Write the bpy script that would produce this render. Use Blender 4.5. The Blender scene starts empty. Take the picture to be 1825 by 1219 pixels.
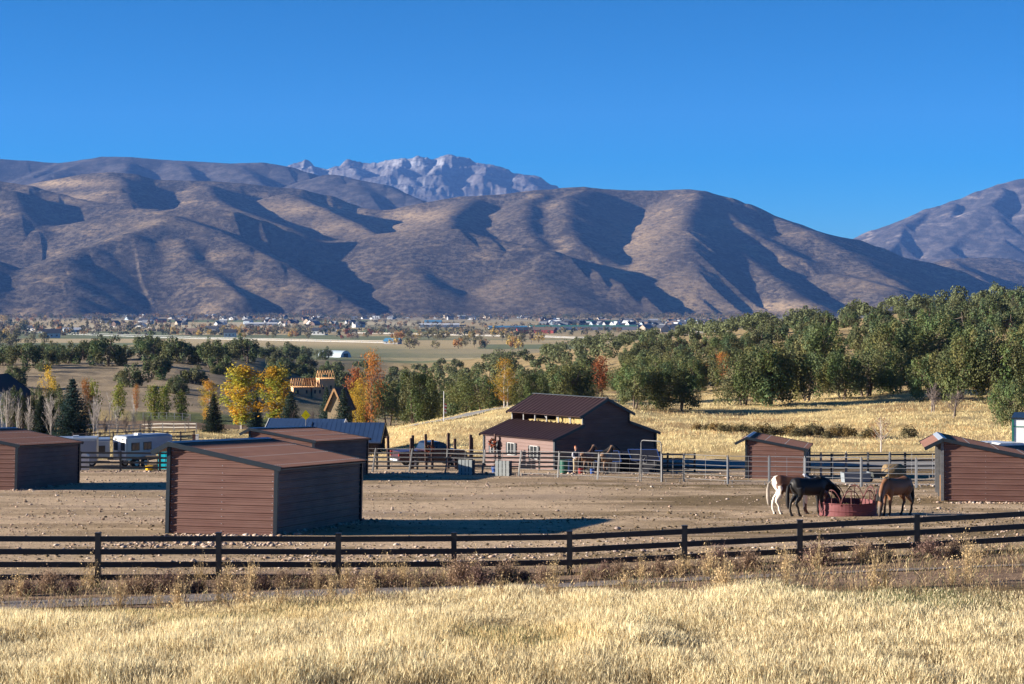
import bpy, math, random
import numpy as np
from mathutils import Vector, Matrix
R = math.radians
random.seed(7)
rng = np.random.default_rng(11)
scene = bpy.context.scene
COL = scene.collection

# ------------------------------------------------------------------ camera, sky, sun, exposure
F, CX, YH = 3550.0, 912.5, 497.0            # 70 mm lens on the 1825 px wide picture, true horizon row
cam_data = bpy.data.cameras.new("camera")
cam = bpy.data.objects.new("camera", cam_data)
COL.objects.link(cam)
cam.rotation_euler = (R(90), 0, 0)
cam_data.sensor_width = 36.0
cam_data.lens = 36.0 * F / 1825.0
cam_data.shift_y = -(609.5 - YH) / 1825.0
cam_data.clip_start = 0.5
cam_data.clip_end = 60000.0
scene.camera = cam

SUN_EL, SUN_AZ = 14.0, -94.0               # azimuth from +Y (view direction), negative = left
sd = Vector((math.sin(R(SUN_AZ)) * math.cos(R(SUN_EL)), math.cos(R(SUN_AZ)) * math.cos(R(SUN_EL)), math.sin(R(SUN_EL))))
world = bpy.data.worlds.new("World")
scene.world = world
world.use_nodes = True
wn = world.node_tree
sky = wn.nodes.new("ShaderNodeTexSky")
sky.sky_type = 'NISHITA'
sky.sun_disc = False
sky.sun_elevation = R(SUN_EL)
sky.sun_rotation = R(SUN_AZ)
sky.altitude = 1900
sky.air_density = 0.72
sky.dust_density = 0.35
sky.ozone_density = 6.0
bg = wn.nodes["Background"]
bg.inputs["Strength"].default_value = 0.05
hs_ = wn.nodes.new("ShaderNodeHueSaturation"); hs_.inputs["Saturation"].default_value = 1.16
gm_ = wn.nodes.new("ShaderNodeGamma"); gm_.inputs[1].default_value = 1.3; hs_.inputs["Value"].default_value = 0.56; hs_.inputs["Hue"].default_value = 0.488
wn.links.new(sky.outputs[0], gm_.inputs[0]); wn.links.new(gm_.outputs[0], hs_.inputs["Color"]); wn.links.new(hs_.outputs[0], bg.inputs["Color"])
ld = bpy.data.lights.new("sun", 'SUN')
ld.energy = 5.0
ld.angle = R(0.5)
ld.color = (1.0, 0.90, 0.76)
sun = bpy.data.objects.new("sun", ld)
COL.objects.link(sun)
sun.rotation_euler = sd.to_track_quat('Z', 'Y').to_euler()
scene.view_settings.view_transform = 'Standard'
scene.view_settings.look = 'None'
scene.view_settings.gamma = 1.0
scene.view_settings.exposure = 1.62
scene.render.engine = 'CYCLES'
scene.cycles.max_bounces = 5
scene.cycles.diffuse_bounces = 3
scene.cycles.glossy_bounces = 2
scene.cycles.transmission_bounces = 3
scene.cycles.volume_bounces = 0
scene.cycles.transparent_max_bounces = 6
scene.cycles.use_denoising = True

# ------------------------------------------------------------------ noise
def _hash(ix, iy, seed):
    n = (ix.astype(np.int64) * 374761393 + iy.astype(np.int64) * 668265263 + seed * 1442695041) & 0xffffffff
    n = ((n ^ (n >> 13)) * 1274126177) & 0xffffffff
    n = n ^ (n >> 16)
    return (n & 0xffff) / 65535.0

def vnoise(x, y, seed=0):
    x = np.asarray(x, float); y = np.asarray(y, float)
    ix = np.floor(x); iy = np.floor(y)
    fx = x - ix; fy = y - iy
    fx = fx * fx * (3 - 2 * fx); fy = fy * fy * (3 - 2 * fy)
    a = _hash(ix, iy, seed); b = _hash(ix + 1, iy, seed)
    c = _hash(ix, iy + 1, seed); d = _hash(ix + 1, iy + 1, seed)
    return (a * (1 - fx) + b * fx) * (1 - fy) + (c * (1 - fx) + d * fx) * fy

def fbm(x, y, octv=4, seed=0):
    s = 0.0; a = 0.5; t = 0.0
    for o in range(octv):
        s = s + a * vnoise(x * 2 ** o, y * 2 ** o, seed + 31 * o); t += a; a *= 0.5
    return s / t

def sstep(a, b, v):
    t = np.clip((v - a) / (b - a), 0, 1)
    return t * t * (3 - 2 * t)

# ------------------------------------------------------------------ terrain: height of the land at each distance and bearing
TX = [-600, 0, 300, 450, 600, 750, 900, 1050, 1200, 1350, 1500, 1650, 1825, 2400]
TD = [6, 33, 45, 51.4, 60, 72, 100, 131, 146, 160, 170, 182, 195, 210, 230, 260, 300, 340, 380, 430, 480, 540, 600, 700, 850, 1000, 1200, 1500, 2000, 2600, 3300, 4500, 6000, 7500, 12000]
def pl(D): return 728 + 16046.0 / D
FAR = [622, 606, 594, 580, 570, 564, 538]
near = [pl(6), pl(33), None, None, None, None, pl(100), pl(131), pl(146)]
T45 = [1094, 1090, 1084, 1082, 1078, 1074, 1070, 1066, 1060, 1054, 1050, 1046, 1042, 1030]
T51 = [1052, 1050, 1044, 1040, 1037, 1034, 1031, 1026, 1018, 1011, 1005, 998, 990, 975]
T60 = [997, 996, 995, 994, 993, 992, 990, 988, 985, 981, 977, 973, 968, 960]
T72 = [951, 951, 951, 951, 951, 951, 951, 950, 950, 949, 948, 946, 945, 942]
REST = {
 -600: [828, 822, 814, 804, 794, 782, 771, 750, 738, 716, 692, 668, 648, 636, 632, 640, 648, 645, 636],
 0:    [828, 822, 814, 804, 794, 782, 771, 750, 738, 716, 692, 668, 648, 636, 632, 640, 648, 645, 636],
 300:  [828, 822, 814, 804, 794, 782, 771, 750, 740, 722, 698, 672, 650, 636, 629, 636, 646, 645, 636],
 450:  [828, 822, 814, 804, 794, 784, 773, 762, 748, 734, 714, 694, 674, 655, 640, 632, 638, 642, 636],
 600:  [828, 821, 812, 803, 794, 785, 776, 768, 757, 748, 737, 726, 712, 703, 690, 670, 652, 640, 636],
 750:  [822, 795, 772, 758, 752, 757, 765, 768, 765, 760, 750, 740, 728, 715, 697, 680, 664, 650, 640],
 900:  [822, 795, 768, 747, 734, 729, 732, 738, 738, 735, 724, 712, 698, 682, 666, 652, 640, 634, 638],
 1050: [821, 798, 772, 750, 733, 720, 706, 699, 696, 692, 684, 674, 662, 650, 636, 624, 618, 622, 640],
 1200: [820, 796, 777, 766, 748, 730, 708, 690, 680, 670, 658, 646, 634, 622, 610, 602, 600, 612, 640],
 1350: [819, 793, 777, 766, 750, 728, 700, 672, 654, 642, 628, 616, 606, 596, 586, 584, 590, 604, 640],
 1500: [819, 790, 776, 765, 746, 722, 696, 664, 642, 628, 611, 598, 588, 578, 572, 574, 584, 600, 640],
 1650: [818, 790, 775, 763, 742, 716, 688, 652, 628, 610, 590, 575, 564, 556, 553, 560, 576, 600, 640],
 1825: [818, 790, 775, 765, 744, 718, 686, 645, 614, 594, 572, 556, 544, 538, 540, 552, 576, 600, 640],
 2400: [815, 785, 770, 755, 730, 700, 660, 610, 575, 555, 535, 520, 512, 508, 512, 530, 560, 600, 640],
}
tab = []
for i, x in enumerate(TX):
    tab.append([pl(6), pl(33), T45[i], T51[i], T60[i], T72[i], pl(100), pl(131), pl(146)] + REST[x] + FAR)
tab = np.array(tab, float)                              # columns x distances, in rows of the picture
LD0, LD1, NLD = math.log(6), math.log(12000), 900
XG = np.linspace(-600, 2400, 241)
LG = np.linspace(LD0, LD1, NLD)
tmp = np.array([np.interp(LG, np.log(TD), tab[i]) for i in range(len(TX))])
# height in metres from the row, then smoothed
GH = np.array([np.interp(XG, TX, tmp[:, j]) for j in range(NLD)]).T
k = np.exp(-0.5 * (np.arange(-6, 7) / 2.6) ** 2); k /= k.sum()
def blur(a, k, ax):
    p = len(k) // 2
    pad = [(0, 0), (0, 0)]; pad[ax] = (p, p)
    b = np.pad(a, pad, mode='edge'); out = 0
    for i, w in enumerate(k):
        out = out + w * (b[i:i + a.shape[0], :] if ax == 0 else b[:, i:i + a.shape[1]])
    return out
lin = tmp * 0
GHb = blur(blur(GH, k, 0), k, 1)
wgt = sstep(math.log(140), math.log(155), LG)[None, :]
GH = blur(GH, k, 0) * (1 - wgt) + GHb * wgt
def zof(x, D):
    """ground height for picture column x and distance D (arrays)"""
    x = np.clip(np.asarray(x, float), -600, 2400 - 1e-6); D = np.asarray(D, float)
    fx = (x + 600) / 3000 * 240
    fl = np.clip((np.log(np.maximum(D, 6)) - LD0) / (LD1 - LD0), 0, 1 - 1e-9) * (NLD - 1)
    ix = np.minimum(fx.astype(int), 239); il = np.minimum(fl.astype(int), NLD - 2)
    ax = fx - ix; al = fl - il
    row = (GH[ix, il] * (1 - ax) + GH[ix + 1, il] * ax) * (1 - al) + (GH[ix, il + 1] * (1 - ax) + GH[ix + 1, il + 1] * ax) * al
    return -(row - YH) / F * D
def rough(X, Y):
    D = np.asarray(Y, float)
    a = 0.05 * (fbm(X * 0.35, Y * 0.35, 3, 5) - 0.5) + 0.25 * (fbm(X * 0.05, Y * 0.05, 2, 9) - 0.5) * sstep(55, 70, D) * 0.5
    a = a + sstep(160, 175, D) * (1 - sstep(1500, 2000, D)) * (1.1 * (fbm(X * 0.06, Y * 0.06, 3, 17) - 0.5) + 0.35 * (fbm(X * 0.3, Y * 0.3, 2, 23) - 0.5))
    a = a + 0.12 * np.exp(-((D - 85) / 6) ** 2) * 0
    return a
def gz(X, Y):
    X = np.asarray(X, float); Y = np.asarray(Y, float)
    return zof(X / np.maximum(Y, 1) * F + CX, Y) + rough(X, Y)
def gz1(X, Y): return float(gz(np.array([X]), np.array([Y]))[0])
def gd(x, D):
    """ground point at picture column x, distance D"""
    X = (x - CX) / F * D
    return Vector((X, D, gz1(X, D)))
def gy(x, y, lo=30, hi=6000):
    """ground point seen at pixel x, y (first hit between distances lo and hi)"""
    D = np.exp(np.linspace(math.log(lo), math.log(hi), 1500))
    X = (x - CX) / F * D
    row = YH - gz(X, D) * F / D
    idx = np.nonzero(row <= y)[0]
    Dh = D[idx[0]] if len(idx) else D[np.argmin(row)]
    return gd(x, float(Dh))
def P(x, y, D): return Vector(((x - CX) / F * D, D, -(y - YH) / F * D))
def up(y0, y1, D): return (y0 - y1) * D / F

# ------------------------------------------------------------------ materials
MATS = {}
def mat(name, col, rough=0.8, var=0.0, scale=4.0, metal=0.0, spec=0.3, bump=0.0, bscale=20.0, col2=None, rnd=0.0, trans=0.0, stretch=None, attr=None):
    if name in MATS: return MATS[name]
    m = bpy.data.materials.new(name); m.use_nodes = True
    nt = m.node_tree; b = nt.nodes["Principled BSDF"]
    b.inputs["Roughness"].default_value = rough
    b.inputs["Metallic"].default_value = metal
    b.inputs["Specular IOR Level"].default_value = spec
    c4 = (*col, 1)
    b.inputs["Base Color"].default_value = c4
    tc = nt.nodes.new("ShaderNodeTexCoord")
    src = tc.outputs["Object"]
    if stretch:
        mp = nt.nodes.new("ShaderNodeMapping"); mp.inputs["Scale"].default_value = stretch
        nt.links.new(src, mp.inputs[0]); src = mp.outputs[0]
    out = None
    if attr:
        at = nt.nodes.new("ShaderNodeAttribute"); at.attribute_name = attr; out = at.outputs["Color"]
    if var > 0 or col2:
        n = nt.nodes.new("ShaderNodeTexNoise"); n.inputs["Scale"].default_value = scale
        n.inputs["Detail"].default_value = 6; n.inputs["Roughness"].default_value = 0.65
        nt.links.new(src, n.inputs["Vector"])
        mr = nt.nodes.new("ShaderNodeMapRange"); mr.inputs[1].default_value = 0.3; mr.inputs[2].default_value = 0.7
        nt.links.new(n.outputs["Fac"], mr.inputs[0])
        if col2:
            mx = nt.nodes.new("ShaderNodeMix"); mx.data_type = 'RGBA'
            mx.inputs[6].default_value = c4; mx.inputs[7].default_value = (*col2, 1)
            nt.links.new(mr.outputs[0], mx.inputs[0]); out = mx.outputs[2]
        if var > 0:
            mr2 = nt.nodes.new("ShaderNodeMapRange"); mr2.inputs[1].default_value = 0.25; mr2.inputs[2].default_value = 0.75
            mr2.inputs[3].default_value = 1 - var; mr2.inputs[4].default_value = 1 + var
            nt.links.new(n.outputs["Fac"], mr2.inputs[0])
            ml = nt.nodes.new("ShaderNodeVectorMath"); ml.operation = 'SCALE'
            if out is not None: nt.links.new(out, ml.inputs[0])
            else: ml.inputs[0].default_value = col
            nt.links.new(mr2.outputs[0], ml.inputs["Scale"]); out = ml.outputs[0]
    if rnd > 0:
        oi = nt.nodes.new("ShaderNodeObjectInfo")
        mr3 = nt.nodes.new("ShaderNodeMapRange"); mr3.inputs[3].default_value = 1 - rnd; mr3.inputs[4].default_value = 1 + rnd
        nt.links.new(oi.outputs["Random"], mr3.inputs[0])
        ml = nt.nodes.new("ShaderNodeVectorMath"); ml.operation = 'SCALE'
        if out is not None: nt.links.new(out, ml.inputs[0])
        else: ml.inputs[0].default_value = col
        nt.links.new(mr3.outputs[0], ml.inputs["Scale"]); out = ml.outputs[0]
    if out is not None: nt.links.new(out, b.inputs["Base Color"])
    if bump > 0:
        n2 = nt.nodes.new("ShaderNodeTexNoise"); n2.inputs["Scale"].default_value = bscale; n2.inputs["Detail"].default_value = 5
        nt.links.new(src, n2.inputs["Vector"])
        bp = nt.nodes.new("ShaderNodeBump"); bp.inputs["Strength"].default_value = bump
        bp.inputs["Distance"].default_value = 1.0 / bscale
        nt.links.new(n2.outputs["Fac"], bp.inputs["Height"]); nt.links.new(bp.outputs[0], b.inputs["Normal"])
    if trans > 0:                                   # leaves let some light through
        tr = nt.nodes.new("ShaderNodeBsdfTranslucent"); ms = nt.nodes.new("ShaderNodeMixShader")
        ms.inputs[0].default_value = trans
        if out is not None: nt.links.new(out, tr.inputs[0])
        else: tr.inputs[0].default_value = c4
        o = nt.nodes["Material Output"]
        nt.links.new(b.outputs[0], ms.inputs[1]); nt.links.new(tr.outputs[0], ms.inputs[2]); nt.links.new(ms.outputs[0], o.inputs[0])
    MATS[name] = m
    return m

# ------------------------------------------------------------------ objects
def tag(o, label=None, cat=None, group=None, kind=None):
    if label: o["label"] = label
    if cat: o["category"] = cat
    if group: o["group"] = group
    if kind: o["kind"] = kind
    return o
def empty(name, loc=(0, 0, 0), rz=0.0, label=None, cat=None, group=None):
    o = bpy.data.objects.new(name, None); COL.objects.link(o)
    o.location = loc; o.rotation_euler = (0, 0, rz); o.empty_display_size = 0.3
    return tag(o, label, cat, group)
def npmesh(name, verts, faces, nper, m=None, parent=None, smooth=False, mats=None, midx=None, color=None, link=True):
    """one mesh from arrays; faces is an (n, nper) array"""
    me = bpy.data.meshes.new(name)
    verts = np.ascontiguousarray(verts, dtype=np.float32); faces = np.ascontiguousarray(faces, dtype=np.int32)
    nf = len(faces)
    me.vertices.add(len(verts)); me.vertices.foreach_set("co", verts.ravel())
    me.loops.add(nf * nper); me.loops.foreach_set("vertex_index", faces.ravel())
    me.polygons.add(nf); me.polygons.foreach_set("loop_start", np.arange(0, nf * nper, nper, dtype=np.int32))
    me.polygons.foreach_set("loop_total", np.full(nf, nper, dtype=np.int32))
    if smooth: me.polygons.foreach_set("use_smooth", np.ones(nf, dtype=bool))
    for x in (mats or ([m] if m else [])): me.materials.append(x)
    if midx is not None: me.polygons.foreach_set("material_index", np.asarray(midx, dtype=np.int32))
    me.update(calc_edges=True)
    if color is not None:
        ca = me.color_attributes.new("tint", 'FLOAT_COLOR', 'POINT')
        c = np.ones((len(verts), 4), dtype=np.float32); c[:, :3] = color
        ca.data.foreach_set("color", c.ravel())
    if not link: return me
    o = bpy.data.objects.new(name, me); COL.objects.link(o)
    if parent: o.parent = parent
    return o
class MB:
    """collects shapes into one mesh"""
    def __init__(s): s.v = []; s.f = []; s.mi = []
    def add(s, vs, fs, mi=0):
        b = len(s.v); s.v += [tuple(v) for v in vs]; s.f += [tuple(i + b for i in f) for f in fs]; s.mi += [mi] * len(fs); return s
    def box(s, c, d, rz=0.0, mi=0):
        x, y, z = d[0] / 2, d[1] / 2, d[2] / 2
        ca, sa = math.cos(rz), math.sin(rz)
        vs = []
        for sx, sy, sz in ((-1,-1,-1),(1,-1,-1),(1,1,-1),(-1,1,-1),(-1,-1,1),(1,-1,1),(1,1,1),(-1,1,1)):
            px, py = sx * x, sy * y
            vs.append((c[0] + px * ca - py * sa, c[1] + px * sa + py * ca, c[2] + sz * z))
        return s.add(vs, [(0,3,2,1),(4,5,6,7),(0,1,5,4),(1,2,6,5),(2,3,7,6),(3,0,4,7)], mi)
    def beam(s, a, b, w, h=None, mi=0, upv=(0, 0, 1)):
        a, b = Vector(a), Vector(b); h = h or w
        d = (b - a).normalized(); u = Vector(upv)
        if abs(d.dot(u)) > 0.98: u = Vector((0, 1, 0))
        sx = d.cross(u).normalized() * w / 2; sy = sx.cross(d).normalized() * h / 2
        vs = [a - sx - sy, a + sx - sy, a + sx + sy, a - sx + sy, b - sx - sy, b + sx - sy, b + sx + sy, b - sx + sy]
        return s.add(vs, [(0,1,2,3),(7,6,5,4),(0,4,5,1),(1,5,6,2),(2,6,7,3),(3,7,4,0)], mi)
    def tube(s, pts, r, n=8, mi=0, cap=True):
        pts = [Vector(p) for p in pts]
        rs = r if isinstance(r, (list, tuple)) else [r] * len(pts)
        rings = []
        for i, p in enumerate(pts):
            d = (pts[min(i + 1, len(pts) - 1)] - pts[max(i - 1, 0)])
            d = d.normalized() if d.length > 1e-9 else Vector((0, 0, 1))
            u = Vector((0, 0, 1)) if abs(d.z) < 0.9 else Vector((0, 1, 0))
            a = d.cross(u).normalized(); b = a.cross(d).normalized()
            rr = rs[i]; ra, rb = rr if isinstance(rr, (list, tuple)) else (rr, rr)
            rings.append([p + a * math.cos(2 * math.pi * q / n) * ra + b * math.sin(2 * math.pi * q / n) * rb for q in range(n)])
        vs = [v for ring in rings for v in ring]; fs = []
        for i in range(len(rings) - 1):
            for q in range(n):
                fs.append((i * n + q, i * n + (q + 1) % n, (i + 1) * n + (q + 1) % n, (i + 1) * n + q))
        if cap:
            fs.append(tuple(range(n))[::-1]); fs.append(tuple(range((len(rings) - 1) * n, len(rings) * n)))
        return s.add(vs, fs, mi)
    def prism(s, poly, a, b, mi=0):
        """poly: points; swept from offset vector a to offset vector b"""
        a, b = Vector(a), Vector(b); n = len(poly)
        vs = [Vector(p) + a for p in poly] + [Vector(p) + b for p in poly]
        fs = [tuple(range(n))[::-1], tuple(range(n, 2 * n))] + [(i, (i + 1) % n, n + (i + 1) % n, n + i) for i in range(n)]
        return s.add(vs, fs, mi)
    def mesh(s, name, mats):
        me = bpy.data.meshes.new(name); me.from_pydata(s.v, [], s.f)
        for m in (mats if isinstance(mats, (list, tuple)) else [mats]): me.materials.append(m)
        if any(s.mi): me.polygons.foreach_set("material_index", s.mi)
        me.update(); return me
    def build(s, name, mats, parent=None, smooth=False):
        me = s.mesh(name, mats)
        if smooth: me.polygons.foreach_set("use_smooth", [True] * len(me.polygons))
        o = bpy.data.objects.new(name, me); COL.objects.link(o)
        if parent: o.parent = parent
        return o
def copy_tree(o, parent=None):
    c = o.copy(); COL.objects.link(c)
    if parent:
        c.parent = parent
    for ch in list(o.children): copy_tree(ch, c)
    return c

M_steel = mat("galvanised pipe", (0.17, 0.17, 0.175), 0.6, var=0.3, metal=0.4, scale=6)
M_black = mat("black fence vinyl", (0.013, 0.014, 0.018), 0.45, var=0.3, scale=3, spec=0.5)
M_brown = mat("brown ribbed steel", (0.150, 0.074, 0.062), 0.6, col2=(0.175, 0.10, 0.082), stretch=(.5, .5, 2.2), var=0.14, scale=0.9, spec=0.2, rnd=0.05)
M_roof = mat("brown roof steel", (0.215, 0.115, 0.088), 0.5, var=0.14, scale=0.8, spec=0.3, rnd=0.04)
M_trim = mat("dark slate trim", (0.018, 0.025, 0.034), 0.4, var=0.1)
M_cap = mat("bare galvanised cap", (0.42, 0.46, 0.50), 0.4, metal=0.3, var=0.1)
M_wood = mat("raw pine boards", (0.30, 0.17, 0.08), 0.85, var=0.25, scale=3)
M_dwood = mat("dark weathered boards", (0.035, 0.026, 0.024), 0.85, var=0.4, scale=2)
M_post = mat("dark brown timber", (0.070, 0.040, 0.034), 0.9, var=0.3, scale=2)
M_glass = mat("window glass", (0.03, 0.035, 0.04), 0.12, spec=0.8)
M_white = mat("white paint", (0.72, 0.72, 0.72), 0.4, var=0.05)
M_bark = mat("juniper bark", (0.13, 0.10, 0.08), 0.95, var=0.3, scale=3)
M_wbark = mat("pale aspen bark", (0.40, 0.36, 0.33), 0.9, var=0.3, scale=1.5)
M_stone = mat("pale stone", (0.36, 0.28, 0.24), 0.9, var=0.3, scale=3, bump=0.4, bscale=12)

# ================================================================== THE GROUND
def ground():
    xs = np.linspace(-600, 2400, 560)
    ls = np.concatenate([np.linspace(math.log(7), math.log(30), 30)[:-1], np.linspace(math.log(30), math.log(175), 420)[:-1], np.linspace(math.log(175), math.log(1200), 260)[:-1], np.linspace(math.log(1200), math.log(11500), 300)])
    U, L = np.meshgrid(xs, ls, indexing='ij')
    D = np.exp(L); X = (U - CX) / F * D; Y = D
    Z = gz(X, Y)
    V = np.stack([X, Y, Z], -1).reshape(-1, 3)
    nx, ny = U.shape
    i = np.arange(nx - 1)[:, None] * ny + np.arange(ny - 1)[None, :]
    i = i.ravel()
    Fc = np.stack([i, i + ny, i + ny + 1, i + 1], -1)
    # what the land is made of
    def c(*a): return np.array(a)
    col = np.zeros((nx, ny, 3))
    def lay(w, cc):
        nonlocal col
        col = col * (1 - w[..., None]) + np.asarray(cc) * w[..., None]
    n1 = fbm(X * 0.12, Y * 0.12, 4, 3); n2 = fbm(X * 0.5, Y * 0.5, 3, 4); n3 = fbm(X * 0.03, Y * 0.06, 4, 8)
    lay(np.ones_like(D), c(.24, .17, .085))                                   # thatch under the dry grass
    dirt = sstep(44.5, 46.5, D + 3 * (n1 - .5))
    lay(dirt, c(.27, .185, .13))
    lay(dirt * sstep(.48, .62, n1) * 0.55, c(.20, .135, .085))
    pdk = sstep(54, 57, D)
    lay(pdk, c(.50, .37, .245))
    # trampled manure, mostly in bands and to the right
    rgt = sstep(900, 1250, U + 260 * (n3 - .5))
    w = pdk * (sstep(.50, .60, fbm(X * 0.07 + 9, Y * 0.22, 4, 12)) * (0.45 + 0.55 * rgt))
    lay(np.clip(w, 0, .85), c(.150, .105, .05))
    lay(pdk * rgt * 0.7 * sstep(.30, .6, n2), c(.21, .15, .08))
    band = np.exp(-((D - (63.5 + 3 * (n1 - .5))) / 2.2) ** 2) * (U < 650)
    lay(np.clip(band * 0.75 * sstep(.35, .55, n2), 0, 1), c(.15, .11, .055))
    band = np.exp(-((D - (118 + 4 * (n1 - .5))) / 4) ** 2) * sstep(620, 760, U)
    lay(np.clip(band * 0.8 * sstep(.3, .55, n2), 0, 1), c(.17, .125, .06))
    lay(pdk * sstep(.62, .72, fbm(X * 0.11 + 3, Y * 0.3, 3, 77)) * 0.6, c(.40, .30, .22))
    # yard behind, then dry hillside grass
    hill = sstep(158, 162, D + 4 * (n2 - .5)) * sstep(640, 720, U)
    lay(hill, c(.60, .455, .22))
    lay(hill * sstep(.45, .66, n2) * 0.55, c(.34, .225, .09))
    lay(hill * sstep(.55, .68, n1) * 0.45, c(.30, .175, .085))
    wood = sstep(206, 235, D) * sstep(900, 1150, U)
    lay(wood * sstep(.48, .62, n1) * 0.7, c(.20, .15, .09))
    left = 1 - sstep(640, 720, U)
    fld = left * sstep(175, 180, D)
    lay(fld, c(.40, .30, .14))
    lay(fld * sstep(268, 280, D + 20 * (n1 - .5)) * (1 - sstep(300, 310, D)), c(.20, .14, .09))
    lawn = left * sstep(300, 308, D) * (1 - sstep(345, 360, D)) * sstep(200, 260, U)
    lay(lawn, c(.11, .125, .05))
    tan = left * sstep(345, 365, D + 20 * (n1 - .5))
    lay(tan, c(.33, .255, .165))
    lay(tan * sstep(.5, .65, n1) * 0.5, c(.15, .12, .075))
    lay(tan * (1 - sstep(640, 720, U)) * sstep(380, 430, U) * 0.6, c(.15, .145, .085))
    lay(tan * sstep(560, 700, D) * 0.6, c(.24, .20, .11))
    mid = sstep(240, 330, D) * sstep(640, 800, U)
    lay(mid * 0.6, c(.24, .18, .095))
    # valley floor: patchwork of fields
    val = sstep(1150, 1300, D)
    bandi = np.floor(np.log(D) * 7.5 + 0.35 * np.floor(X / 900.0 + 0.3))
    cell = np.floor(X / (260 + 0.06 * D) + 0.37 * bandi)
    h = _hash(cell, bandi, 5)
    pal = np.array([[.15, .19, .08], [.46, .36, .19], [.48, .38, .21], [.36, .30, .17], [.18, .20, .10], [.50, .42, .26], [.28, .25, .14]])
    lay(val, pal[np.minimum((h * 7).astype(int), 6)])
    lay(val * (1 - sstep(1900, 2350, D)) * (1 - sstep(560, 860, U + 200 * (n1 - .5))) * .8, c(.13, .165, .085))
    gold = val * sstep(2500, 2800, D) * (1 - sstep(5200, 5600, D)) * sstep(700, 900, U)
    lay(gold * 0.8, c(.38, .29, .15))
    lay(val * sstep(5600, 6200, D) * 0.7, c(.24, .19, .12))
    m = mat("open ground", (1, 1, 1), 0.95, var=0.0, spec=0.1, attr="tint")
    nt = m.node_tree; b = nt.nodes["Principled BSDF"]
    at = [n for n in nt.nodes if n.type == 'ATTRIBUTE'][0]
    geo = nt.nodes.new("ShaderNodeNewGeometry")
    cur = at.outputs["Color"]
    for sc_, amt, st in ((0.9, 0.17, (1, .5, 1)), (6.0, 0.38, (1, 1, 1)), (22.0, 0.34, (1, 1, 1))):
        mp = nt.nodes.new("ShaderNodeMapping"); mp.inputs["Scale"].default_value = st
        nt.links.new(geo.outputs["Position"], mp.inputs[0])
        n = nt.nodes.new("ShaderNodeTexNoise"); n.inputs["Scale"].default_value = sc_; n.inputs["Detail"].default_value = 5; n.inputs["Roughness"].default_value = .7
        nt.links.new(mp.outputs[0], n.inputs["Vector"])
        mr = nt.nodes.new("ShaderNodeMapRange"); mr.inputs[1].default_value = .3; mr.inputs[2].default_value = .7
        mr.inputs[3].default_value = 1 - amt; mr.inputs[4].default_value = 1 + amt
        nt.links.new(n.outputs["Fac"], mr.inputs[0])
        ml = nt.nodes.new("ShaderNodeVectorMath"); ml.operation = 'SCALE'
        nt.links.new(cur, ml.inputs[0]); nt.links.new(mr.outputs[0], ml.inputs["Scale"]); cur = ml.outputs[0]
    nt.links.new(cur, b.inputs["Base Color"])
    n2_ = nt.nodes.new("ShaderNodeTexNoise"); n2_.inputs["Scale"].default_value = 5; n2_.inputs["Detail"].default_value = 8; n2_.inputs["Roughness"].default_value = .75
    nt.links.new(geo.outputs["Position"], n2_.inputs["Vector"])
    bp = nt.nodes.new("ShaderNodeBump"); bp.inputs["Strength"].default_value = 0.85; bp.inputs["Distance"].default_value = 0.12
    nt.links.new(n2_.outputs["Fac"], bp.inputs["Height"]); nt.links.new(bp.outputs[0], b.inputs["Normal"])
    o = npmesh("ground", V, Fc, 4, m, color=col.reshape(-1, 3), smooth=True)
    tag(o, kind="structure")
ground()

def strip(name, pts, w, m, lift=0.03, cross=5, seg=60):
    """a road or path draped on the land; pts are (x, D) along its middle, w its half width in metres of distance"""
    pts = np.array(pts, float); t = np.linspace(0, len(pts) - 1, seg)
    px = np.interp(t, range(len(pts)), pts[:, 0]); pd = np.interp(t, range(len(pts)), pts[:, 1])
    X = (px - CX) / F * pd; Y = pd
    tx = np.gradient(X); ty = np.gradient(Y); l = np.hypot(tx, ty); nx, ny = -ty / l, tx / l
    ww = np.interp(t, range(len(pts)), w) if isinstance(w, (list, tuple)) else np.full(seg, w)
    vs = []
    for j in range(cross):
        s = (j / (cross - 1) * 2 - 1)
        wob = 0.12 * np.sin(t * 5 + j) if abs(s) == 1 else 0
        xx, yy = X + nx * ww * (s + wob * .3), Y + ny * ww * (s + wob * .3)
        vs.append(np.stack([xx, yy, gz(xx, yy) + lift], -1))
    V = np.stack(vs, 1).reshape(-1, 3)
    i = (np.arange(seg - 1)[:, None] * cross + np.arange(cross - 1)[None, :]).ravel()
    o = npmesh(name, V, np.stack([i, i + 1, i + cross + 1, i + cross], -1), 4, m, smooth=True)
    return tag(o, kind="structure")
M_path = mat("gravel path", (0.20, 0.17, 0.155), 0.95, var=0.35, scale=6, bump=0.6, bscale=14)
M_asph = mat("grey asphalt", (0.27, 0.26, 0.25), 1.0, var=0.15, scale=1.5, spec=0.05)
strip("gravel_path", [(-500, 45.9), (0, 46.4), (300, 47.3), (620, 48.2), (900, 48.6), (1200, 48.8), (1420, 48.9), (2300, 49.2)], [1.15, 1.15, 1.05, .95, .8, .6, .3, .1], M_path, 0.025)
strip("road", [(1000, 163), (1180, 156), (1300, 152.5), (1500, 151), (1700, 151), (1900, 152), (2300, 154)], [3, 3.6, 4.2, 4.4, 4.4, 4.4, 4.4], M_asph, 0.07, cross=9)
strip("road", [(735, 201), (790, 207), (850, 213), (915, 221), (990, 232), (1080, 245)], 2.0, M_asph, 0.12, seg=160, cross=13)

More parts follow.
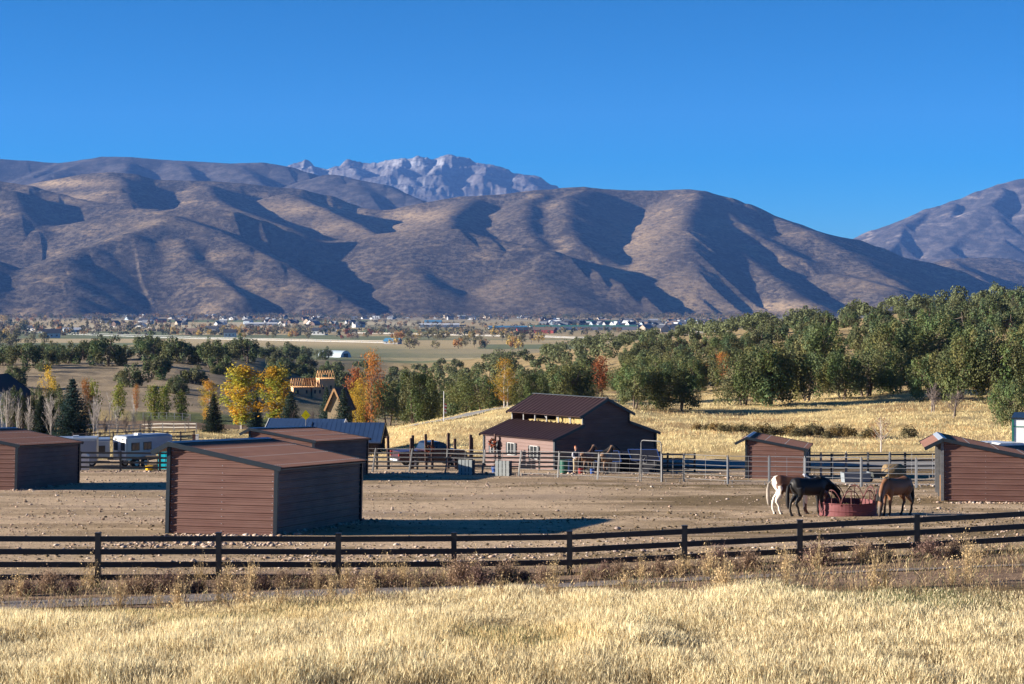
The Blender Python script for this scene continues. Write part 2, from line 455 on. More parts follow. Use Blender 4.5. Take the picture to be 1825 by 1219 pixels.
# ================================================================== MOUNTAINS
M_hill = mat("scrub hillside", (0.085, 0.062, 0.058), 0.95, spec=0.05)
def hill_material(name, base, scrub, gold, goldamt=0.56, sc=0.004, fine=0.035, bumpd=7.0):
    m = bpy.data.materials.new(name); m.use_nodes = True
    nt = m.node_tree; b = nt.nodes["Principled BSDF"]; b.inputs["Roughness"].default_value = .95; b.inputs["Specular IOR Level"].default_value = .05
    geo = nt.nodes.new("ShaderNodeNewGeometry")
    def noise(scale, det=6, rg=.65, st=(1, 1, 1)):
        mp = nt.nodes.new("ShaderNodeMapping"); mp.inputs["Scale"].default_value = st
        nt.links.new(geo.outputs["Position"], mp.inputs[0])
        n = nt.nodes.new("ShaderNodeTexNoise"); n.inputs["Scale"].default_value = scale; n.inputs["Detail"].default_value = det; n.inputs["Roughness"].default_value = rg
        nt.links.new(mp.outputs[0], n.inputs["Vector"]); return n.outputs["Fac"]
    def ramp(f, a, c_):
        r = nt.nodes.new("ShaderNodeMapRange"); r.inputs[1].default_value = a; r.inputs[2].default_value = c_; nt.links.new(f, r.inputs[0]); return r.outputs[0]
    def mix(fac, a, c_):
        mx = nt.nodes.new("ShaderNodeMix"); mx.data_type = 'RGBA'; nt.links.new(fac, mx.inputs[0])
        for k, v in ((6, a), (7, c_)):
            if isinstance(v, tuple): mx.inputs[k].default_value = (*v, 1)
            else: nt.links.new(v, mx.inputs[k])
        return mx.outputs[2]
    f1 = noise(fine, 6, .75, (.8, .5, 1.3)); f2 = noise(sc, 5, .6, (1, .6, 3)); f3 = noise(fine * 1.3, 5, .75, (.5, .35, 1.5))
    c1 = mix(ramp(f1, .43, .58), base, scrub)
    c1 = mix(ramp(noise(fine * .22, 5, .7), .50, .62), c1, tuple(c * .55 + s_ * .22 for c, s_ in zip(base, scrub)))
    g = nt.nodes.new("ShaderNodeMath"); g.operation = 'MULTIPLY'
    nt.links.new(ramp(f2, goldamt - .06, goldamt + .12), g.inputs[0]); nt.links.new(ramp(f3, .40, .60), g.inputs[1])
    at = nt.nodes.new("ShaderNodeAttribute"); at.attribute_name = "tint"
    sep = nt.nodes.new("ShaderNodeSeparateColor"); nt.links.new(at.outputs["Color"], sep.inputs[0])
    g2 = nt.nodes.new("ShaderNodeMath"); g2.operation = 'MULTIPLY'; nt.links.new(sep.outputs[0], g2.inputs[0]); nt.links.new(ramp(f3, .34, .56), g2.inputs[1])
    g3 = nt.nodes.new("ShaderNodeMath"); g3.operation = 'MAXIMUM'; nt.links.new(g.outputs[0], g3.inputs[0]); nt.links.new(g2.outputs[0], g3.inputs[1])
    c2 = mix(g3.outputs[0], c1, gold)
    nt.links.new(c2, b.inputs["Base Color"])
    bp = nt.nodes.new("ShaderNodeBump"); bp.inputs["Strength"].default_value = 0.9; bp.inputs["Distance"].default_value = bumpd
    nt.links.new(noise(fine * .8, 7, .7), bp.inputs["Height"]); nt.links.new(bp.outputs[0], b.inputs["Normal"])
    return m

def ridge_field(U, Dk, ridges, base_z, warp=1.0, seed=0, rnd=45.0):
    """height of a range: the upper hull of its crest lines and spurs. ridges: list of (points (x, y, km), slope left, slope right)"""
    D = Dk * 1000.0; X = (U - CX) / F * D; Y = D
    wx = (fbm(X * .0016, Y * .0016, 2, seed + 1) - .5) * 110 * warp; wy = (fbm(X * .0016 + 50, Y * .0016, 2, seed + 2) - .5) * 110 * warp
    Z = np.full(U.shape, float(base_z))
    acc = None
    for pts, sl, sr in ridges:
        Q = np.array([[(x - CX) / F * d * 1000, d * 1000, -(y - YH) / F * d * 1000] for x, y, d in pts])
        best = np.full(U.shape, -1e9)
        for a, b in zip(Q[:-1], Q[1:]):
            ab = b[:2] - a[:2]; L2 = (ab ** 2).sum() + 1e-6
            ux, uy = ab / math.sqrt(L2)
            fade = 1.0
            px, py = X + wx * fade - a[0], Y + wy * fade - a[1]
            t = np.clip((px * ab[0] + py * ab[1]) / L2, 0, 1)
            dx, dy = px - t * ab[0], py - t * ab[1]
            dist = np.hypot(dx, dy)
            side = np.where(dx + 0.3 * dy > 0, sr, sl)
            rr = rnd
            hh = a[2] + t * (b[2] - a[2]) - (np.sqrt(dist ** 2 + rr ** 2) - rr) * side
            best = np.maximum(best, hh)
        Z2 = best
        kk = 22.0
        if acc is None: acc = Z2
        else:
            hmix = np.clip(0.5 + 0.5 * (Z2 - acc) / kk, 0, 1)
            acc = acc * (1 - hmix) + Z2 * hmix + kk * hmix * (1 - hmix)
    relief = np.clip((acc - base_z) / 200, 0, 1)
    gul = np.abs(fbm(X * .0035 + 7, Y * .0035, 4, seed + 5) - .5) * 2
    acc = acc + relief * (3.5 * (fbm(X * .010, Y * .010, 3, seed + 3) - .5) * 2 + 2 * (gul - .35)) * warp
    kk = 18.0
    hmix = np.clip(0.5 + 0.5 * (acc - Z) / kk, 0, 1)
    return Z * (1 - hmix) + acc * hmix + kk * hmix * (1 - hmix)

def make_range(name, u0, u1, nu, d0, d1, nd, ridges, base_z, m, warp=1.0, seed=0, rnd=45.0, goldf=None, post=None, zb=None):
    us = np.linspace(u0, u1, nu); ds = np.linspace(d0, d1, nd)
    U, Dk = np.meshgrid(us, ds, indexing='ij')
    Z = ridge_field(U, Dk, ridges, base_z, warp, seed, rnd)
    D = Dk * 1000; X = (U - CX) / F * D
    if post is not None: Z = post(U, Dk, X, D, Z)
    V = np.stack([X, D, Z], -1).reshape(-1, 3); ny = nd
    i = (np.arange(nu - 1)[:, None] * ny + np.arange(ny - 1)[None, :]).ravel()
    row = YH - Z * F / D
    c = np.zeros((nu, nd, 3))
    if goldf is not None: c[..., 0] = goldf(U, row, Dk, X)
    o = npmesh(name, V, np.stack([i, i + ny, i + ny + 1, i + 1], -1), 4, m, smooth=True, color=c.reshape(-1, 3))
    return tag(o, kind="structure")

S, W_ = 0.50, 0.42
front = [
 # --- near left hill, its dark right shoulder and its spurs
 ([(-350, 430, 8.7), (-150, 425, 8.7), (0, 418, 8.7), (110, 400, 8.7), (200, 384, 8.6), (299, 372, 8.5), (350, 371, 8.45), (408, 376, 8.4), (459, 392, 8.38), (510, 412, 8.36), (550, 426, 8.34), (580, 453, 8.32), (612, 466, 8.3), (660, 497, 8.2), (700, 520, 8.1), (724, 545, 8.0)], .50, .60),
 ([(299, 384, 8.3), (374, 409, 8.1), (441, 438, 7.85), (492, 466, 7.65), (543, 498, 7.45), (600, 524, 7.25), (640, 548, 7.1)], .42, .50),
 ([(318, 425, 7.95), (340, 463, 7.7), (385, 497, 7.45), (425, 528, 7.2), (436, 555, 7.1)], .50, .50),
 ([(290, 390, 8.2), (225, 415, 8.0), (155, 440, 7.8), (115, 460, 7.6), (108, 490, 7.4), (118, 525, 7.2), (130, 555, 7.0)], .42, .40),
 ([(-200, 440, 8.0), (-80, 452, 7.8), (-20, 463, 7.6), (-30, 500, 7.3), (-20, 550, 7.0)], .40, .40),
 # --- hills behind it on the left
 ([(-350, 335, 9.6), (-100, 325, 9.5), (0, 323, 9.4), (50, 331, 9.35), (100, 345, 9.3), (160, 362, 9.2), (215, 372, 9.1), (270, 372, 9.0)], .46, .5),
 ([(20, 340, 9.1), (30, 380, 8.8), (60, 410, 8.6)], .38, .42),
 ([(-60, 335, 10.4), (48, 329, 10.3), (100, 319, 10.2), (150, 311, 10.1), (195, 307, 10.0), (232, 311, 10.0), (270, 320, 10.0), (330, 322, 10.0), (380, 323, 10.0), (430, 326, 10.0), (480, 332, 10.0), (540, 337, 10.0), (590, 349, 10.0), (620, 361, 10.0), (655, 373, 9.9), (700, 392, 9.8)], .50, .52),
 ([(205, 316, 9.9), (215, 335, 9.5), (225, 360, 9.2)], .36, .42),
 ([(370, 330, 9.8), (380, 352, 9.4), (430, 378, 9.0), (500, 405, 8.7)], .34, .36),
 ([(520, 345, 9.7), (560, 368, 9.4), (620, 398, 9.0), (670, 420, 8.7)], .32, .36),
 # --- long middle crest
 ([(640, 378, 9.9), (700, 373, 9.9), (760, 361, 9.9), (830, 350, 9.9), (900, 347, 9.9), (960, 339, 9.9), (1000, 335, 9.9), (1037, 333, 9.9), (1075, 337, 9.9), (1120, 339, 9.9), (1180, 339, 9.9), (1225, 337, 9.85), (1252, 340, 9.8), (1300, 352, 9.75), (1332, 363, 9.7), (1372, 382, 9.7), (1420, 401, 9.65), (1462, 417, 9.6), (1525, 427, 9.5), (1560, 439, 9.4), (1600, 457, 9.3), (1650, 467, 9.2), (1700, 480, 9.1), (1780, 511, 8.9), (1900, 548, 8.6)], .60, .56),
 # front middle hill with the long tail to the right
 ([(560, 432, 8.6), (600, 428, 8.6), (685, 416, 8.55), (763, 407, 8.5), (812, 408, 8.4), (860, 423, 8.3), (915, 436, 8.2), (974, 447, 8.1), (1007, 460, 8.0), (1058, 484, 7.85), (1110, 506, 7.7), (1160, 531, 7.55), (1222, 566, 7.35)], .34, .60),
 ([(763, 415, 8.4), (730, 450, 8.1), (735, 500, 7.6), (760, 552, 7.2)], .30, .30),
 ([(974, 455, 8.0), (950, 490, 7.7), (985, 530, 7.4), (1010, 560, 7.2)], .30, .30),
 # spurs of the middle crest
 ([(845, 354, 9.8), (812, 368, 9.45), (798, 384, 9.1), (802, 402, 8.8)], .34, .44),
 ([(965, 345, 9.8), (935, 360, 9.45), (930, 385, 9.05), (945, 412, 8.75), (960, 435, 8.5)], .44, .46),
 ([(1040, 338, 9.8), (1006, 350, 9.5), (1004, 378, 9.1), (1015, 408, 8.75), (1028, 435, 8.45)], .46, .42),
 ([(1240, 341, 9.75), (1228, 375, 9.25), (1220, 408, 8.75), (1226, 440, 8.4), (1236, 480, 8.05), (1250, 530, 7.7), (1262, 556, 7.5)], .34, .42),
 ([(1242, 376, 9.35), (1285, 423, 8.85), (1335, 466, 8.4), (1388, 500, 8.0), (1436, 538, 7.6), (1460, 562, 7.4)], .48, .38),
 ([(1262, 352, 9.7), (1316, 397, 9.2), (1368, 430, 8.9), (1412, 456, 8.6)], .46, .38),
 ([(1380, 386, 9.6), (1440, 411, 9.15), (1500, 446, 8.75), (1560, 478, 8.4), (1625, 517, 8.05), (1690, 552, 7.8)], .32, .36),
 ([(1490, 487, 8.3), (1540, 498, 8.1), (1590, 512, 7.9), (1650, 540, 7.7)], .36, .40),
 ([(1300, 560, 7.7), (1360, 548, 7.75), (1430, 556, 7.6)], .16, .2),
]
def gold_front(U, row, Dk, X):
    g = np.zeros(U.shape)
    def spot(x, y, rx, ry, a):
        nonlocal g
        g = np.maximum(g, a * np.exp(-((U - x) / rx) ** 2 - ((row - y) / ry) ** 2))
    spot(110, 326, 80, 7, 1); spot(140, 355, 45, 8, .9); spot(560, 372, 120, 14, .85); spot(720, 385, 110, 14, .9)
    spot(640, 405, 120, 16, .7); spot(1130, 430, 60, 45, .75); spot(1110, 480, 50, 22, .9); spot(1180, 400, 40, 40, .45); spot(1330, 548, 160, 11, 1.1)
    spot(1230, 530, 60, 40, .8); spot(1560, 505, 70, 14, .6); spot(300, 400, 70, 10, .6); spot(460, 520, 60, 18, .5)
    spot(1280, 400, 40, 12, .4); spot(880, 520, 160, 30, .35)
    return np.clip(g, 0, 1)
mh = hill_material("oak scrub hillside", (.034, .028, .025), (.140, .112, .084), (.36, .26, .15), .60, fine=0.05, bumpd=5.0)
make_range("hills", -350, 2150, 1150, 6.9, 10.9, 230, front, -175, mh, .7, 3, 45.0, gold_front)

mh2 = hill_material("grey far hillside", (.042, .038, .038), (.100, .086, .080), (.30, .22, .16), .68, .003, .02)
make_range("hills", 1500, 2200, 240, 10.0, 12.0, 60, [
 ([(1560, 505, 11.0), (1640, 474, 11.2), (1700, 461, 11.3), (1760, 458, 11.3), (1800, 461, 11.3), (1840, 470, 11.2), (1950, 480, 11.2), (2150, 470, 11.3)], .34, .5),
 ([(1700, 465, 11.2), (1740, 490, 10.7), (1760, 515, 10.4)], .34, .6)], -200, mh, .8, 9, 50)
make_range("hills", -450, 800, 620, 11.5, 15.0, 130, [
 ([(-450, 270, 14), (-200, 292, 14), (0, 283, 14), (50, 286, 14), (105, 291, 14), (150, 285, 13.9), (190, 279, 13.8), (240, 280, 13.8), (300, 285, 13.8), (360, 288, 13.7), (420, 292, 13.6), (470, 290, 13.5), (505, 297, 13.4), (540, 308, 13.3), (562, 322, 13.2)], .40, .52),
 ([(150, 290, 13.7), (90, 310, 13.3), (60, 330, 12.9)], .5, .36), ([(105, 295, 13.9), (60, 312, 13.4)], .4, .6),
 ([(330, 292, 13.6), (345, 310, 13.2), (350, 330, 12.8)], .36, .66), ([(430, 296, 13.4), (450, 312, 13.1), (470, 335, 12.6)], .36, .68), ([(230, 290, 13.6), (220, 310, 13.1)], .4, .5),
 ([(500, 345, 12.6), (555, 319, 12.9), (585, 311, 12.9), (605, 313, 12.8), (642, 322, 12.7), (680, 328, 12.6), (712, 343, 12.4), (748, 358, 12.2), (800, 385, 12.0)], .42, .60),
 ([(640, 326, 12.6), (655, 345, 12.3), (670, 365, 12.1)], .36, .60)], -100, mh2, .9, 21, 55)

# limestone massif: cliffs come from terracing the slopes
mr_ = hill_material("bare limestone", (.065, .058, .060), (.125, .112, .112), (.30, .30, .32), .62, .0028, .012, 16)
def terrace(U, Dk, X, D, Z):
    n = fbm(X * .0016, D * .0016, 4, 60)
    st = 105.0
    q = (Z + 60 * (n - .5)) / st
    f = q - np.floor(q)
    f2 = np.where(f < .62, f * .42, .26 + (f - .62) * 1.95)
    w = sstep(500, 800, Z)
    j = (fbm(X * .006, D * .006, 4, 66) - .5) * 40 + (np.abs(fbm(X * .013, D * .004, 3, 67) - .5) - .15) * -50
    return Z + w * ((f2 - f) * st * .8 + j)
make_range("mountains", 380, 1180, 560, 17.0, 20.6, 150, [
 ([(380, 330, 19.6), (450, 305, 19.6), (500, 294, 19.6), (525, 289, 19.6), (547, 286, 19.6), (566, 294, 19.6), (590, 300, 19.5), (606, 292, 19.5), (622, 286, 19.5), (650, 290, 19.5), (690, 286, 19.4), (718, 277, 19.4), (748, 272, 19.3), (770, 281, 19.3), (790, 279, 19.3), (806, 271, 19.3), (822, 277, 19.3), (845, 287, 19.2), (875, 290, 19.1), (905, 300, 19.0), (940, 308, 18.9), (962, 315, 18.8), (980, 323, 18.7), (996, 336, 18.6), (1040, 356, 18.4), (1150, 400, 18.2)], .62, .66),
 ([(545, 292, 19.4), (560, 310, 19.0), (590, 330, 18.5)], .5, .7), ([(622, 290, 19.3), (640, 310, 18.9), (700, 335, 18.4), (760, 360, 18.0)], .5, .7),
 ([(718, 282, 19.2), (700, 300, 18.9), (740, 325, 18.5), (800, 350, 18.1)], .5, .75), ([(800, 280, 19.1), (770, 302, 18.8), (800, 330, 18.4), (850, 360, 18.0)], .5, .78),
 ([(872, 295, 18.9), (860, 315, 18.6), (900, 335, 18.3), (950, 355, 18.0)], .5, .75), ([(940, 312, 18.7), (950, 330, 18.4), (1000, 350, 18.0)], .5, .7)],
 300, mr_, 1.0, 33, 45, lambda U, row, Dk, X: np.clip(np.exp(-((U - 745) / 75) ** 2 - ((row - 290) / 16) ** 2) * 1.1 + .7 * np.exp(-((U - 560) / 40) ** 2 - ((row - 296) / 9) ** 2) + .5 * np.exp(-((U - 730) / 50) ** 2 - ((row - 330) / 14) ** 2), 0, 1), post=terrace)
mr2 = hill_material("right far mountain", (.046, .042, .042), (.110, .094, .088), (.36, .30, .26), .60, .0035, .015, 12)
make_range("mountains", 1430, 2200, 460, 13.0, 16.8, 130, [
 ([(1480, 450, 15.2), (1528, 428, 15.3), (1562, 409, 15.4), (1610, 392, 15.4), (1650, 371, 15.5), (1672, 366, 15.5), (1700, 358, 15.5), (1742, 348, 15.5), (1752, 340, 15.5), (1790, 328, 15.5), (1825, 319, 15.5), (1950, 300, 15.5), (2200, 300, 15.5)], .50, .6),
 ([(1650, 378, 15.3), (1610, 400, 14.9), (1600, 430, 14.4), (1570, 455, 14.0)], .4, .72), ([(1700, 362, 15.3), (1690, 385, 14.9), (1740, 410, 14.5), (1700, 440, 14.1)], .42, .72),
 ([(1790, 335, 15.3), (1760, 365, 14.9), (1790, 395, 14.5), (1800, 430, 14.1)], .42, .74), ([(1880, 330, 15.3), (1850, 365, 14.8), (1860, 410, 14.3)], .42, .7), ([(1560, 415, 15.2), (1540, 440, 14.9)], .4, .6)],
 -100, mr2, 1.3, 44, 35, None)

# ================================================================== LOAFING SHEDS
def rib_profile(length, pitch, h=0.034):
    """cross-section of a ribbed sheet along its width: (distance, height) pairs, one high rib and two low ones per pitch"""
    out = []; n = max(1, int(round(length / pitch))); p = length / n
    for k in range(n):
        o = k * p
        out += [(o, 0), (o + .10 * p, h), (o + .20 * p, h), (o + .30 * p, 0), (o + .50 * p, 0), (o + .55 * p, h * .35), (o + .62 * p, 0), (o + .78 * p, 0), (o + .83 * p, h * .35), (o + .90 * p, 0)]
    out.append((length, 0)); return out
def ribbed_wall(poly_fn, z0, z1, pitch, yoff, out_sign, mb, h=0.034):
    """wall in the local xz plane; poly_fn(z) gives the x range at a height"""
    pr = rib_profile(z1 - z0, pitch, h); vs = []; fs = []
    for d, hh in pr:
        a, b = poly_fn(z0 + d); y = yoff + out_sign * hh
        vs += [(a, y, z0 + d), (b, y, z0 + d)]
    for i in range(len(pr) - 1):
        fs.append((2 * i, 2 * i + 1, 2 * i + 3, 2 * i + 2) if out_sign < 0 else (2 * i, 2 * i + 2, 2 * i + 3, 2 * i + 1))
    mb.add(vs, fs)

def loafing_shed(base, ldir, W, L, hl, hh, label, tilt=None, visor=0.62, cap=M_cap, lo=0.22, pitch=0.26, kick=False, swap=None):
    """base = near corner of the low back wall. Local: -x to the open high side, +y away along the back wall."""
    a = Vector((ldir[0], ldir[1], 0)).normalized()
    t = -0.065 * a.y if tilt is None else tilt
    yv = Vector((a.x, a.y, t)).normalized(); xv = yv.cross(Vector((0, 0, 1))).normalized(); zv = xv.cross(yv).normalized()
    root = empty("loafing_shed", base, 0, label, "shed", "brown steel loafing sheds")
    root.matrix_world = Matrix(((xv.x, yv.x, zv.x, base[0]), (xv.y, yv.y, zv.y, base[1]), (xv.z, yv.z, zv.z, base[2]), (0, 0, 0, 1)))
    sl = (hh - hl) / W
    def rz(x): return hh - (x + W) * sl if x > -W else hh + (x + W) * 0.55
    def rng_(z):
        xr = 0.0 if z <= hl else -(z - hl) / sl
        return (-W, max(-W + 0.01, xr))
    for yy, s in ((0.0, -1), (L, 1)):
        mb = MB(); ribbed_wall(rng_, 0.0, hh - 0.03, pitch, yy, s, mb)
        mb.add([(-W, yy - s * .03, 0), (0, yy - s * .03, 0), (0, yy - s * .03, hl - .02), (-W, yy - s * .03, hh - .04)], [(0, 1, 2, 3) if s > 0 else (3, 2, 1, 0)])
        for k in range(int(hh / .26)):                 # screw heads down the middle seam and near the post
            for xx in (-W * .5, -W + .12, -.12):
                z = .14 + k * .26
                if z < rz(xx) - .15: mb.box((xx, yy + s * .024, z), (.022, .008, .022), 0, 1)
        mb.build("end_wall", [M_brown, M_cap], root)
    mb = MB(); prf = rib_profile(hl, pitch)
    vs = [(hgt, y, d) for d, hgt in prf for y in (0, L)]
    mb.add(vs, [(2 * i, 2 * i + 1, 2 * i + 3, 2 * i + 2) for i in range(len(prf) - 1)])
    mb.add([(-.03, 0, 0), (-.03, L, 0), (-.03, L, hl), (-.03, 0, hl)], [(0, 1, 2, 3)])
    mb.build("back_wall", M_brown, root)
    # roof sheets, ribs running down the slope
    ov = 0.20; prf = rib_profile(L + 2 * ov, 0.24, 0.028)
    mb = MB()
    xs_ = [(-W - visor, hh - visor * 0.55), (-W, hh), (lo, hl - lo * sl)]
    for q in range(2):
        vs = []
        for d, hg in prf:
            for (x, z) in (xs_[q], xs_[q + 1]): vs.append((x, -ov + d, z + .05 + hg))
        mb.add(vs, [(2 * i, 2 * i + 1, 2 * i + 3, 2 * i + 2) for i in range(len(prf) - 1)])
        (x0, z0), (x1, z1) = xs_[q], xs_[q + 1]
        mb.add([(x0, -ov, z0 + .03), (x1, -ov, z1 + .03), (x1, L + ov, z1 + .03), (x0, L + ov, z0 + .03)], [(3, 2, 1, 0)])
    for row in (0.30, 0.62, 0.93):
        x = -W + row * (W + lo); z = hh - row * (W + lo) * sl + .055
        for k in range(int((L + 2 * ov) / .24)):
            mb.box((x, -ov + .05 + k * .24, z + .03), (.026, .026, .02), 0, 1)
    roof = mb.build("roof", [M_roof, M_cap], root)
    cp = MB(); cw = .20
    cp.prism([(-W - cw, 0, hh - cw * .55 + .085), (-W, 0, hh + .09), (-W + cw, 0, hh - cw * sl + .085), (-W + cw, 0, hh - cw * sl + .10), (-W, 0, hh + .11), (-W - cw, 0, hh - cw * .55 + .10)], (0, -ov - .01, 0), (0, L + ov + .01, 0))
    cp.build("ridge_cap", cap, roof)
    for yy in (-ov, L + ov):
        fa = MB()
        for (x0, z0), (x1, z1) in zip(xs_[:-1], xs_[1:]):
            fa.beam((x0 - (.02 if x0 < -W - .1 else 0), yy, z0 + .01), (x1 + .02, yy, z1 + .01), 0.05, 0.17)
        fa.build("fascia", M_trim, root)
    e = MB(); x1, z1 = xs_[2]; e.beam((x1 - .05, -ov + .03, z1 - .02), (x1 - .05, L + ov - .03, z1 - .02), .06, .05)
    e.build("eave_trim", M_trim, root)
    for x, y, h in ((0, 0, hl), (0, L, hl), (-W, 0, hh), (-W, L, hh), (-W, L / 2, hh)):
        p = MB(); p.box((x + (.02 if x == 0 else -.02), y + (-.02 if y == 0 else (.02 if y == L else 0)), h / 2), (.14, .14, h)); p.build("corner_post", M_trim if x == 0 else M_steel if kick else M_trim, root)
    if kick:
        for y in (0.6, L - .6):
            p = MB(); p.box((-W - .02, y, hh / 2), (.08, .08, hh)); p.build("frame_post", M_steel, root)
        p = MB(); p.box((-W - .10, .18, .62), (.05, .30, 1.25)); p.build("kick_board", M_wood, root)
    s = MB(); s.box((-W / 2, L / 2, .05), (W - .05, L - .05, .1)); s.build("skid_frame", M_trim, root)
    root.location = base
    return root
def pt(x, D, dz=0.0):
    g = gd(x, D); g.z += dz; return g
M_capb = mat("reflection tinted ridge cap", (0.10, 0.16, 0.24), 0.35, metal=0.2)  # blue of a reflection on these caps is put into the base colour
loafing_shed(pt(490, 71.3, -.05), (2.3, 10.1), 4.08, 10.2, 2.44, 3.22, "nearest and largest brown loafing shed, just behind the near black rail fence", cap=M_capb)
loafing_shed(pt(28, 110.7, -.05), (1.2, 10.9), 4.1, 10.6, 2.52, 3.3, "brown loafing shed cut off by the left edge of the photo", cap=M_capb)
loafing_shed(pt(557, 124.5, -.05), (2.6, 12.4), 4.15, 12.2, 2.50, 3.2, "brown loafing shed standing right behind the nearest one, mostly its roof showing", cap=M_capb)
loafing_shed(pt(1434, 129.0, -.05), (.20, .98), 3.75, 5.6, 1.98, 2.66, "small brown loafing shed behind the pipe panels in the middle of the right half", tilt=-.02, visor=.72, cap=M_cap)
loafing_shed(pt(1834, 96.7, 0), (.16, .98), 4.1, 5.8, 2.15, 2.98, "brown loafing shed with a silver ridge cap cut off by the right edge", tilt=-.03, visor=.85, cap=M_cap, kick=True)

# ================================================================== BARN
def barn():
    D0 = 146.0
    o = gd(988, D0); zb = P(988, 783, D0).z - 2.35
    g = Vector((.75, .66, 0)).normalized(); l = Vector((-.66, .75, 0)).normalized()
    Wd, L = 10.5, 7.9; he, hu, hs, hr = 2.35, 4.02, 3.22, 5.06; a0, a1 = 2.85, 7.65; mid = Wd / 2
    root = empty("hay_barn", (o.x, o.y, zb), 0, "brown steel barn with a raised open hay loft, standing below the golden hillside", "barn")
    # local: x along the gable, y along the left wall going away
    root.matrix_world = Matrix(((g.x, l.x, 0, o.x), (g.y, l.y, 0, o.y), (0, 0, 1, zb), (0, 0, 0, 1)))
    def gx(z):
        if z <= he: return (0, Wd)
        if z <= hs: t = (z - he) / (hs - he) * a0; return (t, Wd - t)
        if z <= hu: return (a0, a1)
        t = (z - hu) / (hr - hu) * (mid - a0); return (a0 + t, max(a0 + t + .01, a1 - t))
    zb0 = -0.6
    for yy, s in ((0, -1), (L, 1)):
        mb = MB(); ribbed_wall(gx, zb0, hr - .03, .36, yy, s, mb, .06); mb.build("gable_wall", M_brown, root)
    for xx, s in ((0, -1), (Wd, 1)):
        prf = rib_profile(he - zb0, .24, .03); mb = MB()
        vs = [(xx + s * h, y, zb0 + d) for d, h in prf for y in (0, L)]
        mb.add(vs, [(2 * i, 2 * i + 1, 2 * i + 3, 2 * i + 2) if s > 0 else (2 * i, 2 * i + 2, 2 * i + 3, 2 * i + 1) for i in range(len(prf) - 1)])
        mb.build("side_wall", M_barnside, root)
    mb = MB(); mb.box((a1 + .0, L / 2, (hs + hu) / 2), (.06, L, hu - hs)); mb.build("loft_back_wall", M_brown, root)
    ov = .22
    def slope(x0, z0, x1, z1, nm):
        prf = rib_profile(L + 2 * ov, .44, .085); mb = MB(); vs = []
        for d, h in prf: vs += [(x0, -ov + d, z0 + .06 + h), (x1, -ov + d, z1 + .06 + h)]
        up_ = x1 > x0
        mb.add(vs, [(2 * i, 2 * i + 1, 2 * i + 3, 2 * i + 2) for i in range(len(prf) - 1)])
        mb.add([(x0, -ov, z0 + .03), (x1, -ov, z1 + .03), (x1, L + ov, z1 + .03), (x0, L + ov, z0 + .03)], [(3, 2, 1, 0)])
        r = mb.build("roof", M_barnroof, root)
        for yy in (-ov - .01, L + ov + .01):
            f = MB(); f.beam((x0, yy, z0), (x1, yy, z1), .05, .18); f.build("fascia", M_trim, r)
        return r
    k1 = (hs - he) / a0; k2 = (hr - hu) / (mid - a0)
    slope(-.35, he - .35 * k1, a0, hs, "roof"); slope(a1, hs, Wd + .35, he - .35 * k1, "roof")
    slope(a0 - .45, hu - .45 * k2, mid, hr, "roof"); r = slope(mid, hr, a1 + .45, hu - .45 * k2, "roof")
    c = MB(); c.beam((mid, -ov, hr + .13), (mid, L + ov, hr + .13), .3, .04); c.build("ridge_cap", M_trim, r)
    for i in range(7):
        y = i * L / 6; p = MB(); p.box((a0, y, (hs + hu) / 2), (.09, .09, hu - hs))
        if 0 < i < 4: p.beam((a0, y, hu - .45), (a0, y + .45, hu - .05), .06)
        p.build("loft_post", M_steel, root)
    for x, y in ((0, 0), (Wd, 0), (0, L)):
        p = MB(); p.box((x, y - .03 * (y == 0), (he + zb0) / 2 - .01), (.16, .16, he - zb0 - .05)); p.build("corner_trim", M_trim, root)
    for x in (a0, a1):
        p = MB(); p.box((x, -.04, (hs + hu) / 2), (.12, .08, hu - hs)); p.build("corner_trim", M_trim, root)
    for y, z, w, hgt in ((2.2, 1.25, .8, .95), (4.75, 1.35, .75, .9), (6.75, 1.35, .7, .85)):
        fr = MB(); d = .05
        for q in ((y - w / 2, z, d, hgt), (y + w / 2, z, d, hgt), (y, z, .035, hgt)): fr.box((-.05, q[0], q[1]), (.07, q[2], q[3]))
        for q in (z - hgt / 2, z + hgt / 2): fr.box((-.055, y, q), (.07, w + .05, .05))
        wn_ = fr.build("window", M_winf, root)
        pn = MB(); pn.box((-.035, y, z), (.03, w - .04, hgt - .04)); pn.build("pane", M_glass, wn_)
        for q in (-1, 1):
            sh = MB(); sh.box((-.05, y + q * (w / 2 + .12), z), (.05, .16, hgt)); sh.build("shutter", M_trim, wn_)
    mw = root.matrix_world.copy()
    p = MB(); p.box((-.30, 6.3, .9), (.14, .14, 3.0)); p.build("porch_post", M_post, root)
    fl = MB(); fl.box(((a0 + a1) / 2, L / 2, hs - .25), (a1 - a0 - .1, L - .2, .1)); fl.build("loft_floor", M_wood, root)
    # bales on the loft floor: stacked behind the near three openings, low further back
    rr = random.Random(3); n = 0
    M_hay = mat("baled hay", (.34, .26, .11), .95, var=.35, scale=5, bump=.7, bscale=9)
    bm_ = MB()
    def bale_mesh():
        b = MB(); b.box((0, 0, 0), (.46, .98, .40)); return b.mesh("hay_bale", M_hay)
    bme = bale_mesh(); bme2 = MB(); bme2.box((0, 0, 0), (.44, .94, .38), .03); bme2 = bme2.mesh("hay_bale", M_hay)
    grp = "hay bales in the barn loft"
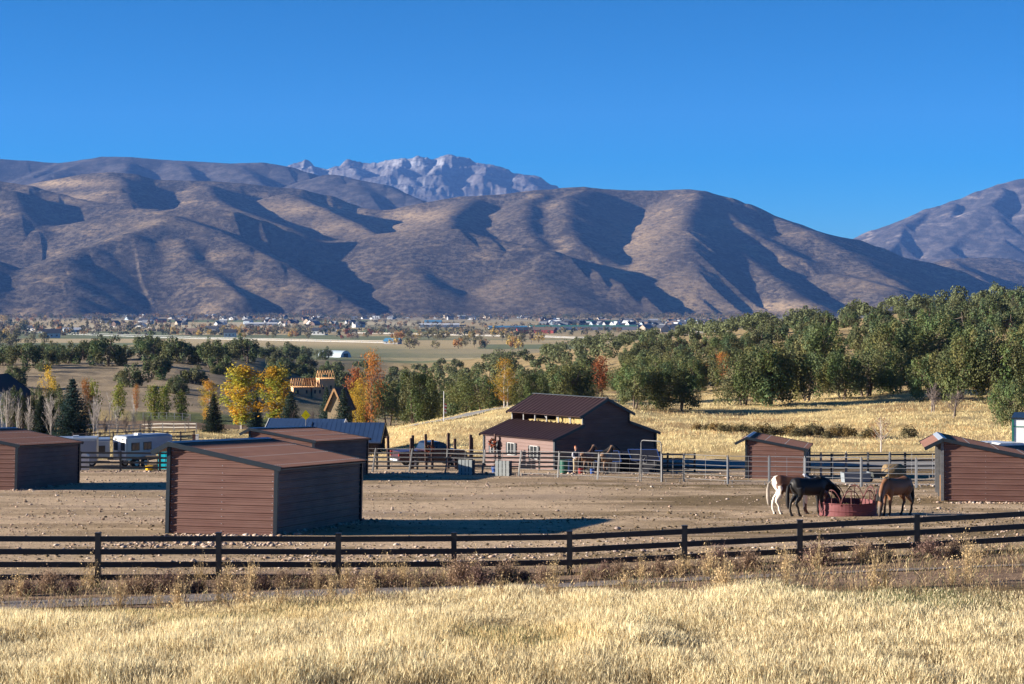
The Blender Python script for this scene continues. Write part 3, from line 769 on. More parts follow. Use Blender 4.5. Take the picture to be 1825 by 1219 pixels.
    for j, y in enumerate(np.arange(.62, 6.2, 1.02)):
        lv = [2, 2, 2, 1, 1, 1][j] if j < 6 else 1
        if j >= 3: lv = 1
        for k in range(lv):
            for dx in (.42, .92):
                b = bpy.data.objects.new("hay_bale", bme if (j + k) % 2 else bme2); COL.objects.link(b)
                loc = Vector((a0 + dx + rr.uniform(-.05, .05) + .04 * k, y + rr.uniform(-.03, .03), hs + .01 + k * .385 - .05))
                b.matrix_world = mw @ Matrix.Translation(loc) @ Matrix.Rotation(rr.uniform(-.05, .05), 4, 'Z')
                pos = "front" if dx < .5 else "rear"
                lay_ = ["bottom", "top"][k] if lv == 2 else "only"
                bay = ["nearest the gable", "second from the gable", "third from the gable", "fourth from the gable", "fifth from the gable", "sixth from the gable"][min(j, 5)]
                tag(b, "golden hay bale in the barn loft, %s row, %s layer, stack %s" % (pos, lay_, bay), "hay bale", grp)
    return mw
M_winf = mat("off white window frame", (.42, .42, .42), .6)
M_barnside = mat("barn side steel", (0.160, 0.092, 0.080), 0.45, var=.1, scale=1.5, spec=.5)
M_barnroof = mat("barn roof steel", (0.155, 0.095, 0.085), 0.5, var=.1, scale=1.0, spec=.5)
barn_mw = barn()
def wreath(loc, r, label, rz=0):
    b = MB(); rr = random.Random(5); me_v = []
    for k in range(170):
        a = rr.uniform(0, 6.28); q = r + rr.gauss(0, .05); c = (q * math.cos(a), rr.gauss(0, .04), q * math.sin(a)); s = rr.uniform(.05, .09)
        d1 = Vector((rr.gauss(0, 1), rr.gauss(0, 1), rr.gauss(0, 1))).normalized() * s; d2 = Vector((rr.gauss(0, 1), rr.gauss(0, 1), rr.gauss(0, 1))).normalized() * s
        b.add([Vector(c) - d1, Vector(c) + d2, Vector(c) + d1, Vector(c) - d2], [(0, 1, 2, 3)], 1 if rr.random() < .3 else 0)
    o = b.build("wreath", [mat("rust red leaves", (.30, .075, .035), .9, var=.3), mat("dark evergreen sprigs", (.04, .06, .03), .9)])
    o.location = loc; o.rotation_euler = (0, 0, rz); tag(o, label, "wreath", "autumn wreaths")
q = barn_mw @ Vector((-.42, 6.5, 1.7)); wreath(q, .26, "round rust red wreath on the barn's left wall beside the porch post", R(-50))

# ================================================================== BLACK RAIL FENCES
def rail_fence(posts, label, rails, ph=1.45, pw=.14, rh=.14, m=M_black, name="rail_fence", tops=None, spac=None, cap=True):
    """posts: list of (x, D) or Vector ground points"""
    g0 = posts[0]
    root = empty(name, g0, 0, label, "fence")
    pos = [Vector(p) - Vector(g0) for p in posts]
    pm = MB(); pm.box((0, 0, ph / 2 - .2), (pw, pw, ph + .4))
    if cap: pm.box((0, 0, ph + .008), (pw + .02, pw + .02, .02))
    pme = pm.mesh("fence_post", m)
    tops = tops or [p.z + ph for p in pos]
    for p, t in zip(pos, tops):
        o = bpy.data.objects.new("fence_post", pme); COL.objects.link(o); o.parent = root; o.location = (p.x, p.y, t - ph)
    for a, b, ta, tb in zip(pos[:-1], pos[1:], tops[:-1], tops[1:]):
        for dz in rails:
            r = MB(); r.beam((a.x, a.y - pw * .28, ta - dz), (b.x, b.y - pw * .28, tb - dz), .045, rh)
            r.build("rail", m, root)
    return root
def fence_near():
    px = [-250, -40, 175, 390, 603, 809, 1015, 1220, 1425.5, 1634, 1845, 2060]
    ty = [950, 950, 950.5, 950, 951, 950, 947.5, 937.5, 927.5, 917, 905, 893]
    Dd = [50.9, 51, 51.2, 51.4, 51.6, 51.9, 52.1, 52.3, 52.5, 52.7, 52.9, 53.1]
    posts = []; tops = []
    for x, y, D in zip(px, ty, Dd):
        posts.append(gd(x, D)); tops.append(P(x, y, D).z)
    z0 = posts[0].z
    rail_fence(posts, "near black four-rail fence running across the whole photo", [.14, .47, .80, 1.125], ph=1.46, tops=[t - z0 for t in tops])
fence_near()
rail_fence([gd(x, 143.0) for x in (105, 142.5, 215, 285, 357, 428, 500)], "black four-rail fence with rocks at its foot in front of the horse trailers", [.10, .44, .78, 1.12], ph=1.42)
rail_fence([gd(x, d) for x, d in ((600, 147), (672, 146.5), (744, 146), (816, 145.5), (889, 145), (961, 144.5), (1020, 144.2), (1080, 143.8), (1140, 143.3), (1190, 142.8), (1238, 142.5))], "long black rail fence behind the leaning pipe panels, in front of the truck and barn", [.08, .40, .72, 1.04], ph=1.32, rh=.13)
rail_fence([gd(x, d) for x, d in ((1420, 134), (1482, 135), (1547, 136), (1613, 137), (1680, 138), (1750, 139))], "black rail fence at the roadside behind the round bale", [.10, .5, .9], ph=1.5, rh=.12)

# ================================================================== PIPE PANELS
def pipe_panel(a, b, h, lean, label, nr=6, m=M_steel):
    a, b = Vector(a), Vector(b); d = b - a; L = math.hypot(d.x, d.y); root = empty("corral_fence", a, math.atan2(d.y, d.x), label, "corral panel", "pipe corral panels around the paddock")
    sl = d.z / L
    def q(x, z): return Vector((x + lean * z, 0, x * sl + z))
    fr = MB(); r = .021
    fr.tube([q(.06, .05), q(.06, h - .08), q(.12, h), q(L - .12, h), q(L - .06, h - .08), q(L - .06, .05)], r, 6); fr.build("frame", m, root)
    for k in range(nr - 1):
        z = .22 + (h - .22) * k / (nr - 1); t = MB(); t.tube([q(.06, z), q(L - .06, z)], .017, 6); t.build("rail", m, root)
    s = MB(); s.tube([q(L / 2, .22), q(L / 2, h)], .013, 5); s.build("stay", m, root)
    f = MB()
    for x in (.28, L - .28): f.tube([q(x, 0), q(x, .22)], .018, 5)
    f.build("foot", m, root)
    cn = MB(); cn.tube([q(0, .0), q(0, h + .05)], .045, 6); cn.build("connector_post", m, root)
    return root
PX = [596, 663.7, 729, 794, 859, 924, 994, 1065, 1140]
PY = [842, 842.5, 843.5, 844.5, 848, 850, 852.5, 855, 857.5]
ORD = ["first", "second", "third", "fourth", "fifth", "sixth", "seventh", "eighth", "ninth", "tenth", "eleventh", "twelfth"]
def pD(y): return 16046.0 / (y - 728)
for i in range(8):
    pipe_panel(gd(PX[i], pD(PY[i])), gd(PX[i + 1], pD(PY[i + 1])), 1.68, .16 if i < 6 else .08, "leaning silver pipe panel, %s to the left of the tall gate arch" % ORD[7 - i])
P2 = [(1179.5, 858.5), (1219, 858), (1297, 861.5), (1371, 862.5), (1434, 863.5)]
M_dsteel = mat("dull grey pipe", (.20, .21, .23), .5, metal=.4, var=.2)
for i in range(4):
    pipe_panel(gd(P2[i][0], pD(P2[i][1])), gd(P2[i + 1][0], pD(P2[i + 1][1])), 1.70, 0, "upright pipe panel, %s to the right of the tall gate arch" % ORD[i], m=M_steel if i < 2 else M_dsteel)
P3 = [(1434, 863.5), (1535, 866), (1633, 867.5), (1700, 869)]
for i in range(3):
    pipe_panel(gd(P3[i][0], pD(P3[i][1])), gd(P3[i + 1][0], pD(P3[i + 1][1])), 1.72, 0, "upright pipe panel behind the brown horse, %s from the small shed" % ORD[i], m=M_dsteel)
P4 = [(1440, 129.5), (1463, 129.8), (1508, 130), (1586, 130), (1664, 130)]
for i in range(4):
    pipe_panel(gd(*P4[i]), gd(*P4[i + 1]), 1.70, 0, "pipe panel in the rear row behind the round bale, %s from the small shed" % ORD[i], m=M_dsteel)
def gate():
    a = gd(1141.5, pD(857.5)); b = gd(1179, pD(858.5)); d = b - a; L = math.hypot(d.x, d.y)
    root = empty("corral_gate", a, math.atan2(d.y, d.x), "pipe gate with a tall rounded arch standing in the row of corral panels", "gate")
    m = MB(); m.tube([(.05, 0, 0), (.05, 0, 2.42), (.10, 0, 2.52), (.2, 0, 2.57), (L - .2, 0, 2.57), (L - .08, 0, 2.52), (L - .03, 0, 2.42), (L - .03, 0, 0)], .035, 8); m.build("arch", M_steel, root)
    m = MB(); m.tube([(.12, .02, .3), (.12, .02, 1.62), (L - .1, .02, 1.62), (L - .1, .02, .3), (.12, .02, .3)], .022, 6); gt = m.build("gate_leaf", M_steel, root)
    for k in range(4):
        m = MB(); m.tube([(.12, .02, .56 + .265 * k), (L - .1, .02, .56 + .265 * k)], .018, 6); m.build("rail", M_steel, gt)
    m = MB(); m.tube([(.22, -.03, 1.15), (.46, -.03, 1.15), (.50, -.03, 1.66), (.30, -.03, 1.4), (.22, -.03, 1.15)], .022, 6); m.build("latch", M_steel, root)
gate()

# ================================================================== TALL TIMBER POSTS
TP = [(692.6, 778, 833, "by itself beside the dark wooden building"), (732, 781, 836, "shorter of the pair behind the truck's tailgate"), (735.5, 776, 834, "taller of the pair behind the truck's tailgate"), (760, 774, 836, "in front of the truck's rear window"), (770, 784, 837, "beside the wreath in front of the truck cab"), (799, 772, 836, "tallest one, just past the truck's bonnet"), (811.8, 782, 838, "alone between the truck and the barn"), (838, 775, 836, "taller of the pair next to the barn"), (840.6, 780, 838, "shorter of the pair next to the barn")]
for i, (x, y0, y1, t) in enumerate(TP):
    D = 147.2 + (i % 3) * .5
    g = gd(x, D); h = P(x, y0, D).z - g.z
    b = MB(); b.box((0, 0, h / 2 - .3), (.175, .175, h + .6)); b.box((0, 0, h + .005), (.15, .15, .02)); o = b.build("timber_post", M_post); o.location = g; o.rotation_euler = (R((i * 7) % 3 - 1), R((i * 5) % 3 - 1), .3)
    tag(o, "tall dark square timber post, " + t, "post", "tall timber posts of an unfinished shelter")
q = P(766, 800.5, 147.0); wreath(q, .24, "orange red wreath hung on the timber posts in front of the truck")

# ================================================================== TREES
def leafset(cent, nrm, size, aspect, col, seed=0, tri=False):
    """leaf clumps: quads at given centres, roughly facing nrm"""
    r = np.random.default_rng(seed); n = len(cent)
    nn = nrm + r.normal(0, .55, (n, 3)); nn /= np.linalg.norm(nn, axis=1)[:, None]
    up_ = r.normal(0, 1, (n, 3)); a = np.cross(nn, up_); a /= np.linalg.norm(a, axis=1)[:, None] + 1e-9
    b = np.cross(nn, a)
    s = (size * r.uniform(.6, 1.3, n))[:, None]
    V = np.stack([cent - a * s * aspect, cent - b * s * r.uniform(.5, 1, (n, 1)), cent + a * s * aspect, cent + b * s * r.uniform(.5, 1, (n, 1))], 1)
    return V.reshape(-1, 3), np.arange(n * 4).reshape(n, 4), np.repeat(col, 4, axis=0)
def limb_mesh(segs, name, m, n=5):
    mb = MB()
    for pts, rr in segs: mb.tube(pts, rr, n, cap=False)
    return mb.mesh(name, m)
def leafmat(name, col, tr=.25, rnd=.16):
    return mat(name, col, .8, spec=.15, rnd=rnd, trans=tr, attr="tint")
M_leaf = leafmat("leaf clumps", (1, 1, 1))
M_leafy = leafmat("thin autumn leaves", (1, 1, 1), .45)
def juniper(seed, h=6.0, w=6.0, nl=46, per=115, ls=.17, base=(.126, .146, .060), lift=.0):
    r = np.random.default_rng(seed); C = []; N = []; K = []
    segs = []; rr = random.Random(seed)
    stems = [(rr.uniform(0, 6.28), rr.uniform(.10, .28) * w) for _ in range(rr.randint(2, 4))]
    tops = []
    for a, q in stems:
        p0 = Vector((math.cos(a) * .15, math.sin(a) * .15, -.4)); p1 = Vector((math.cos(a) * q * .5, math.sin(a) * q * .5, h * .25)); p2 = Vector((math.cos(a) * q, math.sin(a) * q, h * rr.uniform(.6, .8)))
        segs.append(([p0, p1, p2], [.17, .12, .05])); tops.append((p1, p2))
    skew = r.normal(0, .12, 2)
    for k in range(nl):
        # lobes near the surface of an uneven dome
        th = r.uniform(0, 2 * math.pi); ph = np.arccos(r.uniform(-.75, 1)); q = r.uniform(.55, .98) * (1 + .22 * math.sin(3 * th + seed) * math.sin(ph))
        c = np.array([math.sin(ph) * math.cos(th) * w / 2 * q, math.sin(ph) * math.sin(th) * w / 2 * q, h * (lift + .47) + math.cos(ph) * h * (.44 if math.cos(ph) > 0 else .42) * q])
        c[:2] += skew * c[2]
        c[2] = max(c[2], .35)
        rad = r.uniform(.10, .19) * w * (.75 if c[2] > h * .7 else 1)
        hue = r.normal(0, .10)
        m = int(per * (rad / (.14 * w)) ** 2)
        d = r.normal(0, 1, (m, 3)); d /= np.linalg.norm(d, axis=1)[:, None]
        rad_ = rad * r.uniform(.55, 1.08, (m, 1))
        pp = c + d * rad_ * np.array([.85, .85, 1.25]); C.append(pp); N.append(d * .8 + np.array([0, 0, .35]))
        br = (1 + hue + r.normal(0, .16, (m, 1)))
        K.append(np.clip(np.array(base) * br * np.array([1 + .25 * r.uniform(-1, 1), 1, 1 + .2 * r.uniform(-1, 1)]), .01, 1))
        if k % 3 == 0:
            p1, p2 = tops[k % len(tops)]; s = p1.lerp(p2, rr.uniform(0, .8))
            mid = s.lerp(Vector(c), .5) + Vector((0, 0, -.15)); segs.append(([s, mid, Vector(c)], [.06, .045, .02]))
    # a few dead limbs low down
    for k in range(4):
        a = rr.uniform(0, 6.28); q = w * rr.uniform(.25, .45)
        segs.append(([Vector((0, 0, .2)), Vector((math.cos(a) * q * .5, math.sin(a) * q * .5, .5)), Vector((math.cos(a) * q, math.sin(a) * q, rr.uniform(.3, 1.1)))], [.07, .045, .015]))
    C = np.concatenate(C); N = np.concatenate(N); K = np.concatenate(K)
    V, Fc, cc = leafset(C, N, ls, .55, K, seed)
    cr = npmesh("crown", V, Fc, 4, M_leaf, color=cc, link=False)
    return limb_mesh(segs, "trunk", M_bark), cr
def aspen(seed, h=10.5, w=3.4, n=3600, ls=.15, pal=((.56, .35, .05), (.40, .32, .06), (.52, .24, .05), (.30, .28, .06)), low=.14, barkm=None, dens=1.0, fork=1):
    r = np.random.default_rng(seed); rr = random.Random(seed); segs = []; C = []; N = []; K = []
    pal = np.array(pal)
    for f in range(fork):
        off = Vector((rr.uniform(-.5, .5), rr.uniform(-.5, .5), 0)) * (f > 0) * w * .6
        hh = h * (1 if f == 0 else rr.uniform(.75, .95))
        segs.append(([off + Vector((0, 0, -.4)), off + Vector((rr.uniform(-.1, .1), 0, hh * .4)), off + Vector((rr.uniform(-.2, .2), 0, hh * .95))], [.13, .09, .015]))
        nb = 34
        for k in range(nb):
            z = hh * (low + (1 - low) * (k + .5) / nb * .93); t = (z / hh - low) / (1 - low)
            q = w / 2 * (max(.05, math.sin(math.pi * min(1, (t * .86 + .14)))) ** .75) * rr.uniform(.35, 1.3)
            a = k * 2.4 + rr.uniform(-.4, .4)
            s = off + Vector((0, 0, z - q * .5)); e = off + Vector((math.cos(a) * q, math.sin(a) * q, z + q * .55))
            segs.append(([s, s.lerp(e, .5) + Vector((0, 0, -.06)), e], [.035, .022, .008]))
            m = int(n / nb / fork * dens); tt = r.uniform(.25, 1.05, (m, 1)) ** .7
            pp = np.array(s)[None] * (1 - tt) + np.array(e)[None] * tt + r.normal(0, .20 + .03 * w, (m, 3))
            C.append(pp); N.append(r.normal(0, 1, (m, 3)) + [0, 0, .3])
            ci = pal[int(rr.random() * len(pal))] * (1 - .3 * t) + pal[0] * .3 * t
            K.append(np.clip(ci * (1 + r.normal(0, .18, (m, 1))), .01, 1))
    V, Fc, cc = leafset(np.concatenate(C), np.concatenate(N), ls, .8, np.concatenate(K), seed)
    return limb_mesh(segs, "trunk", barkm or M_wbark, 4), npmesh("crown", V, Fc, 4, M_leafy, color=cc, link=False)
def spruce(seed, h=7.0, w=4.4, base=(.040, .066, .048), nw=22, gap=.5):
    r = np.random.default_rng(seed); rr = random.Random(seed); segs = [([Vector((0, 0, -.4)), Vector((0, 0, h * .5)), Vector((0, 0, h))], [.15, .09, .02])]
    C = []; N = []; K = []
    for k in range(nw):
        t = k / nw; z = h * (.06 + .92 * t); q = w / 2 * (1 - t) ** .85 * rr.uniform(.85, 1.1) + .12; nb = max(5, int(11 * (1 - t) + 4))
        a0 = rr.uniform(0, 6)
        for j in range(nb):
            a = a0 + j * 6.283 / nb + rr.uniform(-.2, .2); L = q * rr.uniform(.65, 1.15)
            s = Vector((0, 0, z)); e = Vector((math.cos(a) * L, math.sin(a) * L, z - L * .18 + L * .12)); mid = s.lerp(e, .55) + Vector((0, 0, -L * .12))
            segs.append(([s, mid, e], [.03, .02, .008]))
            m = int(16 + 34 * L); tt = r.uniform(.15, 1.05, (m, 1))
            pp = np.where(tt < .55, np.array(s) + (np.array(mid) - np.array(s)) * tt / .55, np.array(mid) + (np.array(e) - np.array(mid)) * (tt - .55) / .45)
            pp = pp + r.normal(0, 1, (m, 3)) * np.array([.10 * L + .04, .10 * L + .04, .07])
            C.append(pp); N.append(np.tile([0, 0, 1.0], (m, 1)) + r.normal(0, .3, (m, 3))); K.append(np.clip(np.array(base) * (1 + rr.gauss(0, .08) + r.normal(0, .2, (m, 1))), .008, 1))
    V, Fc, cc = leafset(np.concatenate(C), np.concatenate(N), .12, .6, np.concatenate(K), seed)
    return limb_mesh(segs, "trunk", M_bark, 4), npmesh("crown", V, Fc, 4, M_leaf, color=cc, link=False)
def bare(seed, h=6.5, w=3.0, m=None, tw=5, dens=1.0, n=4):
    rr = random.Random(seed); segs = []; br = []
    def grow(p, d, L, r0, lvl):
        mid = p + d * L * .5 + Vector((rr.uniform(-1, 1), rr.uniform(-1, 1), 0)) * L * .05; e = p + d * L
        (segs if lvl == 0 else br).append(([p, mid, e], [r0, r0 * .75, r0 * .35]))
        if lvl >= 3: return
        k = [13, 6, 4][lvl]
        for i in range(int(k * dens)):
            t = rr.uniform(.22 if lvl == 0 else .2, .98); q = p.lerp(e, t)
            a = rr.uniform(0, 6.283); tilt = rr.uniform(.35, .75)
            side = Vector((math.cos(a), math.sin(a), 0)); nd = (d * math.cos(tilt) + side * math.sin(tilt) + Vector((0, 0, .25))).normalized()
            grow(q, nd, L * rr.uniform(.32, .52) * (1.15 - .55 * t), max(.007, r0 * .36), lvl + 1)
    for f in range(rr.choice((1, 2, 2))):
        a = rr.uniform(0, 6.28); grow(Vector((f * .3, 0, -.3)), Vector((math.cos(a) * .12 * f, math.sin(a) * .1, 1)).normalized(), h * (1 - .15 * f), .085, 0)
    return limb_mesh(segs, "trunk", m or M_wbark, n), limb_mesh(br, "branches", m or M_wbark, 3)
def plant(name, meshes, loc, rz, sc, label, cat, group=None, second="crown"):
    root = empty(name, loc, rz, label, cat, group)
    root.scale = sc if isinstance(sc, tuple) else (sc, sc, sc)
    for nm, me in zip(("trunk", second), meshes):
        o = bpy.data.objects.new(nm, me); COL.objects.link(o); o.parent = root
    return root
JUN = [juniper(100 + i, 6.0, 6.2 if i % 2 else 5.2, 46 + 3 * i, 190, .125) for i in range(6)]
JUNT = [juniper(140 + i, 7.5, 5.0, 50, 190, .125, base=(.100, .122, .050), lift=.02) for i in range(3)]
JF = [juniper(160 + i, 6.0, 6.4, 30, 120, .23, base=(.112, .128, .060)) for i in range(5)]
SPR = [spruce(30, 7, 4.6), spruce(31, 7, 3.8, (.035, .066, .056)), spruce(32, 7, 3.4, (.028, .045, .030))]
ASP = [aspen(50, n=4600, ls=.10), aspen(51, fork=2, n=4600, ls=.10), aspen(52, 9, 3.2, pal=((.45, .36, .05), (.30, .33, .05), (.55, .30, .03)))]
ORG = [aspen(60, 7, 3.4, 2600, .10, ((.42, .17, .045), (.46, .24, .06), (.30, .11, .04), (.26, .20, .06)), barkm=M_bark), aspen(61, 7, 3.0, 2000, .15, ((.36, .12, .05), (.30, .13, .06)), barkm=M_bark, fork=2), aspen(62, 8, 3.6, 3000, .105, ((.62, .40, .05), (.45, .34, .05)), barkm=M_bark, fork=2)]
GRN = [aspen(65, 4.5, 2.4, 1700, .13, ((.16, .20, .04), (.12, .17, .04), (.26, .24, .05)), low=.05, barkm=M_bark)]
BARE = [bare(70 + i) for i in range(4)]
def tree(kind, x, yb, yt, label, wpx=None, D=None, name="tree", cat="tree", group=None, v=None):
    lib, h0, w0, second = kind
    g = gy(x, yb, 60, 1500) if D is None else gd(x, D)
    D_ = g.y
    h = 1.05 * ((yb - yt) * D_ / F if D is None else (YH - yt + (-g.z) * F / D_ ) * D_ / F)
    i = int(abs(x * 7 + yb * 13)) % len(lib) if v is None else v
    sz = h / h0; sx = sz if wpx is None else (wpx * D_ / F) / w0
    return plant(name, lib[i], g, (x * .37) % 6.28, (sx, sx, sz), label, cat, group, second)
kJ, kT, kF, kS, kA, kO, kG, kB = (JUN, 6.2, 5.6, "crown"), (JUNT, 7.6, 5.2, "crown"), (JF, 6.2, 6.0, "crown"), (SPR, 7, 4.0, "crown"), (ASP, 10.5, 3.6, "crown"), (ORG, 7.2, 3.6, "crown"), (GRN, 4.6, 2.4, "crown"), (BARE, 7, 3.2, "branches")

# ---- left and middle distance, listed one by one from the photograph
A = "aspen_tree"; Jn = "juniper_tree"; Sp = "spruce_tree"; Bt = "bare_tree"
tree(kA, 430, 775, 638, "tallest golden aspen, left of the pair above the near shed's roof", 74, D=280, name=A)
tree(kA, 490, 775, 640, "golden aspen, right of the pair above the near shed's roof", 66, D=272, name=A)
tree(kA, 374, 772, 680, "smaller aspen turning orange and green left of the golden pair", 44, D=290, name=A)
tree(kS, 381, 776, 703, "blue spruce at the foot of the small orange aspen", 50, D=255, name=Sp)
tree(kS, 456, 775, 700, "dark spruce between the two golden aspens", 34, D=292, name=Sp)
tree(kS, 517, 752, 698, "blue spruce just right of the golden aspens, left of the yellow sign", 44, D=262, name=Sp)
tree(kS, 582, 750, 690, "thin dark spruce left of the tan tower house", 34, D=265, name=Sp)
tree(kS, 612, 756, 693, "dark spruce standing in front of the tan tower house", 40, D=236, name=Sp)
tree(kS, 129, 784, 676, "largest dark spruce, above the left edge shed's roof", 78, D=224, name=Sp)
tree(kS, 74, 780, 706, "broad dark spruce behind the bare white trees at far left", 60, D=228, name=Sp)
for x, yb, yt, w, t in ((38, 770, 683, 50, "leftmost bushy juniper beside the dark blue house"), (62, 770, 680, 46, "bushy juniper, second from the dark blue house"), (96, 772, 680, 54, "olive juniper right behind the bare white birch, left of the big spruce")):
    tree(kT, x, yb, yt, t, w, D=240, name=Jn)
tree(kO, 86, 735, 670, "orange tipped maple above the junipers left of the big spruce", 30, D=262, v=2, name="maple_tree")
tree(kO, 152, 745, 677, "orange maple just right of the biggest spruce", 28, D=262, v=0, name="maple_tree")
tree(kG, 166, 745, 684, "yellow green maple touching the orange one right of the biggest spruce", 22, D=266, name="maple_tree")
tree(kG, 212, 720, 688, "small bright yellow green tree on the lawn's left edge", 26, D=320, name="maple_tree")
tree(kO, 243, 712, 686, "tiny orange tree at the foot of the tan hill", 14, D=335, v=0, name="maple_tree")
tree(kG, 275, 728, 689, "conical green tree, left of three on the lawn", 28, D=318, name="maple_tree")
tree(kG, 293, 728, 690, "conical green tree, middle of three on the lawn", 22, D=322, name="maple_tree")
tree(kG, 323, 727, 700, "round green tree, right of three on the lawn", 26, D=318, name="maple_tree")
for x, yb, yt, w, t in ((4, 768, 700, 26, "at the photo's left edge"), (13, 762, 690, 34, "tallest, in front of the dark blue house"), (30, 765, 712, 26, "between the house and the broad spruce"), (50, 765, 720, 26, "short and forked, before the broad spruce"), (91, 768, 700, 36, "many branched, left of the biggest spruce"), (167, 780, 706, 26, "first right of the biggest spruce"), (175, 782, 703, 26, "second right of the biggest spruce"), (196, 782, 712, 28, "in the middle of the row above the trailers"), (209, 782, 718, 30, "with a leaning limb above the trailers"), (237, 780, 716, 22, "last in the row above the large trailer")):
    tree(kB, x, yb, yt, "bare white barked tree, " + t, w, D=216 + (x % 7), name=Bt, group="bare white barked trees on the left")
MB_grey = mat("grey twigs", (.16, .13, .12), .95)
BG = [bare(80 + i, 5, 3.4, MB_grey, dens=1.2) for i in range(3)]; kBG = (BG, 5.4, 3.2, "branches")
for i, (x, w, h) in enumerate(((186, 22, 40), (222, 24, 45), (256, 22, 40), (268, 20, 34), (20, 22, 40), (60, 24, 44), (108, 24, 48), (154, 24, 36), (338, 22, 30), (520, 18, 40), (555, 16, 44), (565, 18, 40))):
    D = 226 + 5 * (i % 4) + (25 if x > 300 else 0); g = gd(x, D)
    plant("bare_bush", BG[i % 3], g, i * 1.3, (w * D / F / 3.0, w * D / F / 3.0, h * D / F / 5.2), "grey leafless bush in the thicket left of the barn", "bush", "grey leafless bushes", "branches")
tree(kO, 662, 745, 627, "tall orange red maple, left of the big junipers", 44, D=262, v=0, name="maple_tree")
tree(kO, 634, 742, 655, "reddish maple behind the tower house's roof", 44, D=275, v=1, name="maple_tree")
tree(kO, 640, 752, 690, "low yellow orange maple between tower house and big juniper", 36, D=250, v=2, name="maple_tree")
tree(kA, 899, 722, 640, "bright yellow aspen among the dark junipers above the barn's roof", 44, D=222, name=A)
tree(kO, 1073, 692, 634, "rust brown maple in the gap of the woods right of the barn's ridge", 36, D=262, v=1, name="maple_tree")
tree(kO, 1287, 662, 628, "bright orange red maple tucked between hillside junipers", 34, D=296, v=0, name="maple_tree")
tree(kO, 1258, 664, 648, "tiny orange bush left of the bright orange maple", 14, D=292, v=0, name="maple_tree")
BIG = [(690, 758, 668, 104), (738, 757, 640, 96), (820, 738, 652, 74), (862, 728, 645, 66), (790, 740, 668, 50), (945, 722, 650, 78), (1012, 716, 637, 104), (985, 712, 660, 60), (640, 765, 700, 50), (1128, 728, 640, 88), (1208, 732, 638, 104), (1160, 712, 640, 70), (1378, 722, 588, 138), (1325, 722, 618, 90), (1440, 715, 620, 96), (1500, 712, 618, 92), (1545, 706, 600, 110), (1600, 700, 604, 80), (1660, 712, 610, 96), (1712, 716, 560, 128), (1775, 720, 585, 110), (1800, 768, 668, 92), (1830, 700, 560, 110), (1470, 690, 560, 110), (1580, 675, 552, 120), (1668, 665, 540, 130), (1240, 700, 620, 80), (1290, 640, 590, 80), (1900, 730, 560, 120), (1960, 740, 560, 120)]
TX_ = ["low spreading juniper left of the barn, over the blue roofed building", "huge upright juniper left of the barn", "dense dark juniper left of the road", "juniper left of the bright yellow aspen", "narrow juniper behind the flag pole", "juniper with grey bare limbs right of the yellow aspen", "wide dense juniper directly above the barn's ridge", "juniper tucked behind the wide one above the barn", "small juniper at the left foot of the low spreading one", "juniper with a bare trunk standing alone right of the barn's ridge", "broad sunlit juniper second right of the barn", "juniper filling in behind the two right of the barn", "largest juniper on the hillside, above the small brown shed", "round juniper touching the left of the largest one", "sunlit juniper just right of the largest one", "low juniper with grey dead limbs at the wood's edge", "wide juniper above the small bare tree", "juniper behind the wide one at the wood's edge", "juniper with a twisted trunk beside the tan clearing", "tall juniper above the silver capped shed", "juniper between the tall one and the right edge", "bushy juniper standing low beside the white garage", "juniper at the right edge of the photo", "tall juniper on the second row above the dead limbs", "large rounded juniper on the second row", "highest juniper of the second row on the right", "juniper left of the orange red maple", "juniper just above the orange red maple", "juniper outside the right edge", "juniper farther outside the right edge"]
taken = []
for (x, yb, yt, w), t in zip(BIG, TX_):
    g = gy(x, yb, 150, 900)
    D = g.y; h = (yb - yt) * D / F + .7; sx = w * D / F / 6.0
    k = kT if (w < 100 and x < 1100) else kJ
    i = int(x) % len(k[0])
    g.z -= .7
    plant(Jn, k[0][i], g, x % 6.28, (sx, sx, h / k[1]), t, "tree", "junipers at the wood's edge")
    taken.append((g.x, g.y, w * D / F * .45))
# ---- the wood on the hillside
rr = random.Random(19)
def clear_at(x, D):
    row = YH - gz1((x - CX) / F * D, D) * F / D
    if 1225 < x < 1320 and 655 < row < 700: return True      # golden clearing
    if 1640 < x < 1700 and 620 < row < 700: return True
    if 1060 < x < 1110 and 660 < row < 700: return True
    if 1100 < x < 1240 and 655 < row < 690 and rr.random() < .6: return True
    return False
cand = []
tries = 0
while tries < 26000:
    tries += 1
    x = rr.uniform(600, 2050); D = math.exp(rr.uniform(math.log(228), math.log(1000)))
    lo = np.interp(x, [600, 750, 900, 1050, 1150, 1300, 1500, 1700, 2050], [400, 262, 240, 240, 262, 268, 248, 246, 236])
    if D < lo or (x < 760 and D < 420): continue
    if x < 690 and rr.random() < .7: continue
    X = (x - CX) / F * D
    sp = 6.6 + D * .0120 + (2.5 if rr.random() < .3 else 0)
    if clear_at(x, D): continue
    if any((X - a) ** 2 + (D - b) ** 2 < max(sp, c) ** 2 for a, b, c in taken): continue
    taken.append((X, D, sp)); cand.append((D, x))
cand.sort()
WOODS = []
for n, (D, x) in enumerate(cand):
    g = gd(x, D); s = rr.choice([rr.uniform(.55, .8), rr.uniform(.8, 1.25), rr.uniform(.8, 1.25)]); k = kJ if D < 330 else kF
    if n < 215:
        lib = k[0]; side = "left" if x < 1100 else "right"
        z = s * rr.uniform(.72, 1.05)
        plant(Jn, lib[n % len(lib)], g - Vector((0, 0, .75)), rr.uniform(0, 6.28), (s, s, z), "olive green juniper in the dense wood %s" % ("between the barn and the valley" if x < 1100 else "covering the right hillside"), "tree", "junipers of the wood " + side)
    else: WOODS.append((g, s, rr.uniform(0, 6.28)))
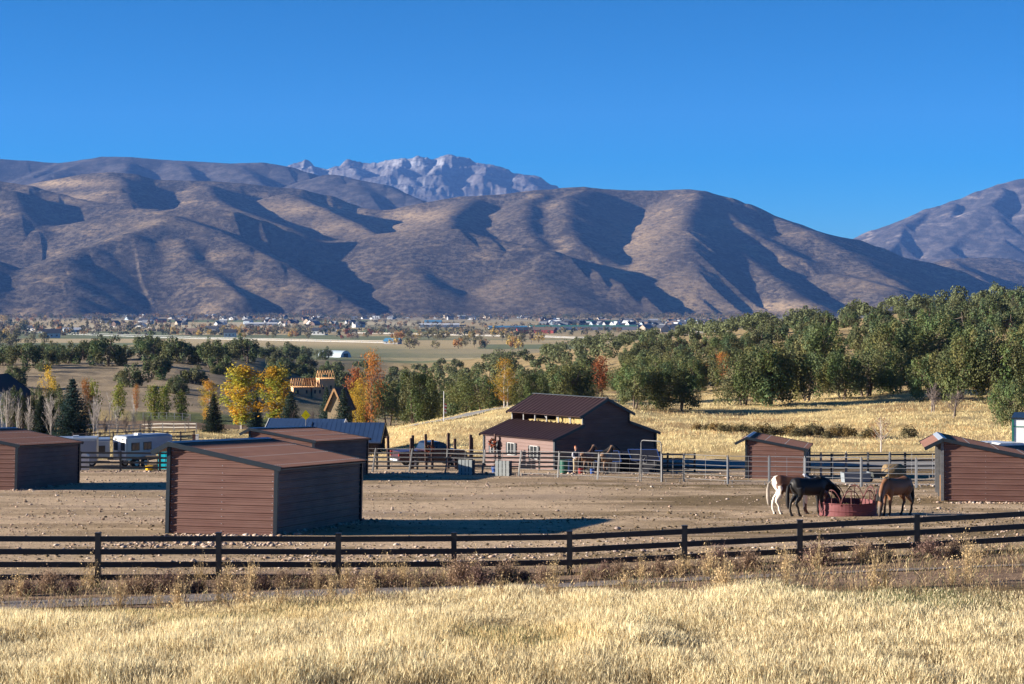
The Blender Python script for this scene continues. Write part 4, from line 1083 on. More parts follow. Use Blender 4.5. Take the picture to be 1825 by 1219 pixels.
def merged(name, lst, nleaf, ls, base, seed, m, w=6.0, h=6.0, label=None):
    """far-off wood that reads as one mass"""
    r = np.random.default_rng(seed); C = []; N = []; K = []
    for g, s, a in lst:
        nl = 9; lob = []
        hue = 1 + r.normal(0, .12)
        bs = np.array(base[int(r.integers(len(base)))] if isinstance(base[0], (tuple, list)) else base)
        for q in range(nl):
            th = r.uniform(0, 6.28); ph = np.arccos(r.uniform(-.1, 1)); c = np.array([math.sin(ph) * math.cos(th) * w * .36, math.sin(ph) * math.sin(th) * w * .36, h * .42 + math.cos(ph) * h * .36])
            rad = r.uniform(.15, .25) * w; m_ = nleaf // nl; d = r.normal(0, 1, (m_, 3)); d /= np.linalg.norm(d, axis=1)[:, None]
            C.append((c + d * rad) * s + np.array(g)); N.append(d + [0, 0, .3]); K.append(np.clip(bs * hue * (1 + r.normal(0, .16, (m_, 1))), .01, 1))
    V, Fc, cc = leafset(np.concatenate(C), np.concatenate(N), ls, .7, np.concatenate(K), seed)
    o = npmesh(name, V, Fc, 4, m, color=cc); tag(o, label, None, None, "stuff"); return o
print("wood trees", len(cand), "stuff", len(WOODS))
if WOODS: merged("woods", WOODS, 420, .42, (.114, .130, .062), 5, M_leaf, label="far part of the juniper wood behind the hillside crest")
# ---- junipers on the tan hill at the left
LH = [(8, 650, 40, 46), (45, 655, 46, 54), (92, 650, 34, 34), (118, 648, 40, 44), (146, 642, 36, 44), (192, 652, 58, 60), (222, 640, 30, 36), (258, 628, 36, 44), (300, 640, 36, 40), (318, 646, 46, 52), (352, 650, 40, 44), (268, 676, 50, 58), (232, 690, 38, 50), (345, 684, 36, 46), (378, 656, 50, 56), (395, 668, 40, 44), (440, 646, 46, 50), (432, 628, 36, 40), (476, 640, 30, 36), (512, 642, 32, 38), (545, 654, 28, 34), (540, 627, 26, 30), (577, 633, 22, 26), (500, 664, 36, 44), (320, 702, 34, 40), (25, 672, 26, 40), (18, 690, 30, 46), (78, 662, 22, 22), (160, 628, 28, 36), (410, 632, 28, 34), (330, 628, 24, 30), (470, 690, 28, 34)]
for i, (x, yb, h, w) in enumerate(LH):
    g = gy(x, yb, 360, 1200); D = g.y; sx = w * 1.12 * D / F / 6.2; sz = h * 1.1 * D / F / 6.0
    where = "left" if x < 200 else ("middle" if x < 400 else "right")
    g.z -= .6
    plant(Jn, JF[i % 5], g, i * 1.7, (sx, sx, sz), "round dark juniper on the tan hill, %s slope" % where, "tree", "junipers on the tan hill, " + where)
rr = random.Random(4)
for i in range(22):
    x = rr.uniform(-60, 640); D = rr.uniform(560, 800); g = gd(x, D); s = rr.uniform(.8, 1.3); g.z -= .6
    plant(Jn, JF[i % 5], g, i * 2.1, (s, s, s), "dark juniper along the crest of the tan hill", "tree", "junipers along the tan hill's crest")

# ================================================================== HORSES, PERSON, FEEDER
def organic(name, chains, m, parent=None, voxel=.028, smooth=6, mats=None):
    """one continuous body: overlapping tapered chains fused by a voxel remesh"""
    mb = MB()
    for pts, rr in chains: mb.tube(pts, rr, 14)
    o = mb.build(name, m, parent, smooth=True)
    md = o.modifiers.new("fuse", 'REMESH'); md.mode = 'VOXEL'; md.voxel_size = voxel; md.use_smooth_shade = True
    ms = o.modifiers.new("soften", 'SMOOTH'); ms.factor = .5; ms.iterations = smooth
    return o
def coat(name, col, legs=None, patch=None, z0=.75, scale=1.6, thr=.5):
    m = bpy.data.materials.new(name); m.use_nodes = True
    nt = m.node_tree; b = nt.nodes["Principled BSDF"]; b.inputs["Roughness"].default_value = .55; b.inputs["Specular IOR Level"].default_value = .35
    tc = nt.nodes.new("ShaderNodeTexCoord"); out = None
    n = nt.nodes.new("ShaderNodeTexNoise"); n.inputs["Scale"].default_value = scale; n.inputs["Detail"].default_value = 1.5; nt.links.new(tc.outputs["Object"], n.inputs["Vector"])
    mx = nt.nodes.new("ShaderNodeMix"); mx.data_type = 'RGBA'; mx.inputs[6].default_value = (*col, 1); mx.inputs[7].default_value = (*(patch or tuple(c * .72 for c in col)), 1)
    mr = nt.nodes.new("ShaderNodeMapRange")
    mr.inputs[1].default_value = thr - (.01 if patch else .2); mr.inputs[2].default_value = thr + (.01 if patch else .2)
    nt.links.new(n.outputs["Fac"], mr.inputs[0]); nt.links.new(mr.outputs[0], mx.inputs[0]); out = mx.outputs[2]
    if legs:
        sp = nt.nodes.new("ShaderNodeSeparateXYZ"); nt.links.new(tc.outputs["Object"], sp.inputs[0])
        mz = nt.nodes.new("ShaderNodeMapRange"); mz.inputs[1].default_value = z0; mz.inputs[2].default_value = z0 - .22; nt.links.new(sp.outputs["Z"], mz.inputs[0])
        m2 = nt.nodes.new("ShaderNodeMix"); m2.data_type = 'RGBA'; nt.links.new(mz.outputs[0], m2.inputs[0]); nt.links.new(out, m2.inputs[6]); m2.inputs[7].default_value = (*legs, 1); out = m2.outputs[2]
    nt.links.new(out, b.inputs["Base Color"]); return m
def horse(loc, rz, m, hair, label, pose="graze", s=1.0, mane_col=None, group="horses", neck_turn=0.0):
    root = empty("horse", loc, rz, label, "horse", group); root.scale = (s, s, s)
    C = []
    C.append(([(-.80, 0, 1.22), (-.70, 0, 1.23), (-.55, 0, 1.22), (-.30, 0, 1.17), (0, 0, 1.13), (.28, 0, 1.14), (.50, 0, 1.18), (.66, 0, 1.17), (.76, 0, 1.15)],
              [(.13, .13), (.25, .27), (.31, .325), (.32, .325), (.335, .345), (.31, .355), (.26, .35), (.19, .29), (.10, .18)]))
    C.append(([(.20, 0, 1.36), (.42, 0, 1.40), (.60, 0, 1.34)], [(.10, .09), (.10, .11), (.10, .14)]))
    nt_ = neck_turn
    if pose == "graze": N = [(.52, 0, 1.26), (.80, .06 * nt_, 1.12), (1.02, .14 * nt_, .88), (1.16, .22 * nt_, .62)]; H = [(1.12, .21 * nt_, .70), (1.19, .24 * nt_, .52), (1.25, .27 * nt_, .32), (1.28, .28 * nt_, .16), (1.28, .28 * nt_, .07)]
    elif pose == "feed": N = [(.52, 0, 1.26), (.84, 0, 1.20), (1.10, 0, 1.04), (1.30, 0, .84)]; H = [(1.25, 0, .90), (1.36, 0, .74), (1.46, 0, .58), (1.53, 0, .45), (1.55, 0, .38)]
    else: N = [(.50, 0, 1.28), (.74, 0, 1.48), (.92, 0, 1.70), (1.02, 0, 1.86)]; H = [(.98, 0, 1.84), (1.12, 0, 1.80), (1.30, 0, 1.68), (1.44, 0, 1.58), (1.50, 0, 1.54)]
    C.append((N, [(.19, .30), (.145, .245), (.115, .185), (.095, .135)]))
    C.append((H, [(.095, .115), (.10, .13), (.08, .10), (.062, .075), (.055, .055)]))
    hv = Vector(H[0]); dh = (Vector(H[2]) - hv).normalized()
    for sy in (-1, 1):
        q = hv - dh * .02; C.append(([q + Vector((0, sy * .055, .02)), q - dh * .10 + Vector((.0, sy * .07, .04)), q - dh * .17 + Vector((.01, sy * .065, .03))], [.030, .032, .010]))
        C.append(([(.50, sy * .13, 1.10), (.50, sy * .145, .88), (.49, sy * .14, .70), (.51, sy * .135, .50), (.50, sy * .135, .46), (.505, sy * .135, .30), (.51, sy * .135, .17), (.555, sy * .135, .08), (.57, sy * .135, 0)],
                  [(.14, .17), (.10, .125), (.075, .085), (.062, .066), (.055, .06), (.044, .048), (.050, .054), (.046, .050), (.062, .068)]))
        st = sy * .10
        C.append(([(-.52, sy * .13, 1.14), (-.48, sy * .155, .92), (-.52, sy * .15, .76), (-.68 - st * .3, sy * .145, .57), (-.70 - st * .3, sy * .145, .52), (-.66 - st, sy * .14, .34), (-.64 - st, sy * .14, .18), (-.59 - st, sy * .14, .08), (-.57 - st, sy * .14, 0)],
                  [(.20, .26), (.15, .21), (.10, .13), (.064, .074), (.058, .066), (.046, .052), (.052, .056), (.048, .050), (.062, .068)]))
    organic("body", C, m, root)
    t = MB(); t.tube([(-.83, 0, 1.30), (-.92, 0, 1.18), (-.96, 0, .95), (-.95, .02, .65), (-.93, .02, .42), (-.92, .02, .30)], [.035, .06, .075, .08, .055, .012], 8); t.build("tail", hair, root, smooth=True)
    mc = mane_col or hair; mn = MB()
    pts = [Vector((.40, 0, 1.44))] + [Vector(p) for p in N[1:]]
    rr = random.Random(4)
    for a, b in zip(pts[:-1], pts[1:]):
        d = (b - a).normalized(); nrm = Vector((-d.z, 0, d.x)); nrm = nrm if nrm.z > 0 or nrm.x > 0 else -nrm
        if pose != "up" and nrm.z < 0: nrm = -nrm
        if pose == "up": nrm = Vector((-abs(d.z), 0, abs(d.x) * .4))
        for k in range(9):
            p = a.lerp(b, k / 9) + nrm * .13
            side = 1
            mn.tube([p, p + Vector((0, -side * .12, -.02)), p + Vector((-.02, -side * .16, -.16 - rr.uniform(0, .09)))], [.030, .034, .008], 5)
            mn.tube([p, p + Vector((0, .10, -.02)), p + Vector((-.02, .12, -.10))], [.028, .03, .008], 5)
    mn.build("mane", mc, root, smooth=True)
    hf = mat("dark hoof", (.03, .025, .02), .6)
    for x, y in ((.585, -.135), (.585, .135), (-.555 + .10, -.14), (-.555 - .10, .14)):
        h = MB(); h.tube([(x, y, -.03), (x - .01, y, .07)], [(.064, .070), (.048, .052)], 10); h.build("hoof", hf, root)
    return root
c_bay = coat("brown coat", (.20, .092, .045), legs=(.02, .012, .010), z0=.62)
c_blk = coat("black coat", (.010, .009, .010), z0=.5)
c_pnt = coat("white and brown pinto coat", (.70, .64, .56), patch=(.10, .045, .025), scale=2.2, thr=.5)
def pinto():
    nt = c_pnt.node_tree; n = [q for q in nt.nodes if q.type == 'TEX_NOISE'][0]; mr = [q for q in nt.nodes if q.type == 'MAP_RANGE'][0]; tc = [q for q in nt.nodes if q.type == 'TEX_COORD'][0]
    sp = nt.nodes.new("ShaderNodeSeparateXYZ"); nt.links.new(tc.outputs["Object"], sp.inputs[0])
    a = nt.nodes.new("ShaderNodeMath"); a.operation = 'MULTIPLY_ADD'; a.inputs[1].default_value = 1.0; nt.links.new(sp.outputs["X"], a.inputs[0]); nt.links.new(n.outputs["Fac"], a.inputs[2])
    z = nt.nodes.new("ShaderNodeMath"); z.operation = 'LESS_THAN'; z.inputs[1].default_value = .80; nt.links.new(sp.outputs["Z"], z.inputs[0])
    b = nt.nodes.new("ShaderNodeMath"); b.operation = 'SUBTRACT'; nt.links.new(a.outputs[0], b.inputs[0]); nt.links.new(z.outputs[0], b.inputs[1])
    mr.inputs[1].default_value = -.03; mr.inputs[2].default_value = 0.0; nt.links.new(b.outputs[0], mr.inputs[0])
pinto()
c_bay2 = coat("dusty bay coat", (.16, .085, .05), legs=(.03, .02, .015)); c_srl = coat("light brown coat", (.22, .13, .08))
h_blk = mat("black horse hair", (.010, .009, .010), .7); h_gry = mat("grey white mane", (.42, .44, .50), .8, var=.3); h_wht = mat("cream tail", (.30, .26, .22), .8, var=.4, scale=5)
g = gd(1597, 84.0); horse(g, R(218), c_bay, h_blk, "brown horse with black mane grazing right of the round feeder", "graze", 1.07, group="horses at the feeder", neck_turn=1.0)
g = gd(1441, 84.2); horse(g, R(24), c_blk, h_blk, "black horse feeding from the left side of the round feeder", "feed", 1.08, group="horses at the feeder")
g = gd(1412, 85.7); horse(g, R(4), c_pnt, h_wht, "white and brown pinto horse standing behind the black horse", "feed", 1.10, h_gry, group="horses at the feeder")
def feeder():
    g = gd(1511, 84.6); root = empty("hay_feeder", g, 0, "dusty red round hay feeder ring with arched bars between the horses", "hay feeder")
    mr = mat("faded red feeder steel", (.155, .048, .052), .7, var=.35, scale=2.5); mb_ = mat("dark red feeder bars", (.13, .045, .045), .5, var=.3)
    r = 1.22; n = 48; h = .60
    m = MB(); vs = []
    prof = [(r, 0), (r + .03, .04), (r, .08), (r, .24), (r + .02, .28), (r, .32), (r, h - .05), (r + .03, h - .02), (r + .02, h), (r - .02, h), (r - .03, h - .04), (r - .03, 0)]
    for k in range(n):
        a = 2 * math.pi * k / n
        for q, z in prof: vs.append((q * math.cos(a), q * math.sin(a), z))
    L = len(prof); fs = [(k * L + j, ((k + 1) % n) * L + j, ((k + 1) % n) * L + (j + 1) % L, k * L + (j + 1) % L) for k in range(n) for j in range(L)]
    m.add(vs, fs); m.build("ring_panel", mr, root, smooth=False)
    na = 9
    for k in range(na):
        a0 = 2 * math.pi * (k + .15) / na; a1 = a0 + 2 * math.pi / na * 1.06
        pts = []
        for j in range(11):
            t = j / 10; a = a0 + (a1 - a0) * t; z = h + .56 * (1 - abs(2 * t - 1) ** 2.2)
            pts.append((r * math.cos(a), r * math.sin(a), z if 0 < j < 10 else h - .1))
        b = MB(); b.tube(pts, .022, 7); b.build("arch_bar", mb_, root, smooth=True)
        am = (a0 + a1) / 2; b = MB(); b.tube([(r * math.cos(am), r * math.sin(am), h - .1), (r * math.cos(am), r * math.sin(am), h + .56)], .018, 6); b.build("upright_bar", mb_, root)
    m = MB(); rr = random.Random(2)
    for k in range(500):
        a = rr.uniform(0, 6.28); q = r * .93 * math.sqrt(rr.random()); z = .30 * (1 - (q / r) ** 2) + rr.uniform(0, .08)
        d = Vector((rr.gauss(0, 1), rr.gauss(0, 1), rr.gauss(0, .4))).normalized() * .16; w = Vector((-d.y, d.x, 0)).normalized() * .02
        p = Vector((q * math.cos(a), q * math.sin(a), z + .05)); m.add([p - d - w, p - d + w, p + d + w, p + d - w], [(0, 1, 2, 3)])
    o = m.build("hay", mat("loose hay", (.36, .27, .11), .95, var=.3)); o.location = g; tag(o, "loose hay lying inside the red round feeder", "hay", None, "stuff")
feeder()
# horses tied up in the barn's yard
g = gd(1046, 138.5); horse(g, R(58), c_bay2, h_blk, "bay horse seen from behind, nearest the person by the barn", "up", 1.0, group="horses in the barn yard")
g = gd(1066, 140.6); horse(g, R(-8), c_blk, h_blk, "dark horse with a raised head between the two brown ones by the barn", "up", 1.02, group="horses in the barn yard")
g = gd(1080, 138.0); horse(g, R(62), c_srl, h_blk, "light brown horse seen from behind, right hand one by the barn", "up", .98, group="horses in the barn yard")

def person():
    g = gd(1026, 137.6); g.z += .02; root = empty("person", g, R(-60), "person in a light sleeved dark vest and khaki trousers standing by the barn", "person"); root.scale = (1.06,) * 3
    skin = mat("skin", (.50, .28, .20), .6)
    C = [([(0, 0, .92), (0, 0, 1.05), (.01, 0, 1.20), (.02, 0, 1.36), (.01, 0, 1.45)], [(.15, .11), (.14, .10), (.165, .11), (.18, .11), (.07, .06)]), ([(.01, 0, 1.42), (.02, 0, 1.56)], [.055, .055]),
         ([(.02, 0, 1.50), (.035, 0, 1.58), (.03, 0, 1.66), (.02, 0, 1.73), (.015, 0, 1.76)], [(.05, .06), (.072, .085), (.078, .098), (.07, .085), (.03, .04)]), ([(.11, 0, 1.61), (.14, 0, 1.60)], [.018, .014])]
    for sy in (-1, 1):
        C.append(([(0, sy * .09, .95), (.01, sy * .10, .72), (.02, sy * .10, .50), (.0, sy * .10, .28), (-.01, sy * .10, .08)], [(.09, .10), (.08, .085), (.058, .062), (.055, .06), (.04, .045)]))
        C.append(([(-.01, sy * .10, .06), (.08, sy * .11, .04), (.17, sy * .12, .03)], [(.045, .05), (.045, .045), (.04, .025)]))
        C.append(([(0, sy * .19, 1.38), (.02, sy * .235, 1.24), (.03, sy * .245, 1.10), (.12, sy * .20, 1.02), (.26, sy * .12, 1.04)], [.055, .05, .042, .038, .028]))
        C.append(([(.26, sy * .12, 1.04), (.31, sy * .10, 1.045), (.34, sy * .09, 1.045)], [(.03, .02), (.042, .02), (.04, .016)]))
        for k in range(4): C.append(([(.33, sy * (.09 - .028 + k * .018), 1.045), (.37, sy * (.085 - .028 + k * .018), 1.035), (.39 - .008 * abs(k - 1.5), sy * (.08 - .028 + k * .018), 1.015)], [.0095, .009, .008]))
        C.append(([(.29, sy * .06, 1.055), (.33, sy * .045, 1.06)], [.011, .009]))
    organic("body", C, skin, root, voxel=.014, smooth=2)
    kh = mat("khaki trousers", (.36, .29, .19), .9); vst = mat("dark blue vest", (.03, .035, .06), .9); slv = mat("pale plaid sleeves", (.45, .45, .50), .9, var=.4, scale=14); hr = mat("ginger hair", (.45, .14, .05), .8, var=.3)
    C = [([(0, 0, 1.0), (0, 0, .88)], [(.165, .125), (.17, .13)])]
    for sy in (-1, 1): C.append(([(0, sy * .09, .93), (.01, sy * .10, .72), (.02, sy * .10, .50), (.0, sy * .10, .28), (-.01, sy * .10, .07)], [(.105, .115), (.095, .10), (.078, .08), (.075, .078), (.07, .075)]))
    organic("trousers", C, kh, root, voxel=.018, smooth=2)
    organic("vest", [([(0, 0, .98), (0, 0, 1.12), (.01, 0, 1.26), (.01, 0, 1.38), (.01, 0, 1.46)], [(.175, .135), (.165, .125), (.185, .13), (.19, .12), (.085, .08)])], vst, root, voxel=.018, smooth=2)
    for sy in (-1, 1): organic("sleeve", [([(0, sy * .18, 1.38), (.02, sy * .235, 1.24), (.03, sy * .245, 1.10), (.12, sy * .20, 1.02), (.23, sy * .135, 1.035)], [.07, .064, .056, .05, .042])], slv, root, voxel=.018, smooth=2)
    organic("hair", [([(-.03, 0, 1.60), (-.02, 0, 1.70), (.0, 0, 1.765), (.01, 0, 1.80)], [(.065, .06), (.085, .09), (.075, .085), (.03, .03)])], hr, root, voxel=.016, smooth=2)
    for sy in (-1, 1):
        e = MB(); e.tube([(.105, sy * .03, 1.63), (.117, sy * .03, 1.63)], [.010, .008], 6); e.build("eye", M_trim, root)
        b = MB(); b.box((.04, sy * .11, .03), (.28, .10, .07)); b.tube([(-.01, sy * .10, .04), (-.01, sy * .10, .22)], .065, 8); b.build("boot", M_post, root)
person()

# ================================================================== YARD THINGS
def barrel(x, D, m, label):
    g = gd(x, D); b = MB(); b.tube([(0, 0, -.05), (0, 0, .02), (0, 0, .28), (0, 0, .30), (0, 0, .32), (0, 0, .58), (0, 0, .60), (0, 0, .62), (0, 0, .90)], [.28, .29, .29, .305, .29, .29, .305, .29, .285], 18)
    o = b.build("barrel", m, smooth=False); o.location = g; tag(o, label, "barrel")
    r = MB(); r.tube([(0, 0, .88), (0, 0, .93)], .30, 18); r.build("rim", m, o)
M_green = mat("green plastic", (.015, .09, .065), .5)
barrel(1005, 138.2, M_green, "green plastic barrel left of the person by the barn"); barrel(1014.5, 139.4, mat("blue plastic", (.03, .06, .16), .4), "dark blue barrel close behind the green one")
def bucket(x, D, m, label, r=.17, h=.34):
    g = gd(x, D); b = MB(); b.tube([(0, 0, -.02), (0, 0, h)], [r * .82, r], 14); o = b.build("bucket", m); o.location = g; tag(o, label, "bucket")
    hd = MB(); hd.tube([(-r, 0, h), (-r * .7, 0, h + r * .7), (0, 0, h + r), (r * .7, 0, h + r * .7), (r, 0, h)], .01, 5); hd.build("handle", M_steel, o)
bucket(1035, 137.4, mat("red plastic", (.22, .025, .025), .5), "red bucket between the person and the bay horse", .19, .38); bucket(1055.5, 136.8, mat("bright blue plastic", (.02, .07, .26), .5), "bright blue bucket under the tied horses", .16, .36)
bucket(1541, 124.5, mat("bright blue plastic", (.02, .07, .26), .5), "small blue bucket beside the grey water trough", .2, .3); bucket(882, 139.6, mat("bright blue plastic", (.02, .07, .26), .5), "blue bucket left of the second slatted crate", .25, .4)
def slatted(x, D, label, w=.98, h=1.02):
    g = gd(x, D); root = empty("slatted_crate", g, R(-14), label, "crate", "grey slatted crates against the pipe panels")
    m = mat("grey weathered slats", (.34, .37, .37), .8, var=.2, scale=4); n = 4
    for k in range(n):
        b = MB(); b.box((-w / 2 + (k + .5) * w / n, 0, h / 2 + .02), (w / n * .80, .03, h)); b.build("slat", m, root)
    b = MB()
    for z in (.18, .52, .88): b.box((0, .035, z), (w, .035, .09))
    b.build("batten", m, root)
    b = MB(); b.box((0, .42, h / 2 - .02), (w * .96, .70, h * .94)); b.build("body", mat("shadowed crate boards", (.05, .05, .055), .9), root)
slatted(829, 133.6, "grey slatted crate behind the pipe panels, left one of two"); slatted(895, 131.6, "grey slatted crate behind the pipe panels, right one of two")
def trough():
    g = gd(1525, 124); b = MB(); w, d, h = 1.75, .8, .62
    o_ = [(-w / 2, -d / 2), (w / 2, -d / 2), (w / 2, d / 2), (-w / 2, d / 2)]
    vs = [(x * .92, y * .92, -.05) for x, y in o_] + [(x, y, h) for x, y in o_] + [(x * .94, y * .9, h) for x, y in o_] + [(x * .86, y * .84, .1) for x, y in o_]
    fs = [(3, 2, 1, 0)]
    for k in range(4):
        j = (k + 1) % 4; fs += [(k, j, 4 + j, 4 + k), (4 + k, 4 + j, 8 + j, 8 + k), (8 + k, 8 + j, 12 + j, 12 + k)]
    fs.append((12, 13, 14, 15)); b.add(vs, fs); o = b.build("water_trough", mat("grey trough", (.20, .23, .26), .5, var=.15)); o.location = g; o.rotation_euler = (0, 0, R(8)); tag(o, "pale grey water trough behind the panels, left of the round bale", "trough")
    wv = MB(); wv.box((0, 0, h - .12), (w * .9, d * .86, .02)); wv.build("water", M_glass, o)
trough()
def round_bale():
    g = gd(1592, 126.5); b = MB(); r = .54; prof = [(-.62, .0), (-.60, r * .90), (-.52, r), (0, r * 1.02), (.52, r), (.60, r * .90), (.62, 0)]
    pts = [(x, 0, r * .95) for x, q in prof]; b.tube(pts, [max(q, .01) for x, q in prof], 26)
    o = b.build("round_bale", mat("round bale straw", (.20, .14, .075), .95, var=.35, scale=7, bump=.8, bscale=16), smooth=True); o.location = g; o.rotation_euler = (0, 0, R(12)); tag(o, "round straw bale behind the brown horse and the pipe panels", "hay bale")
    t = MB(); t.beam((-.6, 0, .1), (.75, 0, .95), .06, .06); 
    w = gd(1566, 125.2); c = MB()
    c.add([(-.62, -.36, .34), (.55, -.36, .30), (.55, .36, .30), (-.62, .36, .34), (-.48, -.24, .02), (.30, -.24, .02), (.30, .24, .02), (-.48, .24, .02)], [(0, 1, 5, 4), (1, 2, 6, 5), (2, 3, 7, 6), (3, 0, 4, 7), (4, 5, 6, 7)])
    root = empty("wheelbarrow", w, R(20), "dark wheelbarrow with long raised handles beside the round bale", "wheelbarrow")
    q = c.build("tray", mat("dark barrow tray", (.06, .07, .07), .5), root); q.location = (0, 0, .3)
    for sy in (-1, 1):
        h = MB(); h.tube([(-.5, sy * .12, .28), (.3, sy * .26, .5), (1.15, sy * .30, 1.02)], .022, 6); h.build("handle", M_steel, root)
        l = MB(); l.tube([(.28, sy * .26, .5), (.32, sy * .27, 0)], .02, 6); l.build("leg", M_steel, root)
    wh = MB(); wh.tube([(-.62, -.05, .18), (-.62, .05, .18)], .19, 16); wh.build("wheel", M_trim, root)
round_bale()

def wheel(root, x, y, r=.38, w=.24, name="wheel"):
    t = MB(); t.tube([(x, y - w / 2, r), (x, y - w / 2 + .04, r), (x, y + w / 2 - .04, r), (x, y + w / 2, r)], [r * .90, r, r, r * .90], 22); o = t.build(name, mat("rubber tyre", (.018, .018, .018), .9), root, smooth=False)
    q = MB(); q.tube([(x, y - w / 2 - .012, r), (x, y + w / 2 + .012, r)], r * .55, 14); q.build("rim", M_cap, o)
def truck():
    g = gd(704, 151.5); root = empty("pickup_truck", g, R(24), "dark maroon pickup truck parked behind the tall timber posts", "pickup truck")
    mp = mat("maroon truck paint", (.048, .008, .012), .3, spec=.7, var=.05, scale=1); md = mat("black truck roof paint", (.012, .014, .020), .2, spec=.8)
    w = 1.0
    low = [(0, 0, .55), (.05, 0, 1.22), (2.05, 0, 1.26), (2.06, 0, 1.30), (4.12, 0, 1.30), (4.30, 0, 1.26), (5.25, 0, 1.18), (5.50, 0, 1.05), (5.58, 0, .60), (5.45, 0, .45)]
    bot = [(4.95, 0, .42), (4.85, 0, .80), (4.45, 0, .95), (4.05, 0, .80), (3.95, 0, .40), (1.72, 0, .42), (1.62, 0, .82), (1.22, 0, .98), (.82, 0, .82), (.72, 0, .46)]
    m = MB(); m.prism(low + bot, (0, -w, 0), (0, w, 0)); m.build("body", mp, root)
    cab = [(2.08, 0, 1.29), (2.26, 0, 1.80), (2.45, 0, 1.88), (3.35, 0, 1.88), (3.60, 0, 1.80), (4.18, 0, 1.29)]
    c = MB(); vs = [(x, -w * (.96 if z < 1.5 else .80), z) for x, _, z in cab] + [(x, w * (.96 if z < 1.5 else .80), z) for x, _, z in cab]; n = 6
    c.add(vs, [tuple(range(n)), tuple(range(2 * n - 1, n - 1, -1))] + [(i, n + i, n + (i + 1) % n, (i + 1) % n) for i in range(n)]); cb = c.build("cab", md, root)
    for sy in (-1, 1):
        for x0, x1, nm in ((2.40, 2.98, "rear_window"), (3.06, 3.72, "front_window")):
            q = MB(); z0, z1 = 1.36, 1.76; a = .0; y0, y1 = sy * w * .957, sy * w * .86
            q.prism([(x0, y0, z0), (x1 + (.20 if nm[0] == "f" else 0), y0, z0), (x1 - (.12 if nm[0] == "f" else 0), y1, z1), (x0 + .04, y1, z1)], (0, -.012, 0), (0, .012, 0)); q.build("window", M_glass, cb)
        wheel(root, 1.22, sy * .88); wheel(root, 4.45, sy * .88)
        q = MB(); q.box((-.01, sy * .88, 1.02), (.06, .16, .36)); q.build("tail_light", mat("red lens", (.25, .015, .01), .3), root)
        q = MB(); q.box((5.50, sy * .74, .88), (.10, .34, .20)); q.build("headlight", M_cap, root)
        q = MB(); q.box((3.95, sy * 1.10, 1.36), (.14, .24, .20)); q.build("mirror", md, root)
    q = MB(); q.prism([(2.12, 0, 1.38), (2.24, 0, 1.74), (2.27, 0, 1.74), (2.15, 0, 1.38)], (-.02, -.70, 0), (-.02, .70, 0)); q.build("window", M_glass, cb)
    q = MB(); q.prism([(4.06, 0, 1.36), (3.66, 0, 1.76), (3.70, 0, 1.78), (4.12, 0, 1.36)], (.02, -.74, 0), (.02, .74, 0)); q.build("window", M_glass, cb)
    q = MB(); q.box((-.10, 0, .58), (.16, 1.9, .18)); q.build("bumper", M_cap, root)
    q = MB(); q.box((5.62, 0, .56), (.14, 1.9, .22)); q.build("bumper", M_cap, root)
truck()
